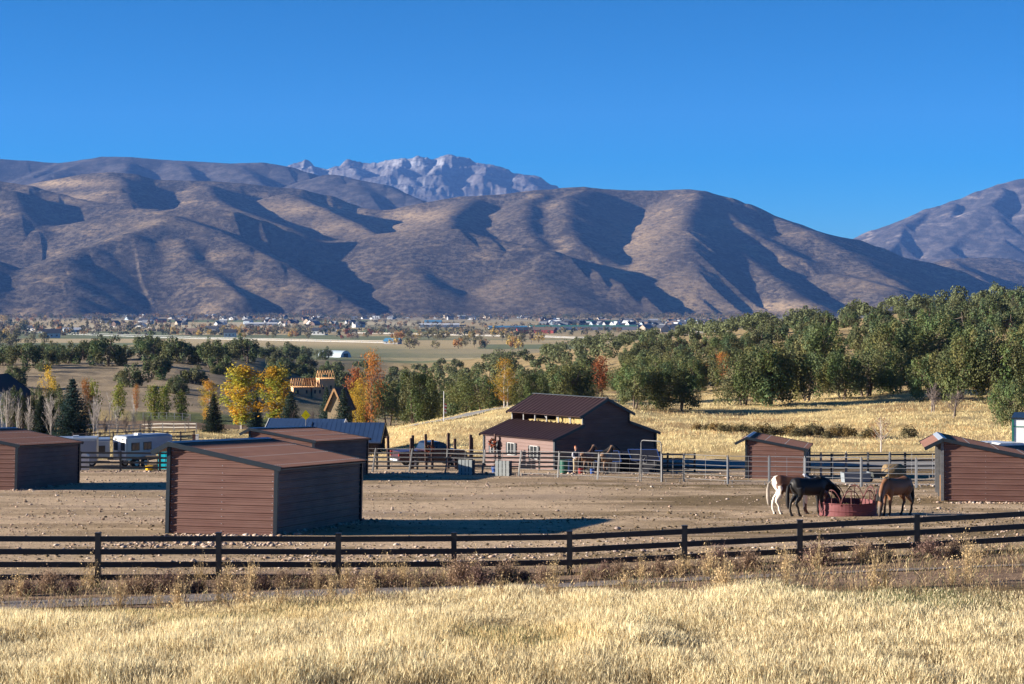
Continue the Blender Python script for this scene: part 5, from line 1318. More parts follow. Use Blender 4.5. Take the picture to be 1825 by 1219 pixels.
def horse_trailer(x, D, rz, L, h, label, col, windows=2, rear=True, nose=True, w=1.05, w0=1.3, dw=1.55, grp="horse trailers"):
    g = gd(x, D); root = empty("horse_trailer", g, rz, label, "horse trailer", grp)
    m = mat("trailer skin " + label[:12], col, .3, spec=.6, var=.06, scale=.7); zb = .62; r = .16
    def sec(x_, w_, zb_, zt):
        return [(x_, -w_, zb_), (x_, -w_, zt - r), (x_, -w_ + r * .35, zt - r * .35), (x_, -w_ + r, zt), (x_, w_ - r, zt), (x_, w_ - r * .35, zt - r * .35), (x_, w_, zt - r), (x_, w_, zb_)]
    S_ = [sec(0, w - .03, zb, h - .03), sec(.08, w, zb, h), sec(L, w, zb, h), ]
    if nose: S_ += [sec(L + .05, w, zb + .55, h), sec(L + 1.5, w - .06, h - 1.05, h - .04), sec(L + 1.9, w - .3, h - .85, h - .16)]
    mb = MB(); vs = [p for s_ in S_ for p in s_]; n = 8
    mb.add(vs, [tuple(range(n))[::-1], tuple(range((len(S_) - 1) * n, len(S_) * n))] + [(i * n + q, i * n + (q + 1) % n, (i + 1) * n + (q + 1) % n, (i + 1) * n + q) for i in range(len(S_) - 1) for q in range(n)])
    mb.build("body", m, root)
    for sy in (-1, 1):
        for k in range(windows):
            xx = w0 + k * dw; f = MB(); f.box((xx, sy * (w + .008), h - .82), (.78, .03, .60)); fo = f.build("window", M_trim, root)
            for q in (-1, 1): p = MB(); p.box((xx + q * .18, sy * (w + .024), h - .82), (.32, .02, .50)); p.build("pane", M_glass, fo)
        for k in (-.42, .42): wheel(root, L * .5 + k, sy * (w - .14), .36, .22)
        f = MB(); f.prism([(L * .5 - .95, 0, .62), (L * .5 - .8, 0, .84), (L * .5 + .8, 0, .84), (L * .5 + .95, 0, .62)], (0, sy * (w + .03) - .04, 0), (0, sy * (w + .03) + .04, 0)); f.build("wheel_arch", M_trim, root)
        f = MB(); f.box((L / 2, sy * (w + .012), h - .20), (L - .2, .03, .06)); f.build("trim_rail", M_cap, root)
        if nose: f = MB(); f.beam((L + .04, sy * (w + .0), zb + .50), (L + 1.5, sy * (w - .05), h - 1.10), .05, .12); f.build("nose_trim", M_white, root)
    if rear:
        for q in (-1, 1):
            d = MB(); d.box((-.035, q * (w / 2 - .02), (h + zb) / 2 - .06), (.05, w - .12, h - zb - .25)); dd = d.build("door", M_white, root)
            p = MB(); p.box((-.07, q * w / 2, h - .78), (.03, .46, .62)); p.build("window", M_glass, dd)
            p = MB(); p.box((-.08, q * .10, 1.35), (.05, .05, .9)); p.build("handle", M_cap, dd)
            v = MB(); v.tube([(-.07, q * w / 2, h - .26), (-.085, q * w / 2, h - .26)], .08, 12); v.build("lamp", M_trim, dd)
    v = MB(); v.box((L * .62, 0, h + .06), (.42, .42, .12)); v.build("roof_vent", M_white, root)
    b = MB(); b.beam((L * .95, 0, .5), (L + 1.4, 0, .55) if nose else (L + .9, 0, .45), .12, .14); b.build("drawbar", M_trim, root)
    return root
horse_trailer(214, 150.0, R(50), 2.75, 2.45, "large silver horse trailer with white rear doors and an overhanging nose", (.30, .34, .40), w=.82, w0=.80, dw=1.15)
horse_trailer(72, 149.0, R(8), 4.2, 2.35, "grey horse trailer beside the left edge shed, shown side on", (.27, .30, .35), windows=1, nose=False)
horse_trailer(112, 156, R(12), 3.6, 2.15, "low blue grey trailer between the other two trailers", (.24, .30, .38), windows=2, rear=False, nose=False)
def cabin(x, D, rz, w, d, h, m, label, name="portable_toilet", cat="portable toilet"):
    root = empty(name, gd(x, D), rz, label, cat)
    b = MB(); b.box((0, 0, h / 2 - .05), (w, d, h - .1)); b.build("wall", m, root)
    b = MB(); b.prism([(-w / 2 - .03, 0, h - .1), (-w / 4, 0, h + .06), (w / 4, 0, h + .06), (w / 2 + .03, 0, h - .1)], (0, -d / 2 - .03, 0), (0, d / 2 + .03, 0)); b.build("roof", M_white, root)
    b = MB(); b.box((0, -d / 2 - .02, h * .46), (w * .66, .035, h * .84)); dd = b.build("door", m, root)
    b = MB(); b.box((w * .26, -d / 2 - .05, h * .5), (.04, .04, .16)); b.build("handle", M_cap, dd)
    for q in (-1, 1): b = MB(); b.box((q * w * .46, -d / 2 - .015, h * .48), (.08, .05, h * .9)); b.build("corner_rib", m, root)
M_teal = mat("turquoise plastic", (.01, .42, .52), .4, var=.05)
cabin(293, 148.6, R(-6), .62, 1.0, 1.5, M_teal, "turquoise locker left of two, behind the black fence beside the near shed", "storage_locker", "locker")
cabin(305, 148.2, R(-6), .5, 1.0, 1.5, M_teal, "turquoise locker right of two, touching the near shed in view", "storage_locker", "locker")
cabin(151, 146.2, R(4), .58, .6, 1.15, M_white, "white cabinet behind the black fence in front of the grey trailer", "storage_cabinet", "cabinet")
def sawhorse():
    root = empty("sawhorse", gd(272, 145.6), R(10), "light wooden sawhorse stand right of the large trailer's wheels", "sawhorse")
    for sx in (-.35, .35):
        for sy in (-1, 1): b = MB(); b.beam((sx, sy * .32, 0), (sx, sy * .03, 1.0), .08, .05); b.build("leg", M_wood2, root)
    b = MB(); b.beam((-.5, 0, 1.0), (.5, 0, 1.0), .09, .14); b.build("top_beam", M_wood2, root)
    b = MB(); b.box((0, -.2, .25), (.65, .05, .4)); b.build("shelf", M_wood2, root)
M_wood2 = mat("yellow pine", (.55, .42, .24), .8, var=.2)
sawhorse()
bucket(266, 145.0, mat("yellow plastic", (.85, .50, .02), .4), "bright yellow tub on the ground in front of the sawhorse", .3, .34)

# dark lean-tos with blue edged covers against the barn's gable
def cover(x, D, label, w=2.1, h=1.55, rz=-22):
    root = empty("covered_rack", gd(x, D), R(rz), label, "covered rack", "blue edged covered racks by the barn")
    mk = mat("black tarpaulin", (.010, .011, .018), .5, var=.3); mb_ = mat("blue tarpaulin edge", (.015, .045, .17), .5)
    vs = [(-w / 2 - .25, -.1, h), (w / 2 - .3, .0, h + .05), (w / 2 + .25, -1.0, h - .62), (-w / 2 + .35, -1.1, h - .66)]
    b = MB(); b.prism(vs, (0, 0, -.03), (0, 0, .0)); b.build("cover", mk, root)
    for a, c_ in zip(vs, vs[1:] + vs[:1]): e = MB(); e.beam(Vector(a) + Vector((0, 0, .02)), Vector(c_) + Vector((0, 0, .02)), .05, .05); e.build("edge_tube", mb_, root)
    b = MB(); b.prism([(0, -.95, 0), (0, -.9, h - .72), (0, -.1, h - .06), (0, .1, h - .06), (0, .1, 0)], (-w / 2 + .1, 0, 0), (w / 2 - .05, 0, 0)); b.build("body", mk, root)
    for sx in (-1, 1): p = MB(); p.tube([(sx * w * .42, -1.0, 0), (sx * w * .42, -1.0, h - .62)], .025, 6); p.build("leg", M_steel, root)
cover(1086, 142.8, "low black covered rack with blue edges, left, behind the tied horses", 2.0, 1.45); cover(1152, 142.4, "low black covered rack with blue edges, right, behind the arched gate", 2.2, 1.55)
def hay_cover():
    root = empty("tarped_stack", gd(1120, 143.4), R(-20), "rounded black tarpaulin over a stack between the two blue edged racks", "tarped stack")
    b = MB(); n = 9; pts = [(0, -1.0 + .02, .0)] + [(0, -1.0 + 2.0 * k / 8, 1.45 * math.sin(math.pi * (.16 + .68 * k / 8)) ** .5) for k in range(9)] + [(0, 1.0, 0)]
    b.prism(pts, (-.85, 0, 0), (.85, 0, 0)); b.build("tarpaulin", mat("black tarpaulin", (.01, .011, .018), .5), root)
    for sx in (-.5, .5): r = MB(); r.tube([(sx, y, z + .02) for _, y, z in pts[1:-1]], .012, 5); r.build("strap", M_trim, root)
hay_cover()

# ================================================================== BUILDINGS
M_bluer = mat("dark blue roof steel", (.030, .060, .135), .35, spec=.6, var=.15, scale=1.2)
def gable_house(name, loc, rz, w, L, he, hr, mw_, mr__, label, cat="building", ov=.4, windows=(), door=None, ribs=0, group=None, gable_m=None, trim=None, board=0):
    """ridge along local x; w across y"""
    root = empty(name, loc, rz, label, cat, group)
    b = MB(); b.box((0, 0, he / 2 - .4), (L, w, he + .8)); b.build("wall", mw_, root)
    for sx in (-1, 1): b = MB(); b.prism([(sx * L / 2, -w / 2, he), (sx * L / 2, w / 2, he), (sx * L / 2, 0, hr - .05)], (-sx * .12, 0, 0), (0, 0, 0)); b.build("gable", gable_m or mw_, root)
    k = (hr - he) / (w / 2)
    for sy in (-1, 1):
        b = MB(); y1 = sy * (w / 2 + ov); z1 = he - ov * k
        b.prism([(0, 0, hr + .04), (0, y1, z1 + .04), (0, y1, z1 + .16), (0, 0, hr + .16)] if sy > 0 else [(0, 0, hr + .16), (0, y1, z1 + .16), (0, y1, z1 + .04), (0, 0, hr + .04)], (-L / 2 - ov, 0, 0), (L / 2 + ov, 0, 0))
        r = b.build("roof", mr__, root)
        if ribs:
            q = MB(); n = int((L + 2 * ov) / ribs)
            for i in range(n + 1): x = -L / 2 - ov + i * (L + 2 * ov) / n; q.beam((x, 0, hr + .162), (x, y1, z1 + .162), .02, .014)
            q.build("standing_seam", mr__, r)
        if trim:
            for sx in (-1, 1): q = MB(); q.beam((sx * (L / 2 + ov), 0, hr + .08), (sx * (L / 2 + ov), y1, z1 + .08), .05, .22); q.build("fascia", trim, r)
    for (face, a, z, ww, hh) in windows:
        f = MB()
        if face in ("f", "b"): s = -1 if face == "f" else 1; f.box((a, s * (w / 2 + .02), z), (ww + .16, .06, hh + .16)); p = MB(); p.box((a, s * (w / 2 + .045), z), (ww, .04, hh))
        else: s = -1 if face == "l" else 1; f.box((s * (L / 2 + .02), a, z), (.06, ww + .16, hh + .16)); p = MB(); p.box((s * (L / 2 + .045), a, z), (.04, ww, hh))
        fo = f.build("window", M_white, root); p.build("pane", M_glass, fo)
    if board:
        q = MB(); n = int(L / board)
        for i in range(n + 1): q.box((-L / 2 + i * L / n, -w / 2 - .015, he / 2 - .1), (.05, .04, he + .2))
        q.build("batten", mw_, root)
        q = MB(); n = int(w / board)
        for i in range(n + 1): q.box((L / 2 + .015, -w / 2 + i * w / n, he / 2 - .1), (.04, .05, he + .2))
        q.build("batten", mw_, root)
    return root
# blue roofed stable between the near sheds and the timber posts
D = 172; g = gd(628, D); g.z = P(640, 752, D).z - 3.95
M_dwood = mat("dark weathered boards", (.035, .026, .024), .85)
gable_house("stable", (g.x - .3, g.y, g.z), R(-4), 4.6, 5.6, 2.5, 3.75, M_dwood, M_bluer, "dark board stable with a blue steel roof, right one of two", "stable", .35, ribs=.4, gable_m=M_dwood, trim=M_trim, board=.35)
D = 200; g = gd(548, D); g.z = P(548, 746, D).z - 4.0
gable_house("stable", (g.x, g.y, g.z), R(-9), 5.0, 7.2, 2.5, 3.85, mat("pale stucco", (.30, .25, .21), .9), M_bluer, "long low building with a blue steel roof and white bargeboard, left one of two", "stable", .35, ribs=.4, trim=M_white)
# house being framed
def frame_house():
    D = 520; g = gd(556, D); root = empty("framed_house", g, R(14), "new house under construction with bare yellow roof trusses and sheathing", "house")
    ms = mat("new sheathing", (.62, .40, .23), .85, var=.15, scale=.6); mf = mat("fresh pine framing", (.60, .36, .17), .85); zb = P(556, 706, D).z - g.z
    for (cx, cy, w, d, h) in ((-2.9, 0, 4.6, 5, 2.5), (1.0, -.8, 2.6, 4.5, 2.5), (3.6, .6, 4.0, 6, 4.6)):
        b = MB(); b.box((cx, cy, zb + h / 2 - .3), (w, d, h + .6)); b.build("sheathed_wall", ms, root)
        for k in (-.25, .25): q = MB(); q.box((cx + k * w, cy - d / 2 - .02, zb + h * .52), (.45, .06, .9)); q.build("window_opening", M_trim, root)
    for (x0, x1, y, w, z0, hh) in ((-5.4, .2, 0, 6.0, 2.55, 2.2), (-.4, 2.4, -.8, 5.2, 2.55, 1.7), (1.6, 5.6, .6, 7.0, 4.65, 2.0)):
        n = int((x1 - x0) / .62)
        for i in range(n + 1):
            x = x0 + (x1 - x0) * i / n; b = MB()
            for sy in (-1, 1): b.beam((x, y + sy * w / 2, zb + z0 - .1), (x, y, zb + z0 + hh), .06, .14); b.beam((x, y + sy * w / 4, zb + z0), (x, y, zb + z0 + hh * .9), .05, .09)
            b.beam((x, y - w / 2, zb + z0), (x, y + w / 2, zb + z0), .06, .12); b.build("truss", mf, root)
        b = MB(); b.beam((x0, y, zb + z0 + hh), (x1, y, zb + z0 + hh), .06, .16)
        for q in (-.34, .34): b.beam((x0, y + q * w / 2, zb + z0 + hh * .66), (x1, y + q * w / 2, zb + z0 + hh * .66), .05, .08)
        b.build("ridge_board", mf, root)
    b = MB(); b.prism([(-2.2, .1, zb + 4.7), (1.0, .1, zb + 4.7), (1.0, 2.8, zb + 2.9), (-2.2, 2.8, zb + 2.9)], (0, 0, 0), (0, 0, .05)); b.build("roof_sheathing", ms, root)
    b = MB(); b.box((3.1, -1.9, zb + 5.4), (1.1, .1, .5)); b.build("dormer_window", mat("green house wrap", (.05, .30, .24), .7), root)
    b = MB(); b.box((0, 0, zb - 1.0), (12.5, 8, 1.4)); b.build("foundation", mat("raw concrete", (.33, .31, .29), .9, var=.2), root)
frame_house()
D = 243; g = gd(606, D); zt = P(603, 693, D).z
gable_house("tower_house", (g.x, g.y, g.z - .6), R(66), 2.1, 2.4, zt - g.z - 1.5, zt - g.z + .6, mat("tan stone wall", (.20, .155, .10), .9, var=.25, scale=2), mat("dark slate shingles", (.045, .045, .05), .8, var=.2), "narrow tan tower house with a steep dark roof behind the spruces", "house", .3, windows=(("f", 0, 3.2, .5, .8),), trim=M_wood)
D = 262; g = gd(2, D)
gable_house("house", (g.x - 1.0, g.y, g.z), R(78), 7.0, 7.0, 5.0, 7.4, mat("dark blue siding", (.035, .05, .085), .8, var=.1), mat("dark slate shingles", (.045, .045, .05), .8), "dark blue house with a shingle roof cut off by the left edge", "house", .5, windows=(("l", 1.2, 4.4, 1.3, .9), ("l", -1.2, 2.0, 1.3, 1.0)), trim=M_trim)
# white garage at the right edge
def garage():
    D = 156; x0, y0 = 1805, 747; a = P(x0, y0, D); base = gd(1830, D); root = empty("garage", Vector((a.x, D, base.z)) + Matrix.Rotation(R(-16), 3, "Z") @ Vector((3.0, 3.2, 0)), R(-16), "tall white garage with green trim at the right edge", "garage")
    h = a.z - base.z
    b = MB(); b.box((0, 0, h / 2 - .2), (6, 6.4, h + .4)); b.build("wall", M_white, root)
    b = MB(); b.box((0, 0, h + .07), (6.2, 6.6, .14)); b.build("roof", M_trim, root)
    mg = mat("dark green trim", (.01, .12, .085), .5)
    for x in (-3.0, 3.0): b = MB(); b.box((x, -3.2, h / 2), (.14, .14, h)); b.build("corner_trim", mg, root)
    b = MB(); b.box((0, -3.22, h - .58), (6, .05, .07)); b.build("trim_band", mg, root)
    b = MB(); b.box((.8, -3.23, 1.35), (3.0, .06, 2.6)); d = b.build("door", M_white, root)
    for k in range(4): q = MB(); q.box((.8, -3.27, .5 + k * .6), (2.9, .02, .04)); q.build("panel_joint", M_cap, d)
garage()
def suv(x, D, rz, label):
    root = empty("parked_car", gd(x, D), rz, label, "car", "white cars behind the right shed"); mp = mat("white car paint", (.65, .67, .70), .25, spec=.6); w = .92
    m = MB(); m.prism([(0, 0, .35), (0, 0, .95), (.1, 0, 1.05), (3.4, 0, 1.05), (4.5, 0, .92), (4.65, 0, .6), (4.6, 0, .35)], (0, -w, 0), (0, w, 0)); m.build("body", mp, root)
    cab = [(.06, 1.03), (.35, 1.62), (.6, 1.74), (2.4, 1.74), (2.75, 1.62), (3.45, 1.03)]; n = 6
    vs = [(q, -w * (.97 if z < 1.2 else .78), z) for q, z in cab] + [(q, w * (.97 if z < 1.2 else .78), z) for q, z in cab]
    c = MB(); c.add(vs, [tuple(range(n)), tuple(range(2 * n - 1, n - 1, -1))] + [(i, n + i, n + (i + 1) % n, (i + 1) % n) for i in range(n)]); cb = c.build("cab", mp, root)
    for sy in (-1, 1):
        q = MB(); q.prism([(.45, sy * w * .965, 1.12), (3.15, sy * w * .965, 1.12), (2.6, sy * w * .84, 1.55), (.62, sy * w * .84, 1.55)], (0, -.02, 0), (0, .02, 0)); q.build("window", M_glass, cb)
        for xx in (.85, 3.7): wheel(root, xx, sy * .8, .34, .2)
    q = MB(); q.prism([(.02, -.7, 1.15), (.02, .7, 1.15), (.27, .62, 1.58), (.27, -.62, 1.58)], (-.02, 0, 0), (.02, 0, 0)); q.build("window", M_glass, cb)
suv(1739, 152.5, R(20), "white car whose roof shows above the silver capped shed, left one"); suv(1763, 151.5, R(15), "white car whose roof shows above the silver capped shed, right one")
# quonset hut on the far field
def quonset():
    D = 1480; g = P(596, 640, D); root = empty("quonset_hut", g, R(-35), "pale blue half round hut on the field behind the framed house", "hut"); r = 6.5; L = 22; n = 12
    b = MB(); pts = [(0, r * math.cos(math.pi * k / n), r * math.sin(math.pi * k / n)) for k in range(n + 1)]
    b.prism(pts, (-L / 2, 0, 0), (L / 2, 0, 0)); b.build("shell", mat("pale blue steel", (.38, .46, .52), .5), root)
    b = MB(); b.box((L / 2 + .05, 0, 2.2), (.1, 5, 4.4)); b.build("door", M_trim, root)
quonset()
# ---- yellow warning sign, flag pole
def sign():
    D = 181; g = gd(545, D); c = P(545, 740.5, D); h = c.z - g.z; root = empty("road_sign", g, R(3), "bright yellow diamond warning sign above the blue roof", "sign")
    b = MB(); b.tube([(0, 0.03, -.2), (0, 0.03, h + .1)], .03, 6); b.build("pole", M_steel, root)
    s = .42; b = MB(); b.prism([(0, 0, h - s), (s, 0, h), (0, 0, h + s + .1), (-s, 0, h)], (0, -.012, 0), (0, .0, 0)); pl_ = b.build("plate", mat("signal yellow", (.85, .72, .0), .5), root)
    b = MB(); b.tube([(-.02, -.022, h + .1), (.05, -.022, h + .04), (0, -.022, h - .08)], .02, 5); b.build("symbol", M_trim, pl_)
sign()
def flagpole():
    D = 196; g = gd(791, D); h = P(791, 697, D).z - g.z; root = empty("flag_pole", g, 0, "white flag pole with a small limp red and white flag on the hill", "flag pole")
    b = MB(); b.tube([(0, 0, -.2), (0, 0, h)], [.045, .03], 6); b.build("pole", M_white, root)
    b = MB(); fs = []
    for i in range(6): b.add([(.03 + .03 * math.sin(i * 1.3), 0, h * .62 - i * .16), (.26 + .04 * math.sin(i * 1.3), .05, h * .60 - i * .16), (.26 + .04 * math.sin(i * 1.3 + 1.3), .05, h * .60 - (i + 1) * .16), (.03 + .03 * math.sin(i * 1.3 + 1.3), 0, h * .62 - (i + 1) * .16)], [(0, 1, 2, 3)], i % 2)
    b.build("flag", [mat("flag red", (.45, .03, .04), .8), mat("flag white", (.6, .6, .6), .8)], root)
flagpole()
# ---- rail fences in the left field
M_splt = mat("weathered split rail", (.12, .10, .09), .95, var=.3)
rail_fence([gd(x, 212 + (x - 140) * .03) for x in range(130, 350, 24)], "weathered grey split rail fence below the golden field", [.12, .50, .88], ph=1.2, pw=.16, rh=.11, m=M_splt, cap=False)
rail_fence([gd(x, 262 - (x - 150) * .03) for x in range(130, 370, 20)], "pale two-rail fence along the far side of the golden field", [.1, .55], ph=1.2, pw=.14, rh=.12, m=mat("pale rail paint", (.45, .42, .38), .8), cap=False)
rail_fence([gd(x, 312) for x in range(255, 352, 14)], "low white wire and post fence across the green lawn", [.08, .6], ph=1.1, pw=.10, rh=.05, m=mat("pale rail paint", (.45, .42, .38), .8), cap=False)
def gateposts():
    for x, m, t in ((346, mat("dark red post", (.09, .04, .035), .8), "short dark red gate post at the end of the golden field"), (351.5, M_white, "short white gate post beside the dark red one")):
        D = 205; g = gd(x, D); b = MB(); b.box((0, 0, .65), (.3, .3, 1.5)); b.box((0, 0, 1.42), (.36, .36, .06)); o = b.build("gate_post", m); o.location = g; tag(o, t, "post")
gateposts()

# ================================================================== VALLEY TOWN
def town():
    rr = random.Random(21)
    walls = [mat("town wall white", (.62, .62, .62), .7), mat("town wall grey", (.30, .31, .33), .8), mat("town wall tan", (.38, .31, .24), .8), mat("town wall brown", (.15, .10, .08), .8), mat("town wall red", (.30, .06, .05), .8), mat("town wall pale blue", (.34, .42, .50), .8)]
    roofs = [mat("town roof dark", (.05, .055, .07), .8), mat("town roof grey", (.16, .17, .19), .7), mat("town roof brown", (.13, .09, .07), .8), mat("town roof white", (.60, .62, .64), .6), mat("town roof green", (.04, .16, .11), .6), mat("town roof blue", (.06, .20, .34), .6)]
    names = {0: "white", 1: "grey", 2: "tan", 3: "brown", 4: "red", 5: "pale blue"}; rn = {0: "dark", 1: "grey", 2: "brown", 3: "white", 4: "green", 5: "blue"}
    def hm(w, L, he, hr, iw, ir, wing):
        b = MB(); b.box((0, 0, he / 2 - 1), (L, w, he + 2), 0, 0)
        def rf(cx, cy, L, w, rot):
            c_, s_ = math.cos(rot), math.sin(rot)
            def q(x, y, z): return (cx + x * c_ - y * s_, cy + x * s_ + y * c_, z)
            o = .8
            b.add([q(-L / 2 - o, -w / 2 - o, he - .3), q(L / 2 + o, -w / 2 - o, he - .3), q(L / 2 + o, 0, hr), q(-L / 2 - o, 0, hr)], [(0, 1, 2, 3)], 1); b.add([q(-L / 2 - o, w / 2 + o, he - .3), q(L / 2 + o, w / 2 + o, he - .3), q(L / 2 + o, 0, hr), q(-L / 2 - o, 0, hr)], [(3, 2, 1, 0)], 1)
            for sx in (-1, 1): b.add([q(sx * L / 2, -w / 2, he), q(sx * L / 2, w / 2, he), q(sx * L / 2, 0, hr - .2)], [(0, 1, 2)], 0)
        rf(0, 0, L, w, 0)
        if wing: b.box((-L * .2, -w * .5, he / 2 - 1), (w * .7, w * .9, he + 2), 0, 0); rf(-L * .2, -w * .5, w * .9, w * .7, math.pi / 2)
        for k in (-.3, 0, .3): b.box((k * L, -w / 2 - .06, he * .5), (L * .1, .1, he * .3), 0, 2)
        return b.mesh("valley_house", [walls[iw], roofs[ir], M_glass])
    proto = {}
    def place(x, y, w, L, he, hr, iw, ir, rz, label, grp, name="valley_house", wing=False, cat="house", lo=1900):
        key = (round(w), round(L), he, iw, ir, wing)
        if key not in proto: proto[key] = hm(w, L, he, hr, iw, ir, wing)
        g = gy(x, y, lo, 9000); o = bpy.data.objects.new(name, proto[key]); COL.objects.link(o); o.location = g; o.rotation_euler = (0, 0, rz); o.scale = (1.2, 1.2, 1.15); tag(o, label, cat, grp)
    spec = [(62, 590, 14, 26, 5, 9, 0, 0, "white barn with a dark roof at the left of the valley, front row"), (92, 602, 14, 20, 6, 11, 5, 0, "grey house with steep dark roofs beside the pale road at far left"), (124, 562, 16, 24, 5, 9, 0, 3, "white house under the hill at the left"),
            (155, 568, 16, 22, 7, 11, 0, 2, "tall white house left of the middle fields"), (260, 577, 22, 26, 7, 12, 0, 0, "large white barn with a dark roof beside the pink one"), (288, 575, 14, 20, 5, 9, 4, 0, "small pink red barn right of the large white barn"),
            (128, 592, 18, 24, 4, 7, 5, 3, "low pale blue shed with a white roof in the left valley"), (328, 573, 16, 40, 4, 7, 3, 0, "long brown building right of the pink barn"), (410, 601, 12, 14, 6, 10, 0, 0, "small white gabled house beside brown trees"), (378, 593, 14, 18, 6, 10, 1, 0, "grey house with porch left of the small white gable"),
            (465, 580, 16, 60, 4, 6, 0, 3, "very long low white building in the middle of the valley"), (700, 613, 9, 15, 3, 6, 1, 5, "grey house with a bright blue roof among brown trees"), (783, 583, 20, 70, 5, 7, 0, 3, "long white steel building right of valley centre"), (772, 577, 20, 34, 5, 8, 5, 5, "blue building just above the long white one"),
            (905, 588, 16, 60, 5, 7, 5, 5, "long pale blue building left of the red barns"), (938, 594, 16, 26, 5, 9, 4, 0, "red barn, left one of the two red ones"), (965, 594, 16, 40, 5, 9, 4, 2, "long red barn, right one of the two red ones"), (1040, 588, 24, 170, 6, 8, 0, 4, "very long arena with a green roof on the golden field"),
            (1025, 581, 24, 70, 7, 9, 2, 3, "brown arena building with a white roof behind the green roofed one"), (1070, 580, 24, 60, 7, 10, 1, 4, "tall green roofed hall behind the long arena"), (1108, 582, 20, 70, 5, 7, 3, 1, "dark low stable block right of the green roofed hall"), (8, 580, 14, 24, 4, 8, 0, 0, "white house at the valley's left end"), (590, 592, 16, 22, 6, 10, 1, 0, "grey house with two gables among trees, centre left"), (570, 597, 14, 18, 6, 10, 0, 0, "white house with a pointed gable, centre left"), (345, 597, 14, 18, 5, 9, 3, 2, "brown cabin among the poplars")]
    for x, y, w, L, he, hr, iw, ir, t in spec: place(x, y, w, L, he, hr, iw, ir, rr.uniform(-.4, .5) if L < 50 else .06, t, "valley buildings")
    bands = [(0, 240, 556, 566, 34), (230, 660, 556, 572, 78), (640, 960, 562, 570, 34), (960, 1290, 572, 584, 82), (1130, 1320, 584, 592, 26), (180, 640, 574, 584, 22)]
    for a, b_, y0, y1, n in bands:
        for k in range(n):
            x = rr.uniform(a, b_); y = rr.uniform(y0, y1); iw = rr.choice([0, 0, 1, 1, 2, 2, 3, 5]); ir = rr.choice([0, 0, 0, 1, 1, 2, 3])
            w = rr.choice([11, 14]); L = rr.choice([15, 20]); two = rr.random() < .4; he = 6 if two else 4
            area = "western" if x < 230 else "middle" if x < 640 else "central" if x < 960 else "eastern"
            place(x, y, w, L, he, he + 5, iw, ir, rr.uniform(-1.2, 1.2), "%s %s house, %s roof, %s part of the distant town" % ("two-storey" if two else "low", names[iw], rn[ir], area), "houses of the distant town", wing=rr.random() < .5)
town()
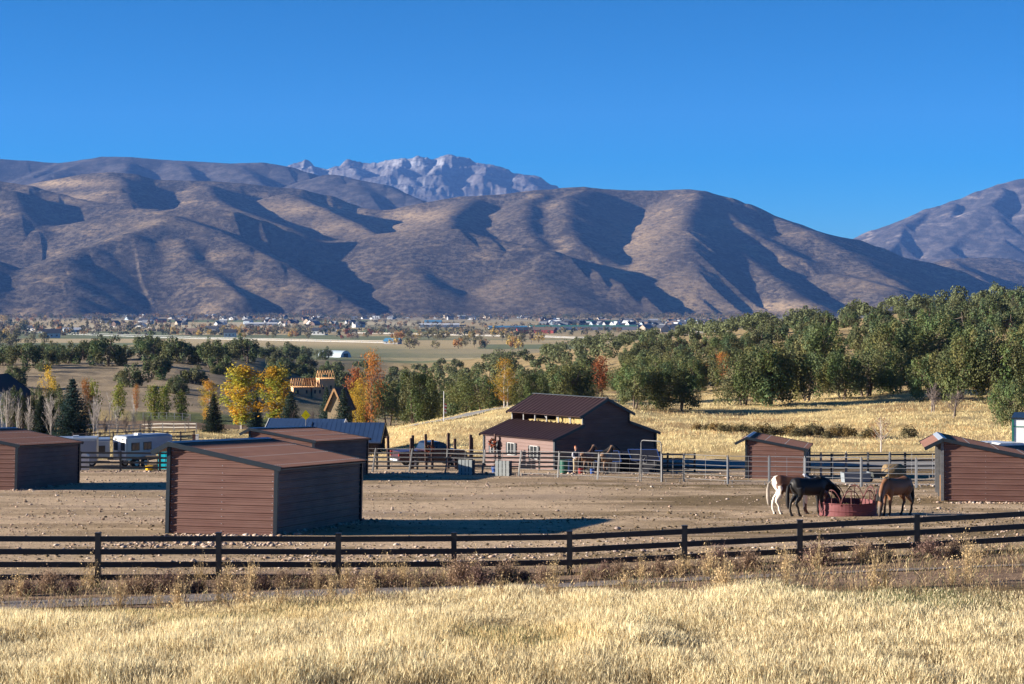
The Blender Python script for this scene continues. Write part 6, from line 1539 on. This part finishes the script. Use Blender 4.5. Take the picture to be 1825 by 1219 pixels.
def valley_trees():
    rr = random.Random(8); NP = np.array
    pals = [("olive brown", (.18, .16, .075)), ("grey brown", (.18, .145, .11)), ("dull orange", (.36, .19, .07)), ("golden", (.44, .31, .09)), ("dark green", (.035, .055, .035)), ("rust red", (.24, .085, .05)), ("pale tan", (.24, .185, .125))]
    lib = {}
    def mk(ci, shape, seed):
        r = np.random.default_rng(seed); h, w = {"round": (10, 9), "tall": (14, 5), "broad": (9, 13)}[shape]; C = []; N = []; K = []; base = NP(pals[ci][1])
        for q in range(14):
            th = r.uniform(0, 6.28); ph = np.arccos(r.uniform(-.6, 1)); c = NP([math.sin(ph) * math.cos(th) * w * .36, math.sin(ph) * math.sin(th) * w * .36, h * .52 + math.cos(ph) * h * .38]); m = 26
            d = r.normal(0, 1, (m, 3)); d /= np.linalg.norm(d, axis=1)[:, None]; C.append(c + d * w * .16 * NP([1, 1, 1.3 if shape == "tall" else 1])); N.append(d + [0, 0, .2]); K.append(np.clip(base * (1 + r.normal(0, .2, (m, 1)) + r.normal(0, .1)), .01, 1))
        V, Fc, cc = leafset(np.concatenate(C), np.concatenate(N), .75, .7, np.concatenate(K), seed)
        t = MB(); t.tube([(0, 0, -1), (0, 0, h * .7)], [.35, .12], 5)
        return t.mesh("trunk", M_bark), npmesh("crown", V, Fc, 4, M_leaf, color=cc, link=False)
    for ci in range(len(pals)):
        for sh in ("round", "tall", "broad"): lib[(ci, sh)] = mk(ci, sh, 300 + ci * 3 + len(sh))
    bands = [(0, 110, 560, 600, 46, [0, 1, 2, 3, 4, 0], 1.25), (100, 300, 566, 596, 34, [0, 1, 6, 4, 0], 1.1), (270, 460, 584, 600, 26, [2, 3, 0, 1, 0], .85), (560, 720, 574, 606, 34, [4, 0, 2, 1, 5], .8), (700, 960, 598, 625, 42, [3, 3, 0, 4, 2, 0, 6], 1.0), (1010, 1110, 588, 600, 14, [0, 1, 4], .7), (420, 640, 590, 606, 24, [0, 1, 3, 4, 2], .8), (-10, 90, 600, 625, 12, [3, 0, 0], 1.2), (960, 1300, 566, 572, 30, [1, 6, 0, 4, 2], .9)]
    n = 0
    for a, b_, y0, y1, cnt, cs, sc in bands:
        for k in range(cnt):
            x = rr.uniform(a, b_); y = rr.uniform(y0, y1); ci = rr.choice(cs); sh = rr.choice(["round", "round", "tall", "broad"]); g = gy(x, y, 1300, 9000)
            s = sc * rr.uniform(.8, 1.4); area = "left end" if x < 300 else "middle" if x < 700 else "right of the middle" if x < 1000 else "right side"
            plant("valley_tree", lib[(ci, sh)], g, rr.uniform(0, 6), s, "%s %s tree on the valley floor, %s" % (pals[ci][0], sh if sh != "tall" else "upright", area), "tree", "trees of the valley floor"); n += 1
    for i, x in enumerate(np.linspace(540, 562, 6)):
        g = gy(x, 566, 1300, 9000); plant("poplar_tree", lib[(2, "tall")], g, i, (1.1, 1.1, 1.9), "slim orange poplar in the short row at the hill's foot", "tree", "row of orange poplars")
    for i, x in enumerate(np.linspace(282, 392, 12)):
        g = gy(x, 592, 1300, 9000); plant("poplar_tree", lib[(2, "tall")], g, i, (.3, .3, .95), "thin orange poplar in the row along the green field", "tree", "row of thin poplars")
    print("valley trees", n)
    # unbroken belt of trees where the town meets the hills
    lst = []
    for k in range(2100):
        x = rr.uniform(-200, 1400); y = rr.choice([rr.uniform(548, 566), rr.uniform(560, 572)]); 
        if 560 < y and rr.random() < .35: continue
        g = gy(x, max(y, 565.5) if y < 566 else y, 2500, 7800); D = rr.uniform(6200, 7350) if y < 566 else g.y
        g = gd(x, D); lst.append((tuple(g), rr.uniform(1.6, 3.4), 0))
    merged("treeline", lst, 45, 1.7, [(.11, .09, .06), (.12, .10, .08), (.07, .075, .04), (.22, .13, .06), (.20, .16, .10), (.05, .06, .045)], 77, M_leaf, 6.5, 6.5, label="belt of mixed bare and autumn trees at the foot of the hills")
valley_trees()
def groves():
    rr = random.Random(99); lst = []
    for k in range(230):
        x = rr.uniform(-100, 1330); y = rr.uniform(561, 600 if x < 1000 else 590); g = gy(x, y, 1900, 7500)
        for q in range(rr.randint(4, 12)):
            X = g.x + rr.gauss(0, 45); Y = g.y + rr.gauss(0, 30); lst.append(((X, Y, gz1(X, Y)), rr.uniform(.8, 1.9), 0))
    merged("groves", lst, 54, 1.2, [(.12, .10, .06), (.14, .12, .09), (.07, .08, .04), (.27, .16, .07), (.24, .19, .11), (.045, .06, .04), (.09, .085, .05)], 78, M_leaf, 6.5, 6.5, label="small mixed groves between the houses and fields of the valley")
groves()
def far_fence(x0, y0, x1, y1, label, h=2.0, m=M_white, name="far_fence"):
    pts = []; n = 26; root = None; b = MB(); o_ = None
    for k in range(n + 1):
        t = k / n; g = gy(x0 + (x1 - x0) * t, y0 + (y1 - y0) * t, 1600, 8500); pts.append(g)
    for a, c_ in zip(pts[:-1], pts[1:]):
        for z in (.5, 1.2, h): b.beam(a - pts[0] + Vector((0, 0, z)), c_ - pts[0] + Vector((0, 0, z)), 0.10, .20)
        b.box(tuple(a - pts[0] + Vector((0, 0, h / 2))), (.4, .4, h))
    o = b.build(name, m); o.location = pts[0]; tag(o, label, "fence", "long pale fences of the valley fields")
far_fence(112, 596, 340, 604, "longest white fence below the poplars on the left fields", 3.2); far_fence(340, 604, 700, 612, "white fence continuing right from the left fields", 2.6); far_fence(200, 583, 275, 585, "short white fence left of the large white barn"); far_fence(35, 592, 90, 594, "white fence by the white barn at the valley's left")
far_fence(620, 594, 900, 600, "white fence across the golden field in the valley's centre"); far_fence(960, 601, 1090, 606, "white fence below the long green roofed arena", 2.4)

# ================================================================== GRASS, WEEDS, STONES
def blades(name, X, Y, hgt, wid, lean, col, m, label, head=.35, headw=2.6, seed=0, zoff=0.0, Z=None):
    """dry grass: a thin stem that carries a feathery head"""
    r = np.random.default_rng(seed); n = len(X); Z = (gz(X, Y) if Z is None else Z) + zoff
    a = r.uniform(0, 2 * np.pi, n); dx, dy = np.cos(a), np.sin(a); la = r.uniform(0, 2 * np.pi, n); lm = lean * r.uniform(.1, 1.9, n) * hgt; lx, ly = np.cos(la) * lm + lean * .5 * hgt * (fbm(X * 1.3, Y * 1.3, 2, 92) - .4) * 2, np.sin(la) * lm
    w = wid * r.uniform(.7, 1.3, n); z1 = hgt * (1 - head)
    P0 = np.stack([X - dx * w, Y - dy * w, Z - .02], -1); P1 = np.stack([X + dx * w, Y + dy * w, Z - .02], -1)
    mx, my = X + lx * .45, Y + ly * .45
    P2 = np.stack([mx + dx * w * .6, my + dy * w * .6, Z + z1], -1); P3 = np.stack([mx - dx * w * .6, my - dy * w * .6, Z + z1], -1)
    hx, hy = X + lx * .75, Y + ly * .75; hw = w * headw; zm = hgt * (1 - head * .55)
    P4 = np.stack([hx + dx * hw, hy + dy * hw, Z + zm], -1); P5 = np.stack([X + lx, Y + ly, Z + hgt], -1); P6 = np.stack([hx - dx * hw, hy - dy * hw, Z + zm], -1)
    V = np.stack([P0, P1, P2, P3, P4, P5, P6], 1).reshape(-1, 3)
    b = np.arange(n)[:, None] * 7
    Fq = np.concatenate([b + [0, 1, 2, 3], b + [3, 4, 5, 6]], 0)
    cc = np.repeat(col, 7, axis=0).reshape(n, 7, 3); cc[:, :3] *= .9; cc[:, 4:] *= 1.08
    o = npmesh(name, V, Fq, 4, m, color=np.clip(cc.reshape(-1, 3), 0, 1)); tag(o, label, None, None, "stuff"); return o
M_grass = leafmat("dry grass blades", (1, 1, 1), .35, 0.0)
def edge_D(x):      # far edge of the tall grass
    return np.interp(x, [-600, 0, 300, 600, 900, 1200, 1500, 1825, 2400], [43.4, 43.9, 44.8, 46.0, 46.6, 46.2, 45.0, 43.8, 43.0])
def meadow():
    r = np.random.default_rng(2); n = 640000
    D = r.uniform(26.5, 48, n); u = r.uniform(-200, 2020, n); keep = r.random(n) < D / 48
    D, u = D[keep], u[keep]; X = (u - CX) / F * D; Y = D
    c1 = fbm(X * .55, Y * .35, 3, 40); c2 = fbm(X * 1.8, Y * 1.8, 2, 41); c3 = fbm(X * .16, Y * .16, 2, 43)
    e = edge_D(u) + (c1 - .5) * 3.2 - D
    k = (e > 0) & (r.random(len(D)) < np.clip(.25 + 1.5 * (c2 - .2), .12, 1) * np.clip(.30 + e * .28, .2, 1))
    X, Y, u, D, c1, c2, c3, e = [q[k] for q in (X, Y, u, D, c1, c2, c3, e)]; n = len(X)
    green = np.exp(-((u - 1660) / 150) ** 2 - ((D - 43.0) / 2.4) ** 2) + .9 * np.exp(-((u - 1480) / 90) ** 2 - ((D - 44.5) / 1.2) ** 2) + sstep(.60, .70, c3 + .1 * (c2 - .5)) * .5
    h = (.31 + .20 * (c1 - .5) * 2 + .10 * (c2 - .5)) * r.uniform(.55, 1.2, n) * np.clip(.55 + e * .12, .5, 1) * (1 - .55 * np.clip(green, 0, 1))
    base = np.array([.76, .65, .41])[None] * (1 + .20 * r.normal(0, 1, (n, 1)) * .7 + .30 * (c1[:, None] - .5))
    base = np.where(r.random((n, 1)) < .18, base * [.62, .52, .42], base)
    base = base * (1 - .35 * sstep(.5, .7, c3)[:, None] * np.array([.2, .35, .7])[None])
    gr = (r.random(n) < np.clip(green, 0, 1) * .65)[:, None]
    base = np.where(gr, np.array([.17, .18, .085])[None] * (1 + .2 * r.normal(0, 1, (n, 1))), base)
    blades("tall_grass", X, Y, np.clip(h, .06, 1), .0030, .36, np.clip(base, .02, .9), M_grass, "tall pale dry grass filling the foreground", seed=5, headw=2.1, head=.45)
    print("grass", n)
    # verge between path and fence, and thin growth along the path
    n = 60000; D = r.uniform(44.0, 56.5, n); u = r.uniform(-330, 2150, n); X = (u - CX) / F * D; Y = D
    c1 = fbm(X * .7, Y * .9, 3, 50); fl = np.interp(u, [0, 600, 1200, 1825], [51.0, 51.4, 52.1, 52.7]); pc = np.interp(u, [0, 300, 620, 900, 1200, 1420, 2300], [46.4, 47.3, 48.2, 48.6, 48.8, 48.9, 49.2]); pw = np.interp(u, [0, 620, 1200, 1420], [1.1, .95, .6, .2])
    dens = np.where(np.abs(D - pc) < pw, .05, np.where(D < fl + 1.4, .62, .10)) * np.clip((c1 - .36) * 4.5, 0, 1)
    k = r.random(n) < dens; X, Y, D, c1 = X[k], Y[k], D[k], c1[k]; n = len(X)
    base = np.array([[.42, .31, .17], [.30, .20, .12], [.20, .14, .10], [.50, .39, .22], [.15, .15, .08]])[r.integers(0, 5, n)] * (1 + .2 * r.normal(0, 1, (n, 1)))
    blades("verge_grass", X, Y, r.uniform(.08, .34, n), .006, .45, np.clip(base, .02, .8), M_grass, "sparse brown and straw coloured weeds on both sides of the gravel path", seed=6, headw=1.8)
meadow()
def hill_grass():
    r = np.random.default_rng(3); n = 240000
    D = np.exp(r.uniform(math.log(158), math.log(262), n)); u = r.uniform(-100, 2150, n); X = (u - CX) / F * D; Y = D
    c1 = fbm(X * .12, Y * .12, 3, 70); c2 = fbm(X * .6, Y * .6, 2, 71)
    rd = np.interp(u, [735, 790, 850, 915, 990, 1080], [201, 207, 213, 221, 232, 245]); onroad = (np.abs(D - rd) < 3.0) & (u > 735) & (u < 1080)
    left = u < 660
    k = (~onroad) & (r.random(n) < np.clip(.15 + 1.6 * (c2 - .25), .05, 1)) & ((~left & (D > 161 + 3 * c1)) | (left & (D > 182) & (D < 270)))
    k &= ~((u > 1100) & (D < 164)); X, Y, u, D, c1, c2 = [q[k] for q in (X, Y, u, D, c1, c2)]; n = len(X)
    base = np.array([.82, .66, .36])[None] * (1 + .22 * r.normal(0, 1, (n, 1)) + .5 * (c1[:, None] - .5)); brown = (r.random(n) < sstep(.52, .68, c1) * .55)[:, None]; base = np.where(brown, base * [.60, .48, .42], base)
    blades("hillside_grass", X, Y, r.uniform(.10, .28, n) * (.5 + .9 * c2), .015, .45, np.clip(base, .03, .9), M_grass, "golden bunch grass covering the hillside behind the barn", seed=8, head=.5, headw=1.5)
hill_grass()

def dry_shrub_mesh(seed, w=1.2, h=.75, n=330, col=(.20, .135, .10), leafy=.5):
    r = np.random.default_rng(seed); V = []; Fq = []; K = []
    for k in range(n):
        th = r.uniform(0, 2 * np.pi); ph = r.uniform(.1, 1.45); L = r.uniform(.55, 1.05); d = np.array([math.sin(ph) * math.cos(th) * w / 2, math.sin(ph) * math.sin(th) * w / 2, math.cos(ph) * h]) * L
        d[2] = max(d[2], .06); p0 = np.array([r.normal(0, .05), r.normal(0, .05), -.02]); p1 = p0 + d * .5 + r.normal(0, .03, 3); p2 = p0 + d + r.normal(0, .04, 3); s = np.cross(d, [0, 0, 1]); s = s / (np.linalg.norm(s) + 1e-6) * .005; b = len(V)
        V += [p0 - s, p0 + s, p1 + s * .8, p1 - s * .8, p2 + s * .3, p2 - s * .3]; Fq += [(b, b + 1, b + 2, b + 3), (b + 3, b + 2, b + 4, b + 5)]; c_ = np.array(col) * (1 + r.normal(0, .2)); K += [c_] * 6
        for q in range(int(7 * leafy + r.uniform(0, 1))):
            t = r.uniform(.4, 1.05); c0 = p0 + d * t + r.normal(0, .045, 3); a = r.normal(0, 1, 3); a *= .017 / np.linalg.norm(a); e = r.normal(0, 1, 3); e *= .028 / np.linalg.norm(e); b = len(V)
            V += [c0 - a, c0 - e, c0 + a, c0 + e]; Fq += [(b, b + 1, b + 2, b + 3)]; K += [np.array(col) * (1.25 + r.normal(0, .3))] * 4
    return npmesh("dry_shrub", np.array(V), np.array(Fq), 4, M_leaf, color=np.clip(np.array(K), .01, 1), link=False)
SH = [dry_shrub_mesh(400 + i, 1.25, .62, 340, (.165, .105, .085) if i % 2 else (.235, .16, .11), .6) for i in range(5)]
WE = [dry_shrub_mesh(420 + i, .8, .85, 60, (.42, .31, .17), .5) for i in range(3)]
def verge_shrubs():
    rr = random.Random(12); posts = [175, 390, 603, 809, 1015, 1220, 1425, 1634]; cnt = {}
    def lab(x, base):
        i = sum(1 for p in posts if p < x); k = cnt.get((base, i), 0); cnt[(base, i)] = k + 1
        o_ = ["first", "second", "third", "fourth", "fifth", "sixth", "seventh", "eighth", "ninth", "tenth"][min(k, 9)]
        if i == 0: return "%s left of the near fence's first post, %s from the edge" % (base, o_)
        return "%s %s to the right of the near fence's %s post" % (o_, base, ["", "first", "second", "third", "fourth", "fifth", "sixth", "seventh", "eighth"][i])
    xs = sorted([14, 48, 88, 125, 228, 262, 300, 318, 352, 396, 430, 470, 505, 548, 572, 640, 672, 700, 738, 772, 822, 850, 902, 935, 968, 1048, 1078, 1102, 1140, 1175, 1204, 1278, 1335, 1460, 1540, 1575, 1655, 1700])
    for i, x in enumerate(xs):
        big = x in (822, 850, 1278, 1335, 1460, 1540, 262, 300, 88, 902, 1655); D = rr.uniform(49.2, 50.6) + max(0, (x - 900)) * .0016; g = gd(x, D); s = rr.uniform(.7, 1.0) * (1.08 if big else .78)
        o = bpy.data.objects.new("dry_shrub", SH[i % 5]); COL.objects.link(o); o.location = g; o.rotation_euler = (0, 0, rr.uniform(0, 6)); o.scale = (s, s, s * rr.uniform(.85, 1.2)); tag(o, lab(x, "brown dry shrub"), "shrub", "dry shrubs along the near fence")
    xs = sorted(rr.uniform(-20, 1850) for _ in range(56))
    for i, x in enumerate(xs):
        D = rr.choice([rr.uniform(44.2, 46.2), rr.uniform(49, 51), rr.uniform(45, 47)]); g = gd(x, D); s = rr.uniform(.6, 1.25)
        o = bpy.data.objects.new("dry_weed", WE[i % 3]); COL.objects.link(o); o.location = g; o.rotation_euler = (0, 0, rr.uniform(0, 6)); o.scale = (s * .8, s * .8, s); tag(o, lab(x, "pale branching weed"), "weed", "pale weeds along the gravel path")
verge_shrubs()
def sage_row():
    rr = random.Random(31); lib = [dry_shrub_mesh(440 + i, 2.0, 1.25, 260, (.135, .115, .055) if i % 2 else (.21, .15, .06), .9) for i in range(4)]
    # fuller crowns: seen from 190 m
    lib2 = []
    for i in range(4):
        r = np.random.default_rng(460 + i); m = 900; d = r.normal(0, 1, (m, 3)); d[:, 2] = np.abs(d[:, 2]); d /= np.linalg.norm(d, axis=1)[:, None]; d *= r.uniform(.55, 1.05, (m, 1)) * (1 + .2 * np.sin(4 * np.arctan2(d[:, 1:2], d[:, 0:1]) + i))
        C = d * [1.05, 1.05, 1.15]; K = np.array([.115, .100, .050] if i % 2 else [.19, .13, .05]) * (1 + .22 * r.normal(0, 1, (m, 1))); V, Fc, cc = leafset(C, d + [0, 0, .3], .11, .6, np.clip(K, .01, 1), 470 + i); lib2.append(npmesh("sagebrush", V, Fc, 4, M_leaf, color=cc, link=False))
    xs = [1243, 1262, 1276, 1291, 1306, 1320, 1334, 1348, 1359, 1372, 1386, 1399, 1411, 1424, 1436, 1447, 1460, 1474, 1487, 1500, 1514, 1549, 1556, 1620]
    for i, x in enumerate(xs):
        y = 765 + (x - 1243) * .033 + rr.uniform(-3, 4); g = gy(x, y + 4, 160, 400); s = rr.uniform(.55, .95)
        o = bpy.data.objects.new("sagebrush", lib2[i % 4]); COL.objects.link(o); o.location = g; o.rotation_euler = (0, 0, rr.uniform(0, 6)); o.scale = (s, s, s * rr.uniform(.8, 1.1))
        w = "isolated olive brown sagebrush right of the long row on the hillside" if x > 1530 else "sagebrush in the long hillside row above the small shed"
        tag(o, w, "bush", "sagebrush row on the hillside" if x <= 1530 else "lone sagebrush on the hillside")
    g = gy(1570, 806, 150, 260); lf = aspen(91, 5, 3.4, 420, .09, ((.30, .13, .06), (.22, .10, .06)), low=.3, barkm=M_wbark)
    D = g.y; h = (808 - 742) * D / F / 5.0; plant("young_tree", lf, g, 0, (h, h, h), "small young tree with a few rust leaves between the two right sheds", "tree")
    for i, (x, y, t) in enumerate(((1660, 735, "left of two"), (1700, 745, "right of two"))):
        g = gy(x, y, 150, 300); plant("bare_bush", BG[i], g, i, (1.1, 1.1, .55), "dark leafless bush on the slope above the silver capped shed, " + t, "bush", None, "branches")
sage_row()
def stones():
    r = np.random.default_rng(14)
    base = np.array([(1, 0, 0), (-1, 0, 0), (0, 1, 0), (0, -1, 0), (0, 0, 1), (0, 0, -.4), (.6, .6, .5), (-.6, .6, .5), (.6, -.6, .5), (-.6, -.6, .5)], float)
    tri = [(4, 6, 8), (4, 7, 6), (4, 9, 7), (4, 8, 9), (0, 8, 6), (2, 6, 7), (1, 7, 9), (3, 9, 8), (0, 6, 2), (2, 7, 1), (1, 9, 3), (3, 8, 0), (5, 2, 1), (5, 1, 3), (5, 3, 0), (5, 0, 2)]; tri = np.array(tri)
    def field(name, X, Y, s, label, pal=None):
        n = len(X); Z = gz(X, Y); a = r.uniform(0, 6.28, n); sc = s[:, None] * np.stack([r.uniform(.7, 1.4, n), r.uniform(.6, 1.1, n), r.uniform(.4, .8, n)], -1)
        V = base[None] * (1 + r.normal(0, .14, (n, 10, 3))) * sc[:, None, :]; x = V[..., 0] * np.cos(a)[:, None] - V[..., 1] * np.sin(a)[:, None]; y = V[..., 0] * np.sin(a)[:, None] + V[..., 1] * np.cos(a)[:, None]
        V = np.stack([x + X[:, None], y + Y[:, None], V[..., 2] + Z[:, None] + s[:, None] * .12], -1); Fc = (np.arange(n)[:, None, None] * 10 + tri[None]).reshape(-1, 3)
        pal = pal if pal is not None else np.array([[.40, .28, .21], [.34, .25, .20], [.44, .34, .27], [.24, .16, .11], [.46, .38, .32]]); K = pal[r.integers(0, len(pal), n)] * (1 + .15 * r.normal(0, 1, (n, 1)))
        o = npmesh(name, V.reshape(-1, 3), Fc, 3, mat("field stones", (1, 1, 1), .9, attr="tint"), color=np.clip(np.repeat(K, 10, axis=0), .02, .8)); tag(o, label, None, None, "stuff")
    n = 26000; D = np.exp(r.uniform(math.log(53), math.log(142), n)); u = r.uniform(-250, 2100, n); X = (u - CX) / F * D; c = fbm(X * .2, D * .2, 3, 88); k = r.random(n) < np.clip((c - .30) * 2.8, .05, 1) * np.where(u > 1150, .55, 1.0); X, D = X[k], D[k]; s = .012 + .017 * r.exponential(1, len(X)) * (D / 80) ** .35
    field("loose_stones", X, D, np.clip(s, .01, .10), "small stones scattered over the trampled paddock")
    n = 44000; D = np.exp(r.uniform(math.log(53), math.log(140), n)); u = r.uniform(-200, 2050, n); X = (u - CX) / F * D; c = fbm(X * .16 + 5, D * .3, 3, 89); k = r.random(n) < np.clip((c - .36) * 3.2, .04, 1) * np.where(u > 1000, 1.0, .55); X, D = X[k], D[k]
    field("dirt_clods", X, D, np.clip(.011 + .018 * r.exponential(1, len(X)), .008, .085), "dark dung and clods trodden into the paddock", np.array([[.10, .07, .035], [.14, .10, .05], [.07, .05, .03], [.18, .13, .08]]))
    Xs = []; Ys = []
    def seg(xa, Da, xb, Db, n, sp):
        t = r.uniform(0, 1, n); D = Da + (Db - Da) * t; u = xa + (xb - xa) * t; Xs.append((u - CX) / F * D + r.normal(0, sp, n)); Ys.append(D + r.normal(0, sp, n))
    seg(490, 71.6, 650, 82, 520, .35); seg(300, 71.3, 490, 70.2, 260, .35); seg(185, 66, 520, 66.5, 330, .8); seg(480, 60, 900, 60, 260, 2.2); seg(30, 109.8, 137, 121, 160, .4); seg(110, 142, 330, 142.5, 330, .5); seg(640, 139.5, 960, 134, 650, .6); seg(1240, 130, 1320, 130, 90, .7); seg(1440, 120, 1680, 118, 260, .6); seg(1690, 95.8, 1880, 95.8, 210, .28); seg(940, 137, 1170, 137, 200, 1.0)
    X = np.concatenate(Xs); Y = np.concatenate(Ys); field("rubble", X, Y, np.clip(.03 + .03 * r.exponential(1, len(X)), .02, .14), "pale broken rocks heaped along the foot of the sheds and fences")
    # single stones one can point at
    for x, y, s, t in ((1101, 945, .16, "largest pale stone behind the fence near the end of the shed's shadow"), (1098, 985, .12, "pale stone seen between the fence rails, left of a pair"), (1147, 984, .12, "pale stone seen between the fence rails, right of a pair"), (773, 993, .11, "round stone between the rails left of the fourth post"), (1047, 1062, .22, "pinkish rock at the edge of the tall grass by the path"), (1254, 1066, .2, "brown rock in the grass right of the path's end"), (1246, 1000, .1, "pale stone right of the sixth fence post"), (277, 1012, .16, "reddish rock under the bottom rail right of the first post"), (994, 912, .12, "orange stone in the middle of the open paddock"), (1389, 868, .2, "white stone at the foot of the panels before the small shed"), (1424, 684 + 0, .3, "pale boulder on the golden slope below the junipers")):
        g = gy(x, y, 40, 400); b = MB(); vs = [tuple(np.array(v) * s * (1 + r.normal(0, .12, 3)) * [1.2, 1, .8]) for v in base]; b.add(vs, [tuple(int(q) for q in f) for f in tri]); o = b.build("stone", M_stone, smooth=False); o.location = g + Vector((0, 0, s * .2)); o.rotation_euler = (0, 0, x % 6)
        sb = o.modifiers.new("round", 'SUBSURF'); sb.levels = 1; sb.render_levels = 1; tag(o, t, "stone")
stones()

# every thing that still shares its label with a look-alike says which one it is, counted from the left
def tell_apart():
    from collections import defaultdict
    names = ["first", "second", "third", "fourth", "fifth", "sixth", "seventh", "eighth", "ninth", "tenth", "eleventh", "twelfth", "thirteenth", "fourteenth", "fifteenth", "sixteenth", "seventeenth", "eighteenth", "nineteenth", "twentieth"]
    tens = {2: "twenty", 3: "thirty", 4: "forty", 5: "fifty", 6: "sixty", 7: "seventy"}
    def ordw(i):
        if i < 20: return names[i]
        t, u = divmod(i + 1, 10)
        return {20: "twentieth", 30: "thirtieth", 40: "fortieth", 50: "fiftieth", 60: "sixtieth", 70: "seventieth"}[i + 1] if u == 0 else tens[t] + "-" + names[u - 1]
    marks = [(640, "left of the barn"), (860, "just left of the barn"), (1000, "above the barn"), (1180, "right above the barn"), (1320, "left of the small shed"), (1470, "above the small shed"), (1640, "above the young tree"), (1760, "above the silver capped shed"), (9999, "above the white garage")]
    for o in list(scene.objects):
        if o.get("category") and o.get("group", "").startswith("junipers of the wood"):
            x = CX + F * o.location.x / o.location.y; D = o.location.y
            mk = next(t for lim, t in marks if x < lim); rk = "front" if D < 262 else "second" if D < 300 else "third" if D < 350 else "fourth" if D < 410 else "fifth" if D < 480 else "rear"
            o["label"] = "juniper in the wood's %s rank %s" % (rk, mk)
    by = defaultdict(list)
    for o in scene.objects:
        if o.get("category") and o.get("label"): by[o["label"]].append(o)
    for lb, os_ in by.items():
        if len(os_) < 2: continue
        os_.sort(key=lambda o: o.location.x / max(1, o.location.y))
        for i, o in enumerate(os_):
            t = "%s, %s from left" % (lb, ordw(i))
            if len(t.replace(",", "").split()) <= 16: o["label"] = t
tell_apart()

# ================================================================== AIR
def haze():
    b = MB(); b.box((0, 10000, 700), (16000, 20900 + 800, 2050))
    m = bpy.data.materials.new("thin blue air"); m.use_nodes = True
    nt = m.node_tree; nt.nodes.remove(nt.nodes["Principled BSDF"])
    v = nt.nodes.new("ShaderNodeVolumePrincipled")
    v.inputs["Color"].default_value = (0.16, 0.38, 1.0, 1)
    v.inputs["Density"].default_value = HAZE
    v.inputs["Anisotropy"].default_value = 0.0
    nt.links.new(v.outputs[0], nt.nodes["Material Output"].inputs["Volume"])
    o = b.build("haze", m); tag(o, kind="stuff")
HAZE = 2.2e-5
haze()
